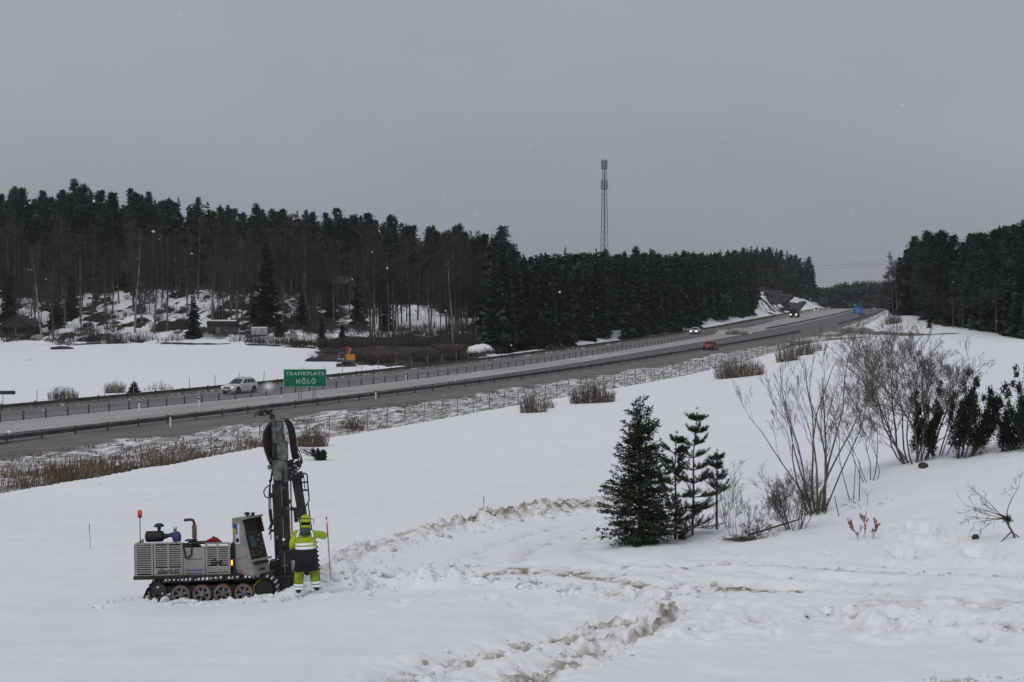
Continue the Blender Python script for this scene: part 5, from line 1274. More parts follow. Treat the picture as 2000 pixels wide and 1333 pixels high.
for ys, side in ((-.62, 'near'), (.62, 'far')):
    tk = MB(); n = len(hull)
    nrm = []
    for i in range(n):
        d = hull[(i + 1) % n] - hull[i - 1]; d /= np.linalg.norm(d); nrm.append(np.array([d[1], -d[0]]))
    vs = []
    for i in range(n):
        o_ = hull[i]; q = hull[i] + nrm[i] * .028
        vs += [(o_[0], ys - .19, o_[1]), (q[0], ys - .19, q[1]), (q[0], ys + .19, q[1]), (o_[0], ys + .19, o_[1])]
    fs = []
    for i in range(n):
        j = (i + 1) % n
        for k in range(4): k2 = (k + 1) % 4; fs.append((i * 4 + k, j * 4 + k, j * 4 + k2, i * 4 + k2))
    tk.add(vs, fs)
    track = tk.build('track', M['black'], rig)
    cm = MB(); cm.box((0, 0, 0), (.036, .42, .07)); cme = cm.mesh('cleat', [M['dark']])
    m = int(hl / .098)
    for i in range(m):
        k = int(i * n / m); c = hull[k] + nrm[k] * .045; o = obj('cleat', cme, None, track); o.location = (c[0], ys, c[1]); o.rotation_euler = (0, math.atan2(nrm[k][0], nrm[k][1]), 0)
    sg = -1 if ys < 0 else 1
    for cx, cz, r in WH:
        w_ = MB(); w_.cm = 0
        w_.ring((cx, ys + sg * .10, cz), (0, 1, 0), r * .86, r * .68, .14, 22)
        w_.cyl((cx, ys + sg * .02, cz), (cx, ys + sg * .19, cz), r * .28, r * .22, 12)
        for q in range(6):
            a = q * math.pi / 3 + .3; dx, dz = math.cos(a), math.sin(a); px_, pz_ = -dz * r * .10, dx * r * .10
            p0 = (cx + dx * r * .2, cz + dz * r * .2); p1 = (cx + dx * r * .70, cz + dz * r * .70); y_ = ys + sg * .14
            w_.add([(p0[0] - px_, y_, p0[1] - pz_), (p0[0] + px_, y_, p0[1] + pz_), (p1[0] + px_ * 1.7, y_, p1[1] + pz_ * 1.7), (p1[0] - px_ * 1.7, y_, p1[1] - pz_ * 1.7),
                    (p0[0] - px_, y_ - sg * .04, p0[1] - pz_), (p0[0] + px_, y_ - sg * .04, p0[1] + pz_), (p1[0] + px_ * 1.7, y_ - sg * .04, p1[1] + pz_ * 1.7), (p1[0] - px_ * 1.7, y_ - sg * .04, p1[1] - pz_ * 1.7)],
                   [(0, 1, 2, 3), (4, 7, 6, 5), (0, 4, 5, 1), (2, 6, 7, 3), (1, 5, 6, 2), (0, 3, 7, 4)])
        w_.build('road_wheel', M['spoke'], track)
        b = MB(); b.ring((cx, ys + sg * .085, cz), (0, 1, 0), r * .97, r * .86, .15, 24); b.build('wheel_rim', M['orange'], track)
        b = MB(); b.cyl((cx, ys - .05, cz), (cx, ys + .05, cz), r * .7, None, 16); b.build('wheel_hub', M['black'], track)
    b = MB(); b.ring((IDL[0], ys + sg * .08, IDL[1]), (0, 1, 0), IDL[2] * .97, IDL[2] * .6, .16, 18); b.cyl((IDL[0], ys - .1, IDL[1]), (IDL[0], ys + sg * .17, IDL[1]), IDL[2] * .42, None, 12)
    for q in range(5):
        a = q * 1.2566; b.box((IDL[0] + math.cos(a) * IDL[2] * .5, ys + sg * .12, IDL[1] + math.sin(a) * IDL[2] * .5), (.05, .05, .05))
    b.build('idler_wheel', M['dark2'], track)
    b = MB(); b.ring((SPK[0] - .03, ys + sg * .02, SPK[1]), (0, 1, 0), SPK[2] * .90, SPK[2] * .76, .2, 22); b.build('sprocket_ring', M['yellow'], track)
    b = MB(); b.cyl((SPK[0] + .02, ys - .12, SPK[1]), (SPK[0] + .02, ys + sg * .17, SPK[1]), SPK[2] * .86, SPK[2] * .78, 18); b.build('drive_sprocket', M['black'], track)
    b = MB(); b.box((rx(416), ys, .36), (2.3, .16, .16)); b.build('track_frame', M['dark'], track)
    # snow lying on the upper run and packed between the front cleats
    b = MB(); rr = random.Random(5 if ys < 0 else 6)
    for i in range(16):
        x = rx(330 + i * 11.5 + rr.uniform(-3, 3)); k = int(np.argmin((hull[:, 0] - x) ** 2 + (hull[:, 1] - 1.2) ** 2)); b.bbox((x, ys + rr.uniform(-.04, .04), hull[k][1] + .045), (rr.uniform(.06, .15), .34, rr.uniform(.03, .055)), .015)
    for k in range(n):
        if hull[k][0] > SPK[0] + .06 and hull[k][1] > .10 and k % 4 == 0:
            c = hull[k] + nrm[k] * .05; b.bbox((c[0], ys, c[1]), (.045, .36, .038), .01)
    b.build('packed_snow', M['snowcap'], track)
# chassis and tray
b = MB(); b.bbox((rx(408), 0, .54), (2.6, .9, .14), .02); b.box((rx(340), 0, .40), (.5, .8, .2)); b.box((rx(480), 0, .40), (.6, .8, .2)); b.build('chassis', M['dark'], rig)
b = MB(); b.bbox((rx(398), 0, rz_(1119)), (3.27, 1.30, .09), .015); b.build('deck', M['dark'], rig)
# engine housing: dark core and slatted panels
b = MB(); b.box((rx(359), -.08, (rz_(1115) + rz_(1078)) / 2), (2.20, 1.0, rz_(1078) - rz_(1115))); b.box((rx(359), -.575, rz_(1088)), (2.18, .02, .64)); b.build('engine_bay', M['black'], rig)
slat_cache = {}
def slat_mesh(L, h=.029, t=.02):
    k = (round(L, 3), h)
    if k not in slat_cache:
        mb = MB(); mb.box((0, 0, 0), (L, t, h)); slat_cache[k] = mb.mesh('slat', [M['panel']])
    return slat_cache[k]
def slat_panel(p0, p1, top, bot, rows, cols, ys=-.625, y_dir=1):
    x0, x1, z0, z1 = rx(p0), rx(p1), rz_(bot), rz_(top); st = .045
    b = MB()
    b.box((x0 + st / 2, ys, (z0 + z1) / 2), (st, .03, z1 - z0)); b.box((x1 - st / 2, ys, (z0 + z1) / 2), (st, .03, z1 - z0))
    zt = rz_(rows[0]) + .019; zb = rz_(rows[-1]) - .010
    b.box(((x0 + x1) / 2, ys, (z1 + zt) / 2), (x1 - x0 - 2 * st, .03, z1 - zt)); b.box(((x0 + x1) / 2, ys, (zb + z0) / 2), (x1 - x0 - 2 * st, .03, zb - z0))
    if cols == 2: b.box(((x0 + x1) / 2, ys, (zb + zt) / 2), (.04, .03, zt - zb))
    pn = b.build('side_panel', M['panel'], rig)
    pitch = (zt - zb) / len(rows)
    for r_ in range(len(rows) - 1):
        zz = zt - pitch * (r_ + 1)
        for c in range(cols):
            w_ = (x1 - x0 - 2 * st - (.04 if cols == 2 else 0)) / cols; xc = x0 + st + w_ / 2 + c * (w_ + .04)
            o = obj('slat', slat_mesh(w_), None, pn); o.location = (xc, ys + .002, zz)
    return pn
A_ = slat_panel(267.5, 302, 1052, 1115, [1056.5 + 4.35 * k for k in range(14)], 1)
B_ = slat_panel(303.5, 359.5, 1052, 1115, [1056.5 + 4.35 * k for k in range(11)], 2)
D_ = slat_panel(403.5, 451.5, 1054, 1115, [1059 + 4.35 * k for k in range(10)], 2)
b = MB(); b.bbox((rx(381.5), -.62, (rz_(1063) + rz_(1115)) / 2), (rx(402.6) - rx(360.4), .03, rz_(1063) - rz_(1115)), .006); C_ = b.build('side_panel', M['panel'], rig)
for py, wd in ((1085, .36),):
    b = MB(); b.box((rx(383), -.638, rz_(py)), (wd, .008, .012)); b.build('panel_seam', M['dark'], C_)
for p_, x0, x1, py in ((B_, 309, 329, 1111.5), (B_, 333, 355, 1111), (D_, 407, 426, 1111.5), (D_, 429, 449, 1111)):
    b = MB(); b.box(((rx(x0) + rx(x1)) / 2, -.642, rz_(py)), (rx(x1) - rx(x0), .008, .018)); b.build('slot', M['black'], p_)
b = MB(); b.box((rx(266.3), -.10, (rz_(1056) + rz_(1115)) / 2), (.03, 1.02, rz_(1056) - rz_(1115))); ep = b.build('rear_panel', M['panel'], rig)
for k in range(13):
    b = MB() if k == 0 else b
    if k == 0: b.box((0, 0, 0), (.01, .85, .018)); esl = b.mesh('slot', [M['black']])
    o = obj('slot', esl, None, ep); o.location = (rx(266.3) - .018, -.10, rz_(1061 + 4.0 * k))
b = MB(); b.box((rx(359), .44, (rz_(1076) + rz_(1115)) / 2), (2.2, .03, rz_(1076) - rz_(1115))); b.build('side_panel', M['panel'], rig)
b = MB(); b.box((rx(330), -.2, rz_(1070)), (1.3, .5, .20)); b.tube([(rx(300), -.3, rz_(1064)), (rx(340), -.2, rz_(1060)), (rx(390), -.3, rz_(1066))], .05, 8); b.build('engine', M['black'], rig)
def letter(key, parent, w_, h_, loc, rot=(R(90), 0, 0)):
    me = T[key].copy(); c = np.array([v.co[:] for v in me.vertices]); mn, mx_ = c.min(0), c.max(0)
    me.transform(Matrix.Translation(Vector((-(mn[0] + mx_[0]) / 2, -(mn[1] + mx_[1]) / 2, 0)))); me.transform(Matrix.Diagonal((w_ / (mx_[0] - mn[0]), h_ / (mx_[1] - mn[1]), 1, 1)))
    o = obj('lettering', me, None, parent); o.location = loc; o.rotation_euler = rot; return o
letter('geo', B_, .26, .105, (rx(322), -.645, rz_(1106.5)))
letter('geo75', B_, .23, .075, (rx(342.5), -.645, rz_(1107)))
letter('hydroid', C_, .38, .075, (rx(381), -.640, rz_(1106.5)))
b = MB(); b.box((rx(381), -.64, rz_(1112)), (.36, .006, .014)); b.build('underline', M['blackink'], C_)
letter('geobig', D_, .27, .13, (rx(425), -.650, rz_(1091)))
# things mounted on top
b = MB(); b.tube([(rx(276), -.5, rz_(1053)), (rx(276), -.5, rz_(1001))], .011, 6); b.lathe((rx(276), -.5, rz_(1004)), [(.015, -.02), (.05, .01), (.05, .04)], 12); bp_ = b.build('beacon_pole', M['dark2'], rig)
b = MB(); b.smooth = True; b.lathe((rx(276), -.5, rz_(1000.5)), [(.055, 0), (.055, .10), (.045, .125), (.001, .13)], 14); b.build('beacon_lamp', M['beacon'], bp_)
b = MB(); b.lathe((rx(285), -.35, rz_(1043)), [(.06, -.02), (.125, .0), (.13, .05), (.13, .36), (.12, .40), (.07, .42), (.055, .50)], 18, 'x'); b.tube([(rx(322), -.35, rz_(1043)), (rx(333), -.35, rz_(1041)), (rx(345), -.3, rz_(1048))], [.05, .05, .045], 8)
ac = b.build('air_cleaner', M['black'], rig)
b = MB(); b.lathe((rx(310.5), -.35, rz_(1036)), [(.035, 0), (.04, .10), (.05, .13), (.125, .145), (.12, .17), (.07, .215), (.02, .225)], 16); b.build('intake_cap', M['black'], ac)
b = MB(); b.lathe((rx(345), -.38, rz_(1053)), [(.10, 0), (.11, .12), (.085, .20), (.05, .23)], 12); b.box((rx(336), -.38, rz_(1040)), (.06, .08, .10)); bp2 = b.build('coolant_tank', M['bluepl'], rig)
b = MB(); b.lathe((rx(342), -.38, rz_(1034)), [(.04, -.02), (.04, .05), (.025, .07)], 10); b.tube([(rx(340), -.38, rz_(1030)), (rx(340), -.38, rz_(1024))], .01, 5); b.tube([(rx(344.5), -.38, rz_(1030)), (rx(344.5), -.38, rz_(1024))], .01, 5); b.build('filler_neck', M['spoke'], bp2)
b = MB(); b.tube([(rx(378.5), -.3, rz_(1070)), (rx(378.5), -.3, rz_(1020)), (rx(376.5), -.3, rz_(1014.5)), (rx(372), -.3, rz_(1012.5)), (rx(359), -.3, rz_(1013.5))], [.034, .034, .034, .034, .036], 10); ex = b.build('exhaust_pipe', M['rust'], rig)
b = MB()
for k in range(8): b.ring((rx(378.5), -.3, rz_(1047 - k * 3.1)), (0, 0, 1), .058, .036, .028, 12)
b.build('heat_shield', M['spoke'], ex)
b = MB(); b.bbox((rx(386), -.50, rz_(1055)), (.44, .26, .05), .015); b.bbox((rx(374), -.45, rz_(1050.5)), (.28, .2, .03), .01); b.build('engine_cover', M['dark'], rig)
b = MB(); b.tube([(rx(361), -.62, rz_(1058)), (rx(364), -.66, rz_(1072)), (rx(365.5), -.66, rz_(1083)), (rx(372), -.66, rz_(1081)), (rx(377), -.66, rz_(1076)), (rx(378), -.64, rz_(1060))], .020, 8); b.build('hose', M['black'], rig)
b = MB(); b.smooth = True
rr = random.Random(8); rings = []
for k in range(9):
    t = k / 8; xx = rx(402) + t * (rx(434) - rx(402)); hh = (.07 * math.sin(math.pi * (.12 + .8 * t)) + rr.uniform(-.01, .01)) * (1.25 if 4 <= k <= 6 else .9); rings.append([(xx, -.53 + .09 * math.cos(a) + rr.uniform(-.02, .02), rz_(1056) + max(.0, hh * (1 + math.sin(a)))) for a in np.linspace(0, 6.283, 10, endpoint=False)])
b.loft(rings); b.build('rag', M['redcloth'], rig)
b = MB(); b.box((rx(455), .0, (rz_(1115) + rz_(1058)) / 2), (.085, 1.1, rz_(1058) - rz_(1115))); b.tube([(rx(455), -.57, rz_(1060)), (rx(457), -.6, rz_(1072)), (rx(454), -.58, rz_(1084))], .018, 6); b.build('gap_shade_block', M['black'], rig)  # black block paints the shaded gap beside the console, thin hose on it
b = MB(); b.bbox((rx(454.5), -.595, rz_(1094)), (.075, .03, .17), .008); lh = b.build('marker_lamp', M['taillamp'], rig)
b = MB(); b.box((rx(454.3), -.617, rz_(1093.5)), (.034, .01, .12)); b.build('lamp_lens', M['amber'], lh)
b = MB(); b.lathe((rx(459), -.6, rz_(1110)), [(.02, -.02), (.022, 0), (.001, .012)], 8); b.build('bolt', M['spoke'], rig)
b = MB(); b.add([(rx(293), -.75, .42), (rx(293), -.38, .42), (rx(284), -.38, .16), (rx(284), -.75, .16), (rx(268), -.38, -.04), (rx(268), -.75, -.04), (rx(266), -.38, -.08), (rx(266), -.75, -.08), (rx(290), -.75, .40), (rx(290), -.38, .40), (rx(281), -.38, .14), (rx(281), -.75, .14)], [(0, 1, 2, 3), (3, 2, 4, 5), (8, 11, 10, 9)])
b.tube([(rx(302), -.6, .62), (rx(296), -.6, .42)], .015, 5); b.bbox((rx(275), -.56, .04), (.22, .34, .09), .03); b.build('mud_flap', M['black'], rig)

# operator console, turned towards the camera
con = bpy.data.objects.new('console', None); COL.objects.link(con); con.parent = rig; con.location = (rx(484), -.36, 0); con.rotation_euler = (0, 0, R(-36))
WV = .56
prof = [(-.20, rz_(1119)), (.42, rz_(1119)), (.36, rz_(1090)), (.06, rz_(1009)), (-.24, rz_(1010))]
b = MB(); b.prism(prof, -WV / 2, WV / 2); b.build('cabinet', M['panel'], con)
# front face coordinates
fb = Vector((.36, 0, rz_(1090))); ft = Vector((.06, 0, rz_(1009))); fu = (ft - fb); FL = fu.length; fu.normalize(); fn = Vector((fu.z, 0, -fu.x))
def face_box(name, v0, v1, t0, t1, d, m, out=0.004):
    bb = MB(); c = fb + fu * ((t0 + t1) / 2 * FL) + Vector((0, (v0 + v1) / 2, 0)) + fn * (out + d / 2)
    Mx = Matrix((fn, Vector((0, 1, 0)), fu)).transposed(); bb.box(c, (d, v1 - v0, (t1 - t0) * FL), Mx); return bb.build(name, m, con)
face_box('recess', -.25, .25, .66, .96, .012, M['black']); face_box('hood', -.28, .28, .955, 1.0, .16, M['panel2']); face_box('hood_cheek', .25, .28, .62, .955, .10, M['darkred'])
face_box('control_panel', -.27, .27, .03, .65, .012, M['dark'], .002); face_box('screen_bezel', -.23, .00, .28, .60, .02, M['black'], .014); face_box('screen', -.205, -.03, .32, .57, .006, M['screen'], .034)
for i, (v, t) in enumerate([(v, t) for v in (.05, .12, .19) for t in (.14, .24, .34, .44, .54)] + [(-.2, .12), (-.12, .12), (-.04, .12), (-.2, .20), (-.12, .20)]):
    face_box('button', v, v + .035, t, t + .035, .02, M['dark2'] if i % 3 else M['spoke'], .014)
face_box('tray', -.28, .28, -.02, .03, .13, M['panel2'])
b = MB(); b.box((.43, 0, rz_(1094)), (.02, .46, .06)); b.build('dark_slot', M['black'], con)
def side_box(name, u0, u1, z0, z1, m, out=.003, parent=con):
    bb = MB(); bb.box(((u0 + u1) / 2, -WV / 2 - out, (z0 + z1) / 2), (u1 - u0, .004, z1 - z0)); return bb.build(name, m, parent)
# raised flap on the console side, with stickers
bb = MB(); bb.prism([(-.10, rz_(1086)), (.26, rz_(1079)), (.02, rz_(1011)), (-.235, rz_(1018))], -WV / 2 - .022, -WV / 2 - .002); bb.build('side_flap', M['panel'], con)
side_box('sticker', -.185, -.055, rz_(1029), rz_(1020), M['blueink'], .026); side_box('sticker', -.185, -.10, rz_(1038), rz_(1029.5), M['yellowink'], .026); side_box('sticker', -.095, -.055, rz_(1038), rz_(1029.5), M['blueink'], .026)
side_box('sticker', -.05, .02, rz_(1041), rz_(1020), M['stickerwhite'], .026); st = side_box('sticker', -.12, .03, rz_(1058), rz_(1041), M['stickerwhite'], .029)
bb = MB(); bb.lathe((-.045, -WV / 2 - .036, rz_(1051)), [(.052, 0), (.05, .004)], 14, 'y'); bb.box((-.045, -WV / 2 - .036, rz_(1052.5)), (.105, .004, .03)); bb.build('pictogram', M['blackink'], con)
side_box('sticker', -.17, -.09, rz_(1112), rz_(1108), M['blueink'], .004); side_box('sticker', -.06, .07, rz_(1111), rz_(1108), M['redink'], .004); side_box('sticker', -.17, .06, rz_(1114.5), rz_(1113.8), M['blackink'], .004)
o = letter('small', con, .20, .07, (.425, .02, rz_(1106)), (R(90), 0, R(90)))
b = MB(); b.tube([(-.02, 0, rz_(1010)), (-.02, 0, rz_(1005))], .02, 6); b.lathe((-.02, 0, rz_(1006)), [(.02, 0), (.07, .02), (.075, .04), (.05, .07), (.01, .08)], 14); b.tube([(.0, 0, rz_(1007)), (.14, 0, rz_(1006)), (.14, 0, rz_(1009))], .012, 6); b.bbox((.17, 0, rz_(1003.5)), (.06, .08, .10), .01); b.build('work_lamps', M['black'], con)

# mast
MX, MY = rx(551), .25
mast = bpy.data.objects.new('mast', None); COL.objects.link(mast); mast.parent = rig; mast.location = (MX, MY, 0); mast.rotation_euler = (0, R(-1.2), 0)
def mx_(px, py=1000): return rx(px) - MX + (rz_(py)) * math.tan(R(1.2)) * 1.0
b = MB(); zt = rz_(832)
b.box((-.11, 0, (zt + .08) / 2), (.16, .22, zt - .08)); b.box((.055, 0, (zt * .93 + .08) / 2), (.12, .16, zt * .93 - .08)); b.box((-.215, -.05, (.3 + 2.7) / 2), (.04, .05, 2.4))
b.tube([(-.045, -.13, .3), (-.045, -.13, zt - .3)], .022, 6); b.tube([(-.15, -.13, .3), (-.15, -.13, zt - .6)], .016, 6); b.build('mast_beam', M['dark2'], mast)
b = MB(); b.box((.138, -.04, (rz_(940) + .3) / 2), (.035, .12, rz_(940) - .3)); b.build('guide_rail', M['rust'], mast)
b = MB(); b.bbox((-.02, -.05, .26), (.50, .5, .52), .03); b.box((-.25, -.05, .62), (.2, .4, .5)); b.bbox((.20, -.10, .20), (.35, .5, .28), .03); b.build('mast_foot', M['dark'], mast)
b = MB(); b.bbox((.26, -.1, .05), (.48, .55, .10), .02)
for k in range(4): b.cyl((.12 + .1 * k, -.38, .10), (.12 + .1 * k, -.38, .46), .03, None, 8)
b.build('clamp', M['dark2'], mast)
b = MB(); b.bbox((mx_(541, 850), -.02, (rz_(828) + rz_(872)) / 2), (.26, .28, rz_(828) - rz_(872)), .03); b.box((mx_(536, 850), -.175, (rz_(828) + rz_(872)) / 2), (.05, .03, .50)); b.box((mx_(548, 850), -.175, (rz_(828) + rz_(868)) / 2), (.03, .03, .46)); b.bbox((mx_(541, 826), 0, rz_(827)), (.34, .34, .05), .015); b.build('top_housing', M['headpaint'], mast)
# drill head carriage
b = MB()
b.bbox((mx_(553, 890), -.20, (rz_(866) + rz_(905)) / 2), (.20, .24, rz_(866) - rz_(905)), .03); b.bbox((mx_(546, 895), -.22, (rz_(868) + rz_(904)) / 2), (.10, .28, rz_(870) - rz_(902)), .04)
b.bbox((mx_(543, 915), -.18, (rz_(903) + rz_(925)) / 2), (.30, .26, .26), .03); b.bbox((mx_(541, 932), -.20, (rz_(922) + rz_(942)) / 2), (.22, .26, .26), .02); b.cyl((mx_(556, 925), -.2, rz_(946)), (mx_(556, 925), -.2, rz_(905)), .07, .08, 12); b.build('drill_head', M['headpaint'], mast)
b = MB(); rr = random.Random(31)
for k in range(26):
    px = rr.uniform(563, 586); py = rr.uniform(905, 940); b.bbox((mx_(px, py), rr.uniform(-.3, -.05), rz_(py)), (rr.uniform(.04, .12), .1, rr.uniform(.04, .12)), .01)
b.bbox((mx_(569, 925), -.12, rz_(928)), (.22, .2, .42), .03); b.build('hydraulic_block', M['black'], mast)
b = MB()
for k in range(9): b.bbox((mx_(568 + rr.uniform(-5, 12), 925), -.27 + rr.uniform(-.04, .04), rz_(rr.uniform(908, 945))), (.045, .04, .05), .008)
b.build('fittings', M['spoke'], mast)
# hoses, each a part
def hose(pts, r=.016, m='black', y=-.1, name='hose'):
    P = [Vector((mx_(a, c), y if len(q) == 0 else q[0], rz_(c))) for a, c, *q in pts]
    # Catmull-Rom
    out = []
    for i in range(len(P) - 1):
        p0, p1, p2, p3 = P[max(i - 1, 0)], P[i], P[i + 1], P[min(i + 2, len(P) - 1)]
        for t in (0, .25, .5, .75): out.append(.5 * ((2 * p1) + (p2 - p0) * t + (2 * p0 - 5 * p1 + 4 * p2 - p3) * t * t + (3 * p1 - p0 - 3 * p2 + p3) * t ** 3))
    out.append(P[-1]); bb = MB(); bb.tube(out, r, 6); return bb.build(name, M[m], mast)
hose([(529, 832), (517, 842), (512, 858), (514, 880), (522, 905), (530, 918)], .018, 'olive', -.12)
for k in range(6): hose([(531 + k * .5, 828 + k), (520 + k * 1.6, 838), (515.5 + k * 1.9, 858), (517 + k * 1.8, 880), (524 + k, 905), (532, 922)], .026, 'black', -.10 + .03 * k)
for k in range(5): hose([(545 + k, 826), (556 + k * 1.5, 830), (563 + k * 2.0, 850), (566 + k * 2.1, 880), (570 + k * 2, 905)], .028, 'black', -.02 + .04 * k)
hose([(570, 880), (580, 893), (586, 908), (584, 920), (578, 925)], .018); hose([(569, 890), (577, 900), (582, 910), (580, 920)], .016); hose([(571, 868), (584, 892), (588, 908), (583, 918)], .014)
hose([(529, 920), (526, 935), (524, 950), (515, 958), (511, 966), (515, 976), (524, 976)], .015); hose([(531, 922), (527, 940), (524, 955), (524, 1000), (523, 1060)], .014, 'dark2')
hose([(528, 940), (522, 960), (521, 1010), (526, 1030), (519, 1050)], .016); hose([(523, 1000), (524, 1016), (526, 1030)], .045, 'dark'); hose([(519, 1040), (524, 1028), (528, 1020)], .02, 'dark')
hose([(572, 1120), (580, 1112), (582, 1100), (574, 1092)], .014); hose([(566, 1098), (574, 1090), (584, 1092)], .014); hose([(570, 1080), (586, 1078)], .018, 'dark', -.3)
hose([(562, 1128), (585, 1124), (598, 1128)], .07, 'black', -.15, 'hydraulic_ram')
# crown arm at the top
b = MB(); b.box((mx_(531, 822), 0, rz_(821)), (.10, .14, .16)); b.box((mx_(516, 812), 0, rz_(812)), (.34, .10, .10)); b.bbox((mx_(512, 810), -.05, rz_(811)), (.18, .18, .15), .02); b.tube([(mx_(527, 805), 0, rz_(806)), (mx_(526, 822), 0, rz_(824))], .03, 6); arm = b.build('crown_arm', M['dark'], mast)
b = MB(); b.bbox((mx_(497.5, 812), 0, rz_(810)), (.07, .12, .14), .01); b.box((mx_(495, 818), 0, rz_(818)), (.06, .06, .06)); b.build('pulley_block', M['headpaint'], arm)
b = MB(); b.cyl((mx_(517, 812), -.16, rz_(813)), (mx_(517, 812), -.13, rz_(813)), .032, None, 12); b.build('work_lamp', M['spoke'], arm)
b = MB(); b.bbox((mx_(523.5, 806), 0, rz_(803.5)), (.16, .14, .035), .01); b.build('arm_cap', M['headpaint'], arm)
b = MB(); b.lathe((mx_(565, 1010), -.12, rz_(1000)), [(.02, -.02), (.06, 0), (.05, .05)], 8, 'x'); b.build('guide_bracket', M['dark'], mast)
rr = random.Random(77)
for k in range(16):      # brackets and valves down the mast
    zz = .75 + k * .17; b = MB(); b.bbox((rr.choice((-.24, -.13, .02, .14)) + rr.uniform(-.03, .03), -.16 + rr.uniform(-.03, .02), zz), (rr.uniform(.05, .14), .07, rr.uniform(.04, .12)), .01); b.build('bracket', M[rr.choice(('dark', 'dark2', 'black', 'headpaint'))], mast)
hose([(536, 945), (533, 985), (537, 1030), (534, 1075), (538, 1110)], .014); hose([(546, 945), (549, 980), (545, 1030), (548, 1080), (544, 1120)], .013); hose([(556, 948), (552, 1000), (558, 1050), (553, 1100)], .012, 'dark2')
# second leader, rod, ladder guard
def bar(name, a, c, w1, dpt, m, y=0.05, parent=mast):
    p0 = Vector((mx_(*a), y, rz_(a[1]))); p1 = Vector((mx_(*c), y, rz_(c[1]))); d = (p1 - p0); L = d.length; d.normalize(); sx = Vector((d.z, 0, -d.x))
    bb = MB(); bb.box((p0 + p1) / 2, (w1, dpt, L), Matrix((sx, Vector((0, 1, 0)), d)).transposed()); return bb.build(name, m, parent)
bar('leader', (596, 1085), (573, 935), .20, .18, M['dark']); bar('leader_channel', (600, 1085), (579, 945), .05, .24, M['dark2']); bar('leader_rail', (603.5, 1085), (584, 960), .03, .2, M['rust'])
bar('leader_plate', (573, 1028), (571, 1000), .08, .16, M['dark'])
b = MB(); b.tube([(mx_(566, 1150), -.12, .05), (mx_(564.5, 940), -.12, rz_(938))], .020, 8); b.build('drill_rod', M['wood'], mast)
lad = bar('ladder_rail', (590, 1002), (584, 935), .035, .03, M['black'], -.05)
for a, c, wd in (((577, 938), (592, 932), .035), ((592, 932), (597, 936), .03), ((597, 936), (600, 986), .03), ((600, 986), (590, 1002), .03), ((578, 951), (597, 950), .035), ((580, 965), (598, 966), .04), ((581, 970), (584, 985), .03), ((590, 934), (592, 965), .02), ((583, 990), (588, 978), .03)):
    bar('ladder_bar', a, c, wd, .03, M['black'], -.05, mast)
bar('side_rod', (606, 1056), (598, 990), .028, .028, M['dark2'], -.1); bar('hook', (603, 1020), (609, 1021), .014, .014, M['black'], -.2); bar('hook', (609, 1020.5), (610, 1033), .014, .014, M['black'], -.2)
# auger string leaning beside the operator
b = MB(); a0 = Vector((mx_(618, 1128), -.25, rz_(1128))); a1 = Vector((mx_(611, 1060), -.2, rz_(1058))); b.tube([a0 + Vector((.02, 0, -.2)), a0, a1], .020, 6)
n = 64; vs = []
ax_ = (a1 - a0).normalized(); o1 = ax_.orthogonal().normalized(); o2 = ax_.cross(o1)
for k in range(n + 1):
    t = k / n; c = a0.lerp(a1, t); an = t * 2 * math.pi * 8; d = o1 * math.cos(an) + o2 * math.sin(an); vs += [c + d * .015, c + d * .055, c + d * .055 + ax_ * .012, c + d * .015 + ax_ * .012]
fs = []
for k in range(n):
    for q in range(4): q2 = (q + 1) % 4; fs.append((k * 4 + q, k * 4 + 4 + q, k * 4 + 4 + q2, k * 4 + q2))
b.add(vs, fs); b.build('auger', M['black'], mast)

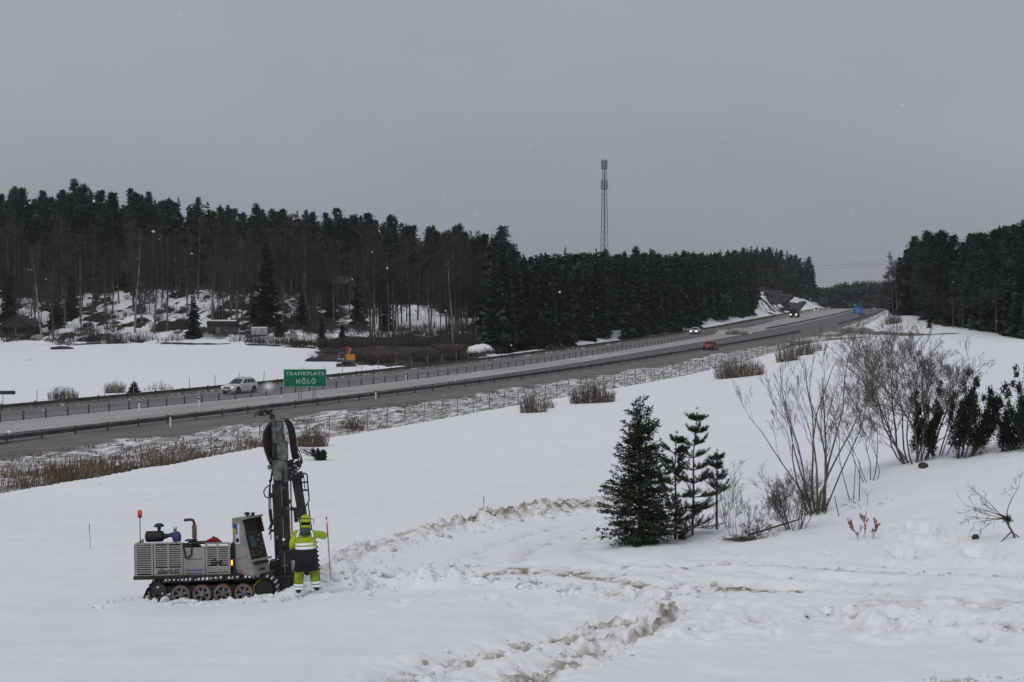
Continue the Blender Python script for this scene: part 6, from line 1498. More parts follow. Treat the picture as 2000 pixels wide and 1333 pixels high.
# ------------------------------------------------------------------ operator
PP = gp(597, 1171) + Vector((0, 0, .03))
per = thing('person', 'person in yellow high-visibility clothing and helmet, seen from behind, working at the drill mast', 'person', PP, R(4))
def skin_body():
    V = {}; E = []; Rd = {}
    def v(k, co, r): V[k] = co; Rd[k] = r if isinstance(r, tuple) else (r, r)
    v('pel', (0, 0, .95), (.20, .165)); v('sp', (0, .0, 1.12), (.205, .165)); v('ch', (0, -.01, 1.33), (.225, .17)); v('sh', (0, 0, 1.46), (.15, .11)); v('nk', (0, .015, 1.545), .075); v('hd', (0, .03, 1.63), .088); v('ht', (0, .03, 1.74), .092)
    v('lh', (-.115, 0, .86), .15); v('lk', (-.15, .02, .50), .125); v('lc', (-.155, -.01, .30), .118); v('la', (-.16, -.02, .11), .075); v('lt', (-.185, .17, .05), .052)
    v('rh', (.115, .01, .86), .15); v('rk', (.185, .10, .53), .125); v('rc', (.215, .10, .33), .118); v('ra', (.235, .10, .14), .075); v('rt', (.265, .29, .08), .052)
    v('ls', (-.22, 0, 1.42), .105); v('lu', (-.28, .0, 1.28), .095); v('le', (-.32, .03, 1.13), .085); v('lf', (-.30, .13, 1.03), .060); v('lw', (-.275, .21, .96), .045)
    v('rs', (.22, 0, 1.43), .105); v('ru', (.34, .03, 1.40), .098); v('re', (.445, .08, 1.345), .098); v('rf', (.37, .24, 1.35), .062); v('rw', (.30, .36, 1.36), .045)
    E = [('pel', 'sp'), ('sp', 'ch'), ('ch', 'sh'), ('sh', 'nk'), ('nk', 'hd'), ('hd', 'ht'), ('pel', 'lh'), ('lh', 'lk'), ('lk', 'lc'), ('lc', 'la'), ('la', 'lt'), ('pel', 'rh'), ('rh', 'rk'), ('rk', 'rc'), ('rc', 'ra'), ('ra', 'rt'),
         ('ch', 'ls'), ('ls', 'lu'), ('lu', 'le'), ('le', 'lf'), ('lf', 'lw'), ('ch', 'rs'), ('rs', 'ru'), ('ru', 're'), ('re', 'rf'), ('rf', 'rw')]
    ks = list(V); me = bpy.data.meshes.new('body'); me.from_pydata([V[k] for k in ks], [(ks.index(a), ks.index(c)) for a, c in E], [])
    o = bpy.data.objects.new('body_tmp', me); COL.objects.link(o)
    sk = o.modifiers.new('s', 'SKIN'); sk.use_smooth_shade = True
    for i, k in enumerate(ks): me.skin_vertices[0].data[i].radius = Rd[k]; me.skin_vertices[0].data[i].use_root = (k == 'pel')
    ss = o.modifiers.new('u', 'SUBSURF'); ss.levels = 2; ss.render_levels = 2
    bpy.context.view_layer.update()
    out = bpy.data.meshes.new_from_object(o.evaluated_get(bpy.context.evaluated_depsgraph_get())); bpy.data.objects.remove(o)
    out.name = 'body'; out.materials.clear()
    for k in ('hivis', 'blackcloth', 'hivis2', 'boot', 'skin', 'greycloth'): out.materials.append(M[k])
    mi = []
    for p in out.polygons:
        c = p.center
        if c.z > 1.56: q = 4
        elif c.z > 1.51 and abs(c.x) < .12: q = 5
        elif c.z > 1.085 or (abs(c.x) > .24 and c.z > .92): q = 0
        elif c.z > .56: q = 1
        elif c.z > (.135 if c.x < 0 else .165): q = 2
        else: q = 3
        mi.append(q)
    out.polygons.foreach_set('material_index', mi); out.polygons.foreach_set('use_smooth', [True] * len(mi))
    return out
obj('body', skin_body(), None, per)
def ell(cz, a, c, h, m, name, cx=0, cy=0, tilt=0, n=24, th=.012, par=None, top=None):
    b = MB(); vs = []; fs = []
    ta, tc_ = top or (a, c)
    for k in range(n):
        t = 2 * math.pi * k / n; dz = math.cos(t) * tilt
        for (ra, rc, zz) in ((a, c, -h / 2), (ta, tc_, h / 2), (ta - th, tc_ - th, h / 2), (a - th, c - th, -h / 2)): vs.append((cx + ra * math.cos(t), cy + rc * math.sin(t), cz + zz + dz))
    for k in range(n):
        k2 = (k + 1) % n
        for q in range(4): q2 = (q + 1) % 4; fs.append((k * 4 + q, k2 * 4 + q, k2 * 4 + q2, k * 4 + q2))
    b.add(vs, fs); b.smooth = True; return b.build(name, m, par or per)
jk = ell(1.20, .235, .19, .30, M['hivis'], 'jacket_waist', top=(.235, .188)); ell(1.195, .243, .198, .056, M['reflective'], 'reflective_band', tilt=.014); ell(1.108, .245, .20, .060, M['reflective'], 'reflective_band', tilt=.010)
ell(.845, .27, .215, .55, M['blackcloth'], 'jacket_skirt', top=(.242, .196))
b = MB(); b.bbox((-.27, .02, .93), (.16, .16, .26), .04); b.build('tool_pouch', M['blackcloth'], per)
for cx, cy, cz, s_ in ((-.157, -.01, .235, 0), (-.16, -.015, .165, 0), (.218, .10, .275, 0), (.228, .10, .20, 0)):
    ell(cz, .122, .118, .052, M['reflective'], 'reflective_band', cx, cy)
for sx in (-1, 1):
    b = MB(); b.tube([(sx * .135, -.085, 1.50), (sx * .17, -.135, 1.42), (sx * .175, -.155, 1.36)], [.024, .024, .02], 6); b.build('shoulder_stripe', M['reflective'], per)
b = MB(); b.smooth = True; b.lathe((0, -.03, 1.455), [(.13, -.06), (.155, -.02), (.15, .05), (.115, .10), (.10, .11)], 16); b.build('hood', M['greycloth'], per)
b = MB(); b.smooth = True; b.lathe((0, .03, 1.59), [(.105, -.05), (.112, .0), (.106, .05)], 16); b.build('neck_guard', M['hivis'], per)
b = MB(); b.smooth = True; b.lathe((0, .03, 1.665), [(.116, -.035), (.118, .035), (.114, .05)], 18); hd = b.build('ear_defenders', M['blackcloth'], per)
for sx in (-1, 1):
    b = MB(); b.lathe((sx * .11 - .02, .03, 1.66), [(.03, 0), (.045, .01), (.045, .035), (.03, .04)], 12, 'x'); b.build('ear_cup', M['hivis'], hd)
b = MB(); b.smooth = True; b.lathe((0, .035, 1.70), [(.128, 0), (.136, .005), (.128, .03), (.122, .075), (.098, .125), (.055, .15), (.002, .157)], 20); hm = b.build('helmet', M['hivis'], per)
b = MB(); b.box((0, .165, 1.715), (.17, .08, .012)); b.build('helmet_peak', M['hivis'], hm); b = MB(); b.ring((0, .035, 1.755), (0, .25, 1), .130, .118, .018, 20); b.build('helmet_strap', M['blackcloth'], hm); b = MB(); b.box((0, .02, 1.852), (.03, .17, .02)); b.build('helmet_ridge', M['hivis'], hm)
def hand(p, d, up, m, par, sgn):
    p = Vector(p); d = Vector(d).normalized(); s = d.cross(Vector(up)).normalized(); u = s.cross(d)
    b = MB(); b.smooth = True
    rings = []
    for t, w_, h_ in ((-.02, .03, .026), (.02, .040, .024), (.06, .046, .02), (.085, .042, .016)): rings.append([p + d * t + s * (w_ * math.cos(a)) + u * (h_ * math.sin(a)) for a in np.linspace(0, 6.283, 10, endpoint=False)])
    b.loft(rings)
    for k, L in enumerate((.070, .080, .076, .060)):
        q = p + d * .08 + s * (-.033 + .022 * k); b.tube([q, q + d * L * .5 - u * .012, q + d * L * .75 - u * .038, q + d * L * .7 - u * .06], [.011, .0105, .010, .008], 7)
    q = p + d * .02 - s * (.036 * sgn); b.tube([q, q + d * .035 - s * (.028 * sgn) - u * .012, q + d * .07 - s * (.026 * sgn) - u * .03], [.013, .012, .009], 7)
    b.build('hand', m, par)
hand((-.27, .225, .945), (.15, .8, -.5), (0, .5, 1), M['glove'], per, -1); hand((.29, .375, 1.36), (-.5, .85, .02), (0, 0, 1), M['glove'], per, 1)
ell(1.0, .062, .062, .04, M['reflective'], 'cuff', -.295, .16)
for nm, q in (('face', (0, .118, 1.63)),):
    b = MB(); b.smooth = True; b.lathe((0, .10, 1.61), [(.012, -.02), (.018, .0), (.008, .035)], 8); b.box((-.035, .118, 1.645), (.022, .01, .010)); b.box((.035, .118, 1.645), (.022, .01, .010)); b.box((0, .115, 1.575), (.045, .01, .010)); b.build('face', M['skin'], per)

# ------------------------------------------------------------------ vehicles
def car(name, label, cat, px, py, paint, L=4.6, W=1.84, H=1.62, toward=True, lit='dim', suv=True, g=None, rear_lamps=True, p=None):
    X, Y = road_pt(px, py) if p is None else p
    hd_ = float(heading(g or gC, Y)); d = Vector((math.sin(hd_), math.cos(hd_), 0)) * (-1 if toward else 1)
    t = thing(name, label, cat, (X, Y, ZC - float(Hroad(Y)) + .024), math.atan2(d.y, d.x))
    k = L / 4.6; hw = W / 2; zb = H * .62
    def ring(x, z0, z1, w_): return [(x * k, -w_ * .93, z0), (x * k, -w_, z0 + .12), (x * k, -w_, z0 + (z1 - z0) * .62), (x * k, -w_ * .955, z1 - .02), (x * k, -w_ * .86, z1), (x * k, w_ * .86, z1), (x * k, w_ * .955, z1 - .02), (x * k, w_, z0 + (z1 - z0) * .62), (x * k, w_, z0 + .12), (x * k, w_ * .93, z0)]
    b = MB(); hood = zb * .97 if suv else zb * .93
    b.loft([ring(-2.30, .48, zb * .72, hw * .86), ring(-2.24, .30, zb * .93, hw * .93), ring(-2.0, .24, zb, hw * .98), ring(-1.0, .22, zb, hw), ring(.5, .22, zb, hw), ring(.95, .22, zb * .985, hw), ring(1.75, .22, hood * .93, hw * .97), ring(2.12, .24, hood * .83, hw * .90), ring(2.26, .28, hood * .68, hw * .82), ring(2.30, .36, hood * .58, hw * .76)]); b.smooth = False
    body = b.build('body', M[paint], t)
    # cabin
    xb0, xb1, xt0, xt1 = (-2.12, .98, -1.72, .10) if suv else (-1.75, .92, -1.05, .08)
    wb, wt = hw * .93, hw * .72; z0, z1 = zb - .02, H
    P = lambda x, y, z: Vector((x * k, y, z))
    lo = [P(xb0, -wb, z0), P(xb1, -wb, z0), P(xb1, wb, z0), P(xb0, wb, z0)]; hi = [P(xt0, -wt, z1 - .07), P(xt1, -wt, z1 - .07), P(xt1, wt, z1 - .07), P(xt0, wt, z1 - .07)]; rf = [P(xt0 + .12, -wt * .86, z1), P(xt1 - .16, -wt * .86, z1), P(xt1 - .16, wt * .86, z1), P(xt0 + .12, wt * .86, z1)]
    b = MB(); b.loft([lo, hi, rf]); b.build('cabin', M[paint], t)
    def pane(name, a, c, d_, e, u0, u1, v0, v1, out=.012):
        f = lambda u, v: a.lerp(c, u).lerp(e.lerp(d_, u), v)
        q = [f(u0, v0), f(u1, v0), f(u1, v1), f(u0, v1)]; n = (q[1] - q[0]).cross(q[3] - q[0]).normalized(); ctr = (a + c + d_ + e) / 4
        if n.dot(ctr - Vector((ctr.x * .5 + xt0 * .2, 0, H * .7))) < 0: n = -n
        bb = MB(); bb.add([x + n * out for x in q] + [x - n * .01 for x in q], [(0, 1, 2, 3), (7, 6, 5, 4), (0, 4, 5, 1), (1, 5, 6, 2), (2, 6, 7, 3), (3, 7, 4, 0)]); bb.build(name, M['glass'], t)
    pane('windscreen', lo[1], lo[2], hi[2], hi[1], .06, .94, .08, .95); pane('rear_window', lo[0], lo[3], hi[3], hi[0], .08, .92, .25, .95)
    for a, c, d_, e in ((lo[0], lo[1], hi[1], hi[0]), (lo[3], lo[2], hi[2], hi[3])):
        for u0, u1 in ((.10, .36), (.39, .64), (.67, .90)): pane('side_window', a, c, d_, e, u0, u1, .22, .92)
    wm = MB(); wm.cyl((0, -.11, 0), (0, .11, 0), .34 * H / 1.6, None, 18); wme = wm.mesh('wheel', [M['tyre']]); rm = MB(); rm.cyl((0, -.115, 0), (0, .115, 0), .21 * H / 1.6, None, 14); rme = rm.mesh('rim', [M['rim']])
    am = MB(); am.cyl((0, -.02, 0), (0, .02, 0), .40 * H / 1.6, None, 18); ame = am.mesh('wheel_arch', [M['black']])
    for x in (-1.38 * k, 1.42 * k):
        for sy in (-1, 1):
            o = obj('wheel', wme, None, t); o.location = (x, sy * (hw - .10), .34 * H / 1.6); q = obj('rim', rme, None, o)
            o2 = obj('wheel_arch', ame, None, t); o2.location = (x, sy * (hw - .008), .37 * H / 1.6)
    lm = {'dim': M['dimlamp'], 'lit': M['headlamp'], None: M['stickerwhite']}[lit]
    for sy in (-1, 1):
        b = MB(); b.bbox((2.17 * k, sy * hw * .70, hood * .72), (.22, .34, .13), .03); b.build('headlight', lm, t)
        b = MB(); b.bbox((-2.24 * k, sy * hw * .78, zb * .80), (.10, .26, .22), .03); b.build('tail_light', M['taillamp'], t)
        b = MB(); b.bbox((.78 * k, sy * (hw + .09), zb + .05), (.12, .18, .13), .03); b.build('mirror', M[paint], t)
    b = MB(); b.bbox((2.285 * k, 0, hood * .66), (.05, hw * .95, .18), .02); b.build('grille', M['black'], t); b = MB(); b.bbox((2.285 * k, 0, hood * .40), (.06, hw * 1.3, .14), .02); b.build('bumper_intake', M['black'], t)
    b = MB(); b.box((2.32 * k, 0, hood * .47), (.015, .52, .11)); b.build('number_plate', M['stickerwhite'], t); b = MB(); b.box((-2.315 * k, 0, zb * .62), (.015, .52, .11)); b.build('number_plate', M['stickerwhite'], t)
    b = MB(); b.box((-.1 * k, 0, .26), (3.9 * k, W * .9, .10)); b.build('sill', M['black'], t)
    if suv:
        for sy in (-1, 1):
            b = MB(); b.tube([(-1.5 * k, sy * wt * .8, H + .0), (-1.45 * k, sy * wt * .8, H + .04), (0 * k, sy * wt * .8, H + .04)], .02, 5); b.build('roof_rail', M['dark'], t)
    return t
car('car', 'white estate car driving towards the left on the far carriageway by the green sign', 'car', 468, 768.5, 'carwhite', 4.7, 1.90, 1.66, True, 'dim', True, gF)
car('car', 'white car with its headlights on, farther up the far carriageway', 'car', 1358, 653, 'carwhite', 4.5, 1.8, 1.48, True, 'lit', False, gF)
car('car', 'red car driving away on the near carriageway', 'car', 1388, 684, 'carred', 4.2, 1.80, 1.50, False, 'dim', False, gN)
car('car', 'dark car driving away below the blue road sign', 'car', 1684, 617.5, 'cardark', 4.5, 1.85, 1.6, False, None, True, gN)
def far_car(label, px, Y, g, o_, paint, toward, lit):
    x = float(g(Y)) - o_; car('car', label, 'car', 0, 0, paint, 4.5, 1.82, 1.5, toward, lit, False, g, p=(x, Y))
far_car('tiny oncoming car with a bright headlight beside the blue road sign', 0, 690, gF, -5.5, 'cardark', True, 'lit')
far_car('tiny pale car at the far end of the near carriageway', 0, 720, gN, 4.5, 'cargrey', False, None)
far_car('tiny pale oncoming car farthest away on the motorway', 0, 800, gF, -6, 'cargrey', True, 'dim')

# lorry
X, Y = road_pt(1552, 620.5); hd_ = float(heading(gF, Y)); d = -Vector((math.sin(hd_), math.cos(hd_), 0))
t = thing('lorry', 'dark lorry with lit headlights coming towards the camera below the rock cutting', 'lorry', (X, Y, ZC - float(Hroad(Y)) + .024), math.atan2(d.y, d.x))
b = MB(); b.loft([[(3.2, -1.22, .6), (3.2, 1.22, .6), (3.2, 1.22, 3.3), (3.2, -1.22, 3.3)], [(5.2, -1.22, .5), (5.2, 1.22, .5), (5.05, 1.22, 3.2), (5.05, -1.22, 3.2)], [(5.38, -1.1, .5), (5.38, 1.1, .5), (5.2, 1.08, 3.0), (5.2, -1.08, 3.0)]]); b.build('cab', M['cardark'], t)
b = MB(); b.box((5.30, 0, 2.4), (.10, 2.0, .85)); b.build('windscreen', M['glass'], t)
b = MB(); b.bbox((-1.6, 0, 2.35), (9.0, 2.5, 2.75), .05); b.build('box_body', M['signback'], t); b = MB(); b.box((-1.6, 0, 3.74), (9.05, 2.52, .10)); b.build('top_rail', M['cargrey'], t); b = MB(); b.bbox((4.2, 0, 3.42), (1.5, 2.1, .5), .15); b.build('wind_deflector', M['cardark'], t)
b = MB(); b.box((-.6, 0, .75), (11, 1.0, .35)); b.build('chassis', M['black'], t)
wm = MB(); wm.cyl((0, -.16, 0), (0, .16, 0), .5, None, 18); wme = wm.mesh('wheel', [M['tyre']])
for x in (4.3, -.2, -4.0, -5.3):
    for sy in (-1, 1): o = obj('wheel', wme, None, t); o.location = (x, sy * 1.05, .5)
for sy in (-1, 1):
    b = MB(); b.bbox((5.38, sy * .88, .95), (.10, .36, .26), .04); b.build('headlight', M['headlamp'], t); b = MB(); b.bbox((5.1, sy * 1.42, 2.4), (.14, .22, .6), .03); b.build('mirror', M['black'], t)
b = MB(); b.box((5.40, 0, 1.5), (.06, 1.8, .7)); b.build('grille', M['black'], t); b = MB(); b.bbox((5.40, 0, .6), (.16, 2.35, .35), .04); b.build('bumper', M['cardark'], t)

# excavator
EP = on(676, 262); t = thing('excavator', 'orange and grey excavator working on the cleared ground beyond the motorway', 'excavator', EP + Vector((0, 0, -.25)), R(8), scale=.88)
for sy in (-1, 1):
    b = MB(); prof = [(-1.9, .45), (-1.6, .08), (1.6, .08), (1.9, .45), (1.6, .85), (-1.6, .85)]; b.prism(prof, sy * 1.15 - .3, sy * 1.15 + .3); tk = b.build('track', M['black'], t)
    for x in (-1.5, -.75, 0, .75, 1.5): b = MB(); b.cyl((x, sy * 1.15 - .32, .42), (x, sy * 1.15 + .32, .42), .26, None, 12); b.build('roller', M['excgrey'], tk)
b = MB(); b.cyl((0, 0, .85), (0, 0, 1.1), .8, None, 16); b.build('slew_ring', M['black'], t)
b = MB(); b.bbox((-.1, 0, 1.25), (3.2, 2.5, .3), .05); b.build('platform', M['excgrey'], t)
b = MB(); b.bbox((.75, -.35, 1.95), (1.75, 1.9, 1.2), .18); b.build('counterweight', M['excorange'], t)
b = MB(); b.loft([[(-1.6, -1.15, 1.4), (-.35, -1.15, 1.4), (-.35, -.15, 1.4), (-1.6, -.15, 1.4)], [(-1.65, -1.15, 2.2), (-.35, -1.15, 2.2), (-.35, -.15, 2.2), (-1.65, -.15, 2.2)], [(-1.4, -1.1, 3.0), (-.4, -1.1, 3.0), (-.4, -.2, 3.0), (-1.4, -.2, 3.0)]]); b.build('cab', M['excgrey'], t)
b = MB(); b.box((-.95, -1.16, 2.3), (.9, .03, .8)); b.build('cab_window', M['glass'], t); b = MB(); b.box((-1.6, -.65, 2.35), (.05, .8, .9)); b.build('windscreen', M['glass'], t)
b = MB(); b.box((-1.0, -1.15, 1.75), (1.2, .04, .15)); b.build('handrail', M['cargrey'], t)
def ebar(name, a, c, w_, m): 
    a, c = Vector(a), Vector(c); d = (c - a).normalized(); sd = Vector((0, 1, 0)); up = sd.cross(d).normalized() if abs(d.y) < .9 else Vector((0, 0, 1)); sd = d.cross(up); bb = MB(); bb.box((a + c) / 2, (w_, .4, (c - a).length), Matrix((up, sd, d)).transposed()); return bb.build(name, M[m], t)
ebar('boom', (-.2, .4, 1.6), (.5, 2.2, 3.8), .55, 'excred'); ebar('boom', (.5, 2.2, 3.8), (.9, 4.0, 3.6), .45, 'excred'); ebar('stick', (.9, 4.0, 3.9), (1.1, 4.6, 1.6), .35, 'excred'); ebar('boom_cylinder', (.2, .7, 1.6), (.9, 2.2, 3.5), .14, 'cargrey')
b = MB(); b.prism([(.7, 1.6), (1.5, 1.6), (1.6, .9), (1.1, .7), (.7, 1.0)], 4.2, 5.2); b.build('bucket', M['excgrey'], t)

# ------------------------------------------------------------------ signs
X, Y = road_pt(600, 781); Y = float(Y); base = Vector((float(X), Y, ZC - float(Hroad(Y))))
sg = thing('road_sign', 'large green road sign reading TRAFIKPLATS H\u00d6L\u00d6 standing in the median', 'road sign', base, R(10))
sc = Y / F; Wd = 82 * sc / math.cos(R(10)) * 1.0; Hh = 34.5 * sc; zc = (781 - 738.5) * sc
dx = (596 - 600) * sc
b = MB(); b.bbox((dx, 0, zc), (Wd, .06, Hh), .02); b.build('border', M['signwhite'], sg); b = MB(); b.bbox((dx, -.034, zc), (Wd - .10, .03, Hh - .10), .01); b.build('board', M['signgreen'], sg)
letter('trafikplats', sg, 73.5 * sc, 7.0 * sc, (dx - .02, -.055, zc + 8.6 * sc)); letter('holo', sg, 38 * sc, 12.0 * sc, (dx + .10, -.055, zc - 5.6 * sc))
for x in (-.75, .75):
    for off_ in (-.14, .14):
        b = MB(); b.cyl((x + off_, .06, -.3), (x + off_, .06, zc + Hh * .45), .035, None, 8); b.build('post', M['steel'], sg)
    b = MB()
    n = 7
    for k in range(n): b.cyl((x - .14, .06, k * (zc - Hh / 2) / n), (x + .14, .06, (k + 1) * (zc - Hh / 2) / n), .014, None, 5)
    b.build('lattice', M['steel'], sg)
X, Y = road_pt(1673, 622); Y = float(Y); Xs = (1675 - 1000) / F * 520
sg = thing('road_sign', 'green over blue direction sign far up the motorway', 'road sign', (Xs, 520, ZC - float(Hroad(520))), R(8)); sc = 520 / F
zc = (604.5 - 600) * 0
ztop = at(1675, 592.5, 520).z - (ZC - float(Hroad(520))); zmid = at(1675, 600.3, 520).z - (ZC - float(Hroad(520))); zbot = at(1675, 613, 520).z - (ZC - float(Hroad(520)))
b = MB(); b.bbox((-.35, 0, (ztop + zmid) / 2), (17 * sc, .08, ztop - zmid), .02); b.build('green_panel', M['signgreen2'], sg); b = MB(); b.bbox((0, 0, (zmid + zbot) / 2 - .02), (21.5 * sc, .08, zmid - zbot - .04), .02); b.build('blue_panel', M['signblue'], sg)
for k, (x, z, w_) in enumerate(((-.3, .80, 1.2), (.2, .55, 1.9), (.2, .28, 1.7), (-1.2, .7, .35), (-1.2, .3, .3))):
    b = MB(); b.box((x, -.05, zbot + (zmid - zbot) * z), (w_, .01, .16)); b.build('lettering', M['signlight'], sg)
b = MB(); b.lathe((-1.0, -.06, (ztop + zmid) / 2), [(.22, 0), (.22, .01)], 12, 'y'); b.build('route_badge', M['signwhite'], sg)
for x in (-1.3, 1.3): b = MB(); b.cyl((x, .10, -.3), (x, .10, ztop - .2), .06, None, 8); b.build('post', M['steel'], sg)
Y = 655.0; Xs = (1608 - 1000) / F * Y; zb = gz(Xs, Y); sg = thing('road_sign', 'dull dark green sign at the edge of the rock cutting', 'road sign', (Xs, Y, zb), R(-4)); sc = Y / F; z0 = at(1608, 594, Y).z - zb; z1 = at(1608, 580, Y).z - zb
b = MB(); b.bbox((0, 0, (z0 + z1) / 2), (17 * sc, .08, z1 - z0), .02); b.build('board', M['signback'], sg)
for x in (-1.2, 1.2): b = MB(); b.cyl((x, .1, -.5), (x, .1, z1 - .2), .06, None, 8); b.build('post', M['steel'], sg)

# reflector posts along the road
dm = MB(); dm.add([], []); dm.prism([(-.06, -.1), (.06, -.1), (.06, 1.0), (-.02, 1.08), (-.06, 1.05)], -.05, .05); dme = dm.mesh('post', [M['white']])
db = MB(); db.box((0, 0, .86), (.135, .115, .16)); dbe = db.mesh('black_band', [M['black']])
for px, py, lab in ((272, 803, 'white reflector post on the median at the left, beside the cable barrier'), (389, 797, 'white reflector post on the slush strip below the white estate car'), (793, 744, 'white reflector post on the median right of the green road sign'), (890, 746, 'white reflector post on the slush strip farther right of the green sign'), (1163, 704, 'white reflector post on the slush strip near the red car'), (333, 833.5, 'white reflector post at the near guardrail left of the mast'), (734, 780, 'white reflector post at the near guardrail right of the green sign')):
    X, Y = road_pt(px, py); t = thing('reflector_post', lab, 'reflector post', (X, Y, ZC - float(Hroad(Y))), -float(heading(gC, Y))); obj('post', dme, None, t); obj('black_band', dbe, None, t)

# ------------------------------------------------------------------ mast on the skyline
TY = 430.0; TX = (1180 - 1000) / F * TY; tz = gz(TX, TY); sc = TY / F; topz = at(1180, 312, TY).z - tz
tw = thing('radio_mast', 'tall lattice telecom mast rising above the spruce skyline', 'mast', (TX, TY, tz)); h2 = topz - 2.5
wid = lambda z: 2.45 - 1.5 * (z / h2)
legs = [(math.cos(a), math.sin(a)) for a in (R(210), R(330), R(90))]
for cx, cy in legs: b = MB(); b.tube([(cx * wid(z) * .62, cy * wid(z) * .62, z) for z in np.linspace(-1, h2, 8)], .07, 6); b.build('leg', M['tower'], tw)
b = MB(); nb = 22
for k in range(nb):
    z0, z1 = h2 * k / nb, h2 * (k + 1) / nb
    for i in range(3):
        a, c = legs[i], legs[(i + 1) % 3]; b.tube([(a[0] * wid(z0) * .62, a[1] * wid(z0) * .62, z0), (c[0] * wid(z1) * .62, c[1] * wid(z1) * .62, z1)], .045, 4, cap=False); b.tube([(a[0] * wid(z1) * .62, a[1] * wid(z1) * .62, z1), (c[0] * wid(z1) * .62, c[1] * wid(z1) * .62, z1)], .04, 4, cap=False)
b.build('bracing', M['tower'], tw)
b = MB(); b.box((.12, 0, h2 * .48), (.15, .08, h2 * .96)); b.build('cable_ladder', M['steel'], tw)
def antennas(zc, n, rad, hh, w_, m='antenna'):
    b = MB(); b.ring((0, 0, zc - hh * .55), (0, 0, 1), rad, rad - .1, .1, 16); b.ring((0, 0, zc + hh * .3), (0, 0, 1), rad * .9, rad * .9 - .08, .06, 16); b.build('antenna_ring', M['tower'], tw)
    am = MB(); am.bbox((0, 0, 0), (.22, w_, hh), .05); ame = am.mesh('antenna_panel', [M[m]])
    for k in range(n): a = 2 * math.pi * k / n + .3; o = obj('antenna_panel', ame, None, tw); o.location = (math.cos(a) * rad, math.sin(a) * rad, zc); o.rotation_euler = (0, 0, a)
antennas(topz - 1.25, 6, .72, 2.2, .42); antennas(topz - 6.6, 6, .80, 2.3, .34)
b = MB(); b.cyl((0, 0, h2 - 3), (0, 0, topz), .10, None, 8); b.build('top_pole', M['tower'], tw); b = MB(); b.lathe((.7, -.6, topz - 6.9), [(.02, -.15), (.35, 0), (.36, .1)], 12, 'y'); b.build('dish', M['antenna'], tw)

# power line
def pole(px, Y, top, label):
    X = (px - 1000) / F * Y; z = gz(X, Y); H = at(px, top, Y).z - z; t = thing('power_pole', label, 'power pole', (X, Y, z), R(-20))
    for sx in (-1.1, 1.1): b = MB(); b.cyl((sx, 0, -1), (sx, 0, H), .14, .10, 8); b.build('post', M['bark'], t)
    b = MB(); b.box((0, 0, H - .6), (5.0, .14, .18)); b.build('crossarm', M['bark'], t)
    for sx in (-2.2, 0, 2.2): b = MB(); b.cyl((sx, 0, H - .5), (sx, 0, H - .1), .09, None, 6); b.build('insulator', M['dark'], t)
    return Vector((X, Y, z + H - .1))
pA = pole(1497, 632, 524, 'wooden double power pole on the snowy rock cutting'); pB = pole(1885, 640, 494, 'wooden power pole hidden in the forest right of the motorway')
for k, off_ in enumerate((0.0, -1.15)):
    b = MB(); pts = []
    for i in range(21):
        u_ = i / 20; p = pA.lerp(pB, u_) + Vector((0, k * 2.0, off_ - 4 * .9 * u_ * (1 - u_))); pts.append(p)
    b.tube(pts, .035, 4); tag(b.build('power_line', M['dark']), ('upper' if k == 0 else 'lower') + ' thin power line crossing the gap between the two forests', 'power line')

# ------------------------------------------------------------------ buildings on the far side
SY = 352.0; SX = (31 - 1000) / F * SY; sz = float(ground(SX, SY)[0]); sc = SY / F
sh = thing('shed', 'dark open-fronted gabled shed at the left edge of the wood', 'shed', (SX, SY, sz)); hw = 34 * sc; hr = 46 * sc; he = 23 * sc; dep = 6
for sx in (-1, 1):
    b = MB(); b.add([(0, -.6, hr), (sx * hw * 1.06, -.6, he * .95), (sx * hw * 1.06, dep, he * .95), (0, dep, hr), (0, -.6, hr + .16), (sx * hw * 1.06, -.6, he * .95 + .16), (sx * hw * 1.06, dep, he * .95 + .16), (0, dep, hr + .16)], [(0, 1, 2, 3), (7, 6, 5, 4), (0, 4, 5, 1), (1, 5, 6, 2), (2, 6, 7, 3), (3, 7, 4, 0)]); b.build('roof', M['roofdark'], sh)
    b = MB(); b.box((sx * (hw - .9 if sx > 0 else hw - .35), dep / 2, he / 2), (1.8 if sx > 0 else .6, dep - .4, he)); b.build('wall', M['tarred'], sh)
b = MB(); b.prism([(-hw, he * .98), (hw, he * .98), (0, hr - .05)], -.15, .0); b.build('gable', M['tarred'], sh)
b = MB(); b.box((0, .0, he / 2), (.18, .18, he)); b.build('post', M['wood'], sh)
b = MB(); b.box((0, dep + .1, he / 2), (hw * 1.9, .15, he)); b.build('back_wall', M['concrete'], sh)
b = MB(); b.smooth = True; b.lathe((0, 0, 0), [(1.9, -.2), (1.7, .5), (1.0, 1.1), (.2, 1.3)], 14); o = b.build('snow_heap', M['snowcap']); o.location = (SX + .9, SY + 3.0, sz); o.scale = (1.4, .9, 1.2); tag(o, 'snow-covered load under the roof of the dark shed', 'snow heap')
p = on(74, 350); o = obj('tarpaulin_stack', lump('tarpaulin_stack', None, 1, M['concrete'], 91, (1.6, 1.0, .9), .25)); o.location = p + Vector((0, 0, .5)); tag(o, 'pale grey covered stack right of the dark shed', 'stack')
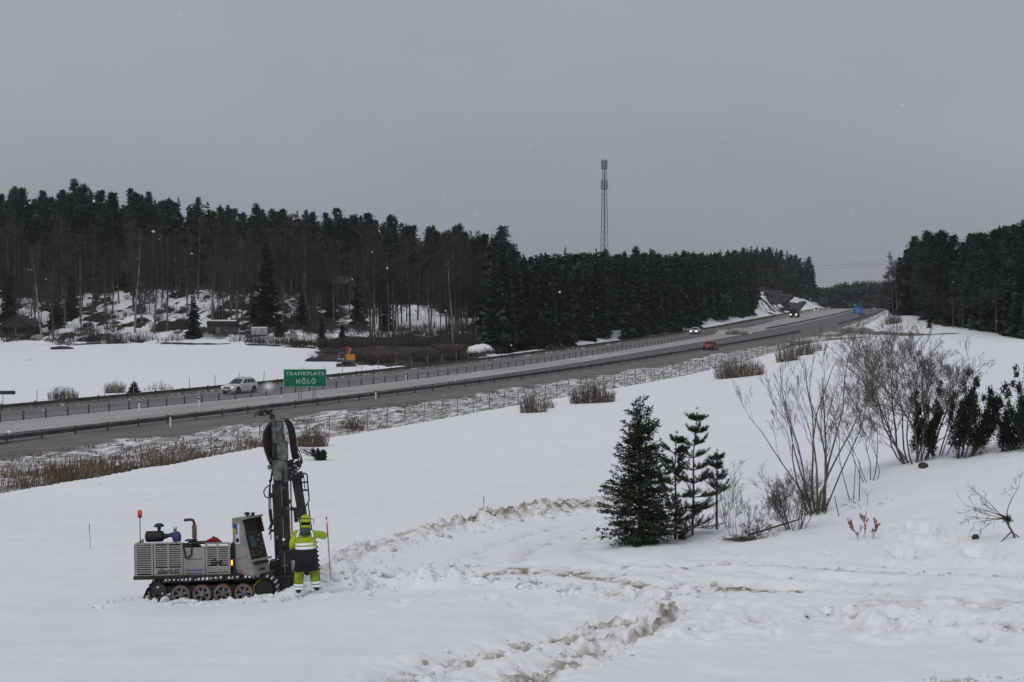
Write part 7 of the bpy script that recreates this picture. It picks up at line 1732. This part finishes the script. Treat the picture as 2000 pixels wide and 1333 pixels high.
# low stone hut
HP = on(433, 346); hz = HP.z; hb = thing('stone_hut', 'low dark stone hut with a snow-covered roof at the foot of the slope', 'hut', HP, R(5))
b = MB(); b.box((0, 1.5, .9), (6.2, 3, 2.4)); b.build('wall', M['rock'], hb); b = MB(); b.prism([(-3.3, 2.1), (3.3, 2.1), (3.1, 2.75), (-3.1, 2.75)], -.2, 3.3); b.build('roof', M['tarred'], hb); b = MB(); b.bbox((0, 1.5, 2.92), (6.3, 3.4, .32), .12); b.build('roof_snow', M['snowcap'], hb); b = MB(); b.box((-.8, -.03, .7), (.9, .08, 1.7)); b.build('door', M['wood'], hb)
# white caravan-like container at the field edge
WP = on(506, 343); o = MB(); t = thing('container', 'small whitish container at the field edge under the tall spruce', 'container', WP, R(4)); b = MB(); b.bbox((0, 1, .85), (3.4, 2.0, 1.5), .08); b.build('body', M['cargrey'], t); b = MB(); b.bbox((0, 1, 1.68), (3.4, 2.0, .2), .08); b.build('roof_snow', M['snowcap'], t); b = MB(); b.box((0, 1, .06), (3.2, 1.6, .16)); b.build('skid', M['dark'], t); b = MB(); b.box((.6, -.02, .85), (.8, .04, 1.2)); b.build('door', M['concrete'], t)
# cottage in the trees
CPx = on(688, 398); cz = at(688, 575, 398).z; ct = thing('cottage', 'dark cottage with a green tin roof half hidden among the trees', 'cottage', (CPx.x, CPx.y, min(CPx.z, cz)), R(-6)); dzc = max(0, cz - CPx.z)
b = MB(); b.box((0, 3, 1.1 + dzc / 2), (8.6, 5.6, 2.8 + dzc)); b.build('wall', M['tarred'], ct); zr0 = 2.45 + dzc
for sy in (-1, 1): b = MB(); b.add([(-4.8, 3, zr0 + 1.9), (4.8, 3, zr0 + 1.9), (4.8, 3 + sy * 3.4, zr0), (-4.8, 3 + sy * 3.4, zr0), (-4.8, 3, zr0 + 2.05), (4.8, 3, zr0 + 2.05), (4.8, 3 + sy * 3.4, zr0 + .15), (-4.8, 3 + sy * 3.4, zr0 + .15)], [(0, 1, 2, 3), (7, 6, 5, 4), (0, 4, 5, 1), (1, 5, 6, 2), (2, 6, 7, 3), (3, 7, 4, 0)]); b.build('roof', M['roofgreen'], ct)
b = MB(); b.bbox((2.2, -.35, zr0 - .02), (4.6, .4, .30), .1); b.build('eaves_snow', M['snowcap'], ct); b = MB(); b.box((2.0, 3.2, zr0 + 2.3), (.7, .7, 1.0)); b.build('chimney', M['rock'], ct)
for x in (-2.6, 0, 2.6): b = MB(); b.box((x, .18, 1.3 + dzc), (1.0, .06, 1.0)); wn = b.build('window', M['concrete'], ct); b = MB(); b.box((x, .14, 1.3 + dzc), (.84, .04, .84)); b.build('pane', M['glass'], wn)
# black pipe at the left edge
p = gp(12, 771, 150); b = MB(); b.ring((0, 0, 0), (1, 0, 0), .22, .17, 2.6, 16); o = b.build('drain_pipe', M['black']); o.location = p + Vector((-.2, 0, .25)); tag(o, 'black pipe lying on the snow beyond the road at the left edge', 'pipe')

# ------------------------------------------------------------------ rocks, heaps
RK = [lump('boulder', None, 1, M['rock'], 60 + i, (1.25, .9, .6), .55) for i in range(5)]
for me_ in RK: me_.polygons.foreach_set('use_smooth', [False] * len(me_.polygons))
for i in range(52):
    px = rnd.uniform(150, 680); Y = rnd.uniform(346, 400); p = on(px, Y); o = obj('boulder', rnd.choice(RK)); k = rnd.uniform(.4, 1.5); o.scale = (k * rnd.uniform(.8, 1.5), k, k * rnd.uniform(.7, 1.2)); o.rotation_euler = (0, 0, rnd.uniform(0, 6.28)); o.location = p + Vector((0, 0, .15 * k)); tag(o, 'dark boulder showing through the snow on the wooded slope', 'boulder', 'boulders on the wooded slope')
for i in range(40):
    Y0 = rnd.uniform(588, 735); so = rnd.uniform(4.5, 15); h = float(heading(gF, Y0)); X = float(gF(Y0)) - so * math.cos(h); Y = Y0 + so * math.sin(h); r = rnd.uniform(.9, 2.3) * (1.25 if so < 10 and Y0 > 640 else 1)
    o = obj('rock_outcrop', rnd.choice(RK)); o.scale = (r * 1.4, r, r * rnd.uniform(.7, 1.3)); o.rotation_euler = (rnd.uniform(-.5, .5), rnd.uniform(-.5, .5), rnd.uniform(0, 6.28)); o.location = (X, Y, gz(X, Y) + r * .1)
    tag(o, 'dark blasted rock in the snowy cutting beside the far carriageway', 'rock', 'rocks of the road cutting')
SH = lump('snow_heap', None, 1, M['snowlump'], 81, (1.5, 1, .8), .35, 3)
p = on(940, 283); o = obj('snow_heap', SH); o.scale = (1.5, 1.5, 1.7); o.location = p + Vector((0, 0, .5)); tag(o, 'grey-white snow heap behind the far guardrail at the edge of the spruces', 'snow heap')
EH = [lump('earth_heap', None, 1, M['slash'], 84 + i, (1.6, 1, .7), .5, 3) for i in range(3)]
for px, Y, k, lab in ((728, 285, 2.6, 'dark earth heap right of the excavator'), (775, 290, 3.0, 'largest dark brush heap on the cleared ground'), (830, 292, 2.6, 'dark heap in the middle of the cleared ground'), (885, 292, 2.4, 'dark heap left of the snow heap'), (640, 283, 1.8, 'low dark heap left of the excavator'), (700, 300, 2.4, 'dark heap behind the excavator'), (120, 330, 1.5, 'dark tussock mound on the field before the wood'), (590, 326, 1.6, 'dark mound at the field edge left of the excavator')):
    p = on(px, Y); o = obj('earth_heap', rnd.choice(EH)); k *= 1.25 if Y < 310 else 1.0; o.scale = (k, k * .8, k * rnd.uniform(.55, .95)); o.rotation_euler = (0, 0, rnd.uniform(-.6, .6)); o.location = p; tag(o, lab, 'heap')

# ------------------------------------------------------------------ falling snow
def flakes():
    rng = np.random.RandomState(21); bm = bmesh.new(); bmesh.ops.create_icosphere(bm, subdivisions=1, radius=1); V0 = np.array([v.co[:] for v in bm.verts]); F0 = np.array([[v.index for v in f.verts] for f in bm.faces]); bm.free()
    Vs = []; Fs = []; n0 = 0
    for i in range(900):
        Y = rng.uniform(4, 75) ** 1.0; px = rng.uniform(-150, 2150); py = rng.uniform(-100, 1100); p = np.array(at(px, py, Y)[:])
        if p[2] < float(base_h(np.array([p[0]]), np.array([p[1]]))[0]) + .4: continue
        r = rng.uniform(.0018, .0046) * (1 + Y / 50); Vs.append(V0 * r * np.array([1.3, 1, rng.uniform(.7, 1.3)]) + p); Fs.append(F0 + n0); n0 += len(V0)
    p = np.array(at(525, 756, 1.6)[:]); Vs.append(V0 * .0035 * np.array([1.5, 1, 1]) + p); Fs.append(F0 + n0)
    return fast_mesh('snowflakes', np.concatenate(Vs), np.concatenate(Fs), [M['flake']])
tag(obj('snowflakes', flakes()), 'scattered falling snowflakes in the air', 'snowflakes', kind='stuff')

# ------------------------------------------------------------------ haze
hb_ = MB(); hb_.box((0, 1270, 27), (3400, 2700, 100)); hz_o = hb_.build('haze', bpy.data.materials.new('thin_haze')); hm_ = hz_o.data.materials[0]; hm_.use_nodes = True; nt = hm_.node_tree; nt.nodes.clear()
pv = nt.nodes.new('ShaderNodeVolumePrincipled'); pv.inputs['Color'].default_value = (0.86, 0.90, 0.95, 1); pv.inputs['Density'].default_value = 1.0e-4; om = nt.nodes.new('ShaderNodeOutputMaterial'); nt.links.new(pv.outputs[0], om.inputs['Volume'])
tag(hz_o, 'thin pale haze filling the valley air', 'haze', kind='stuff')
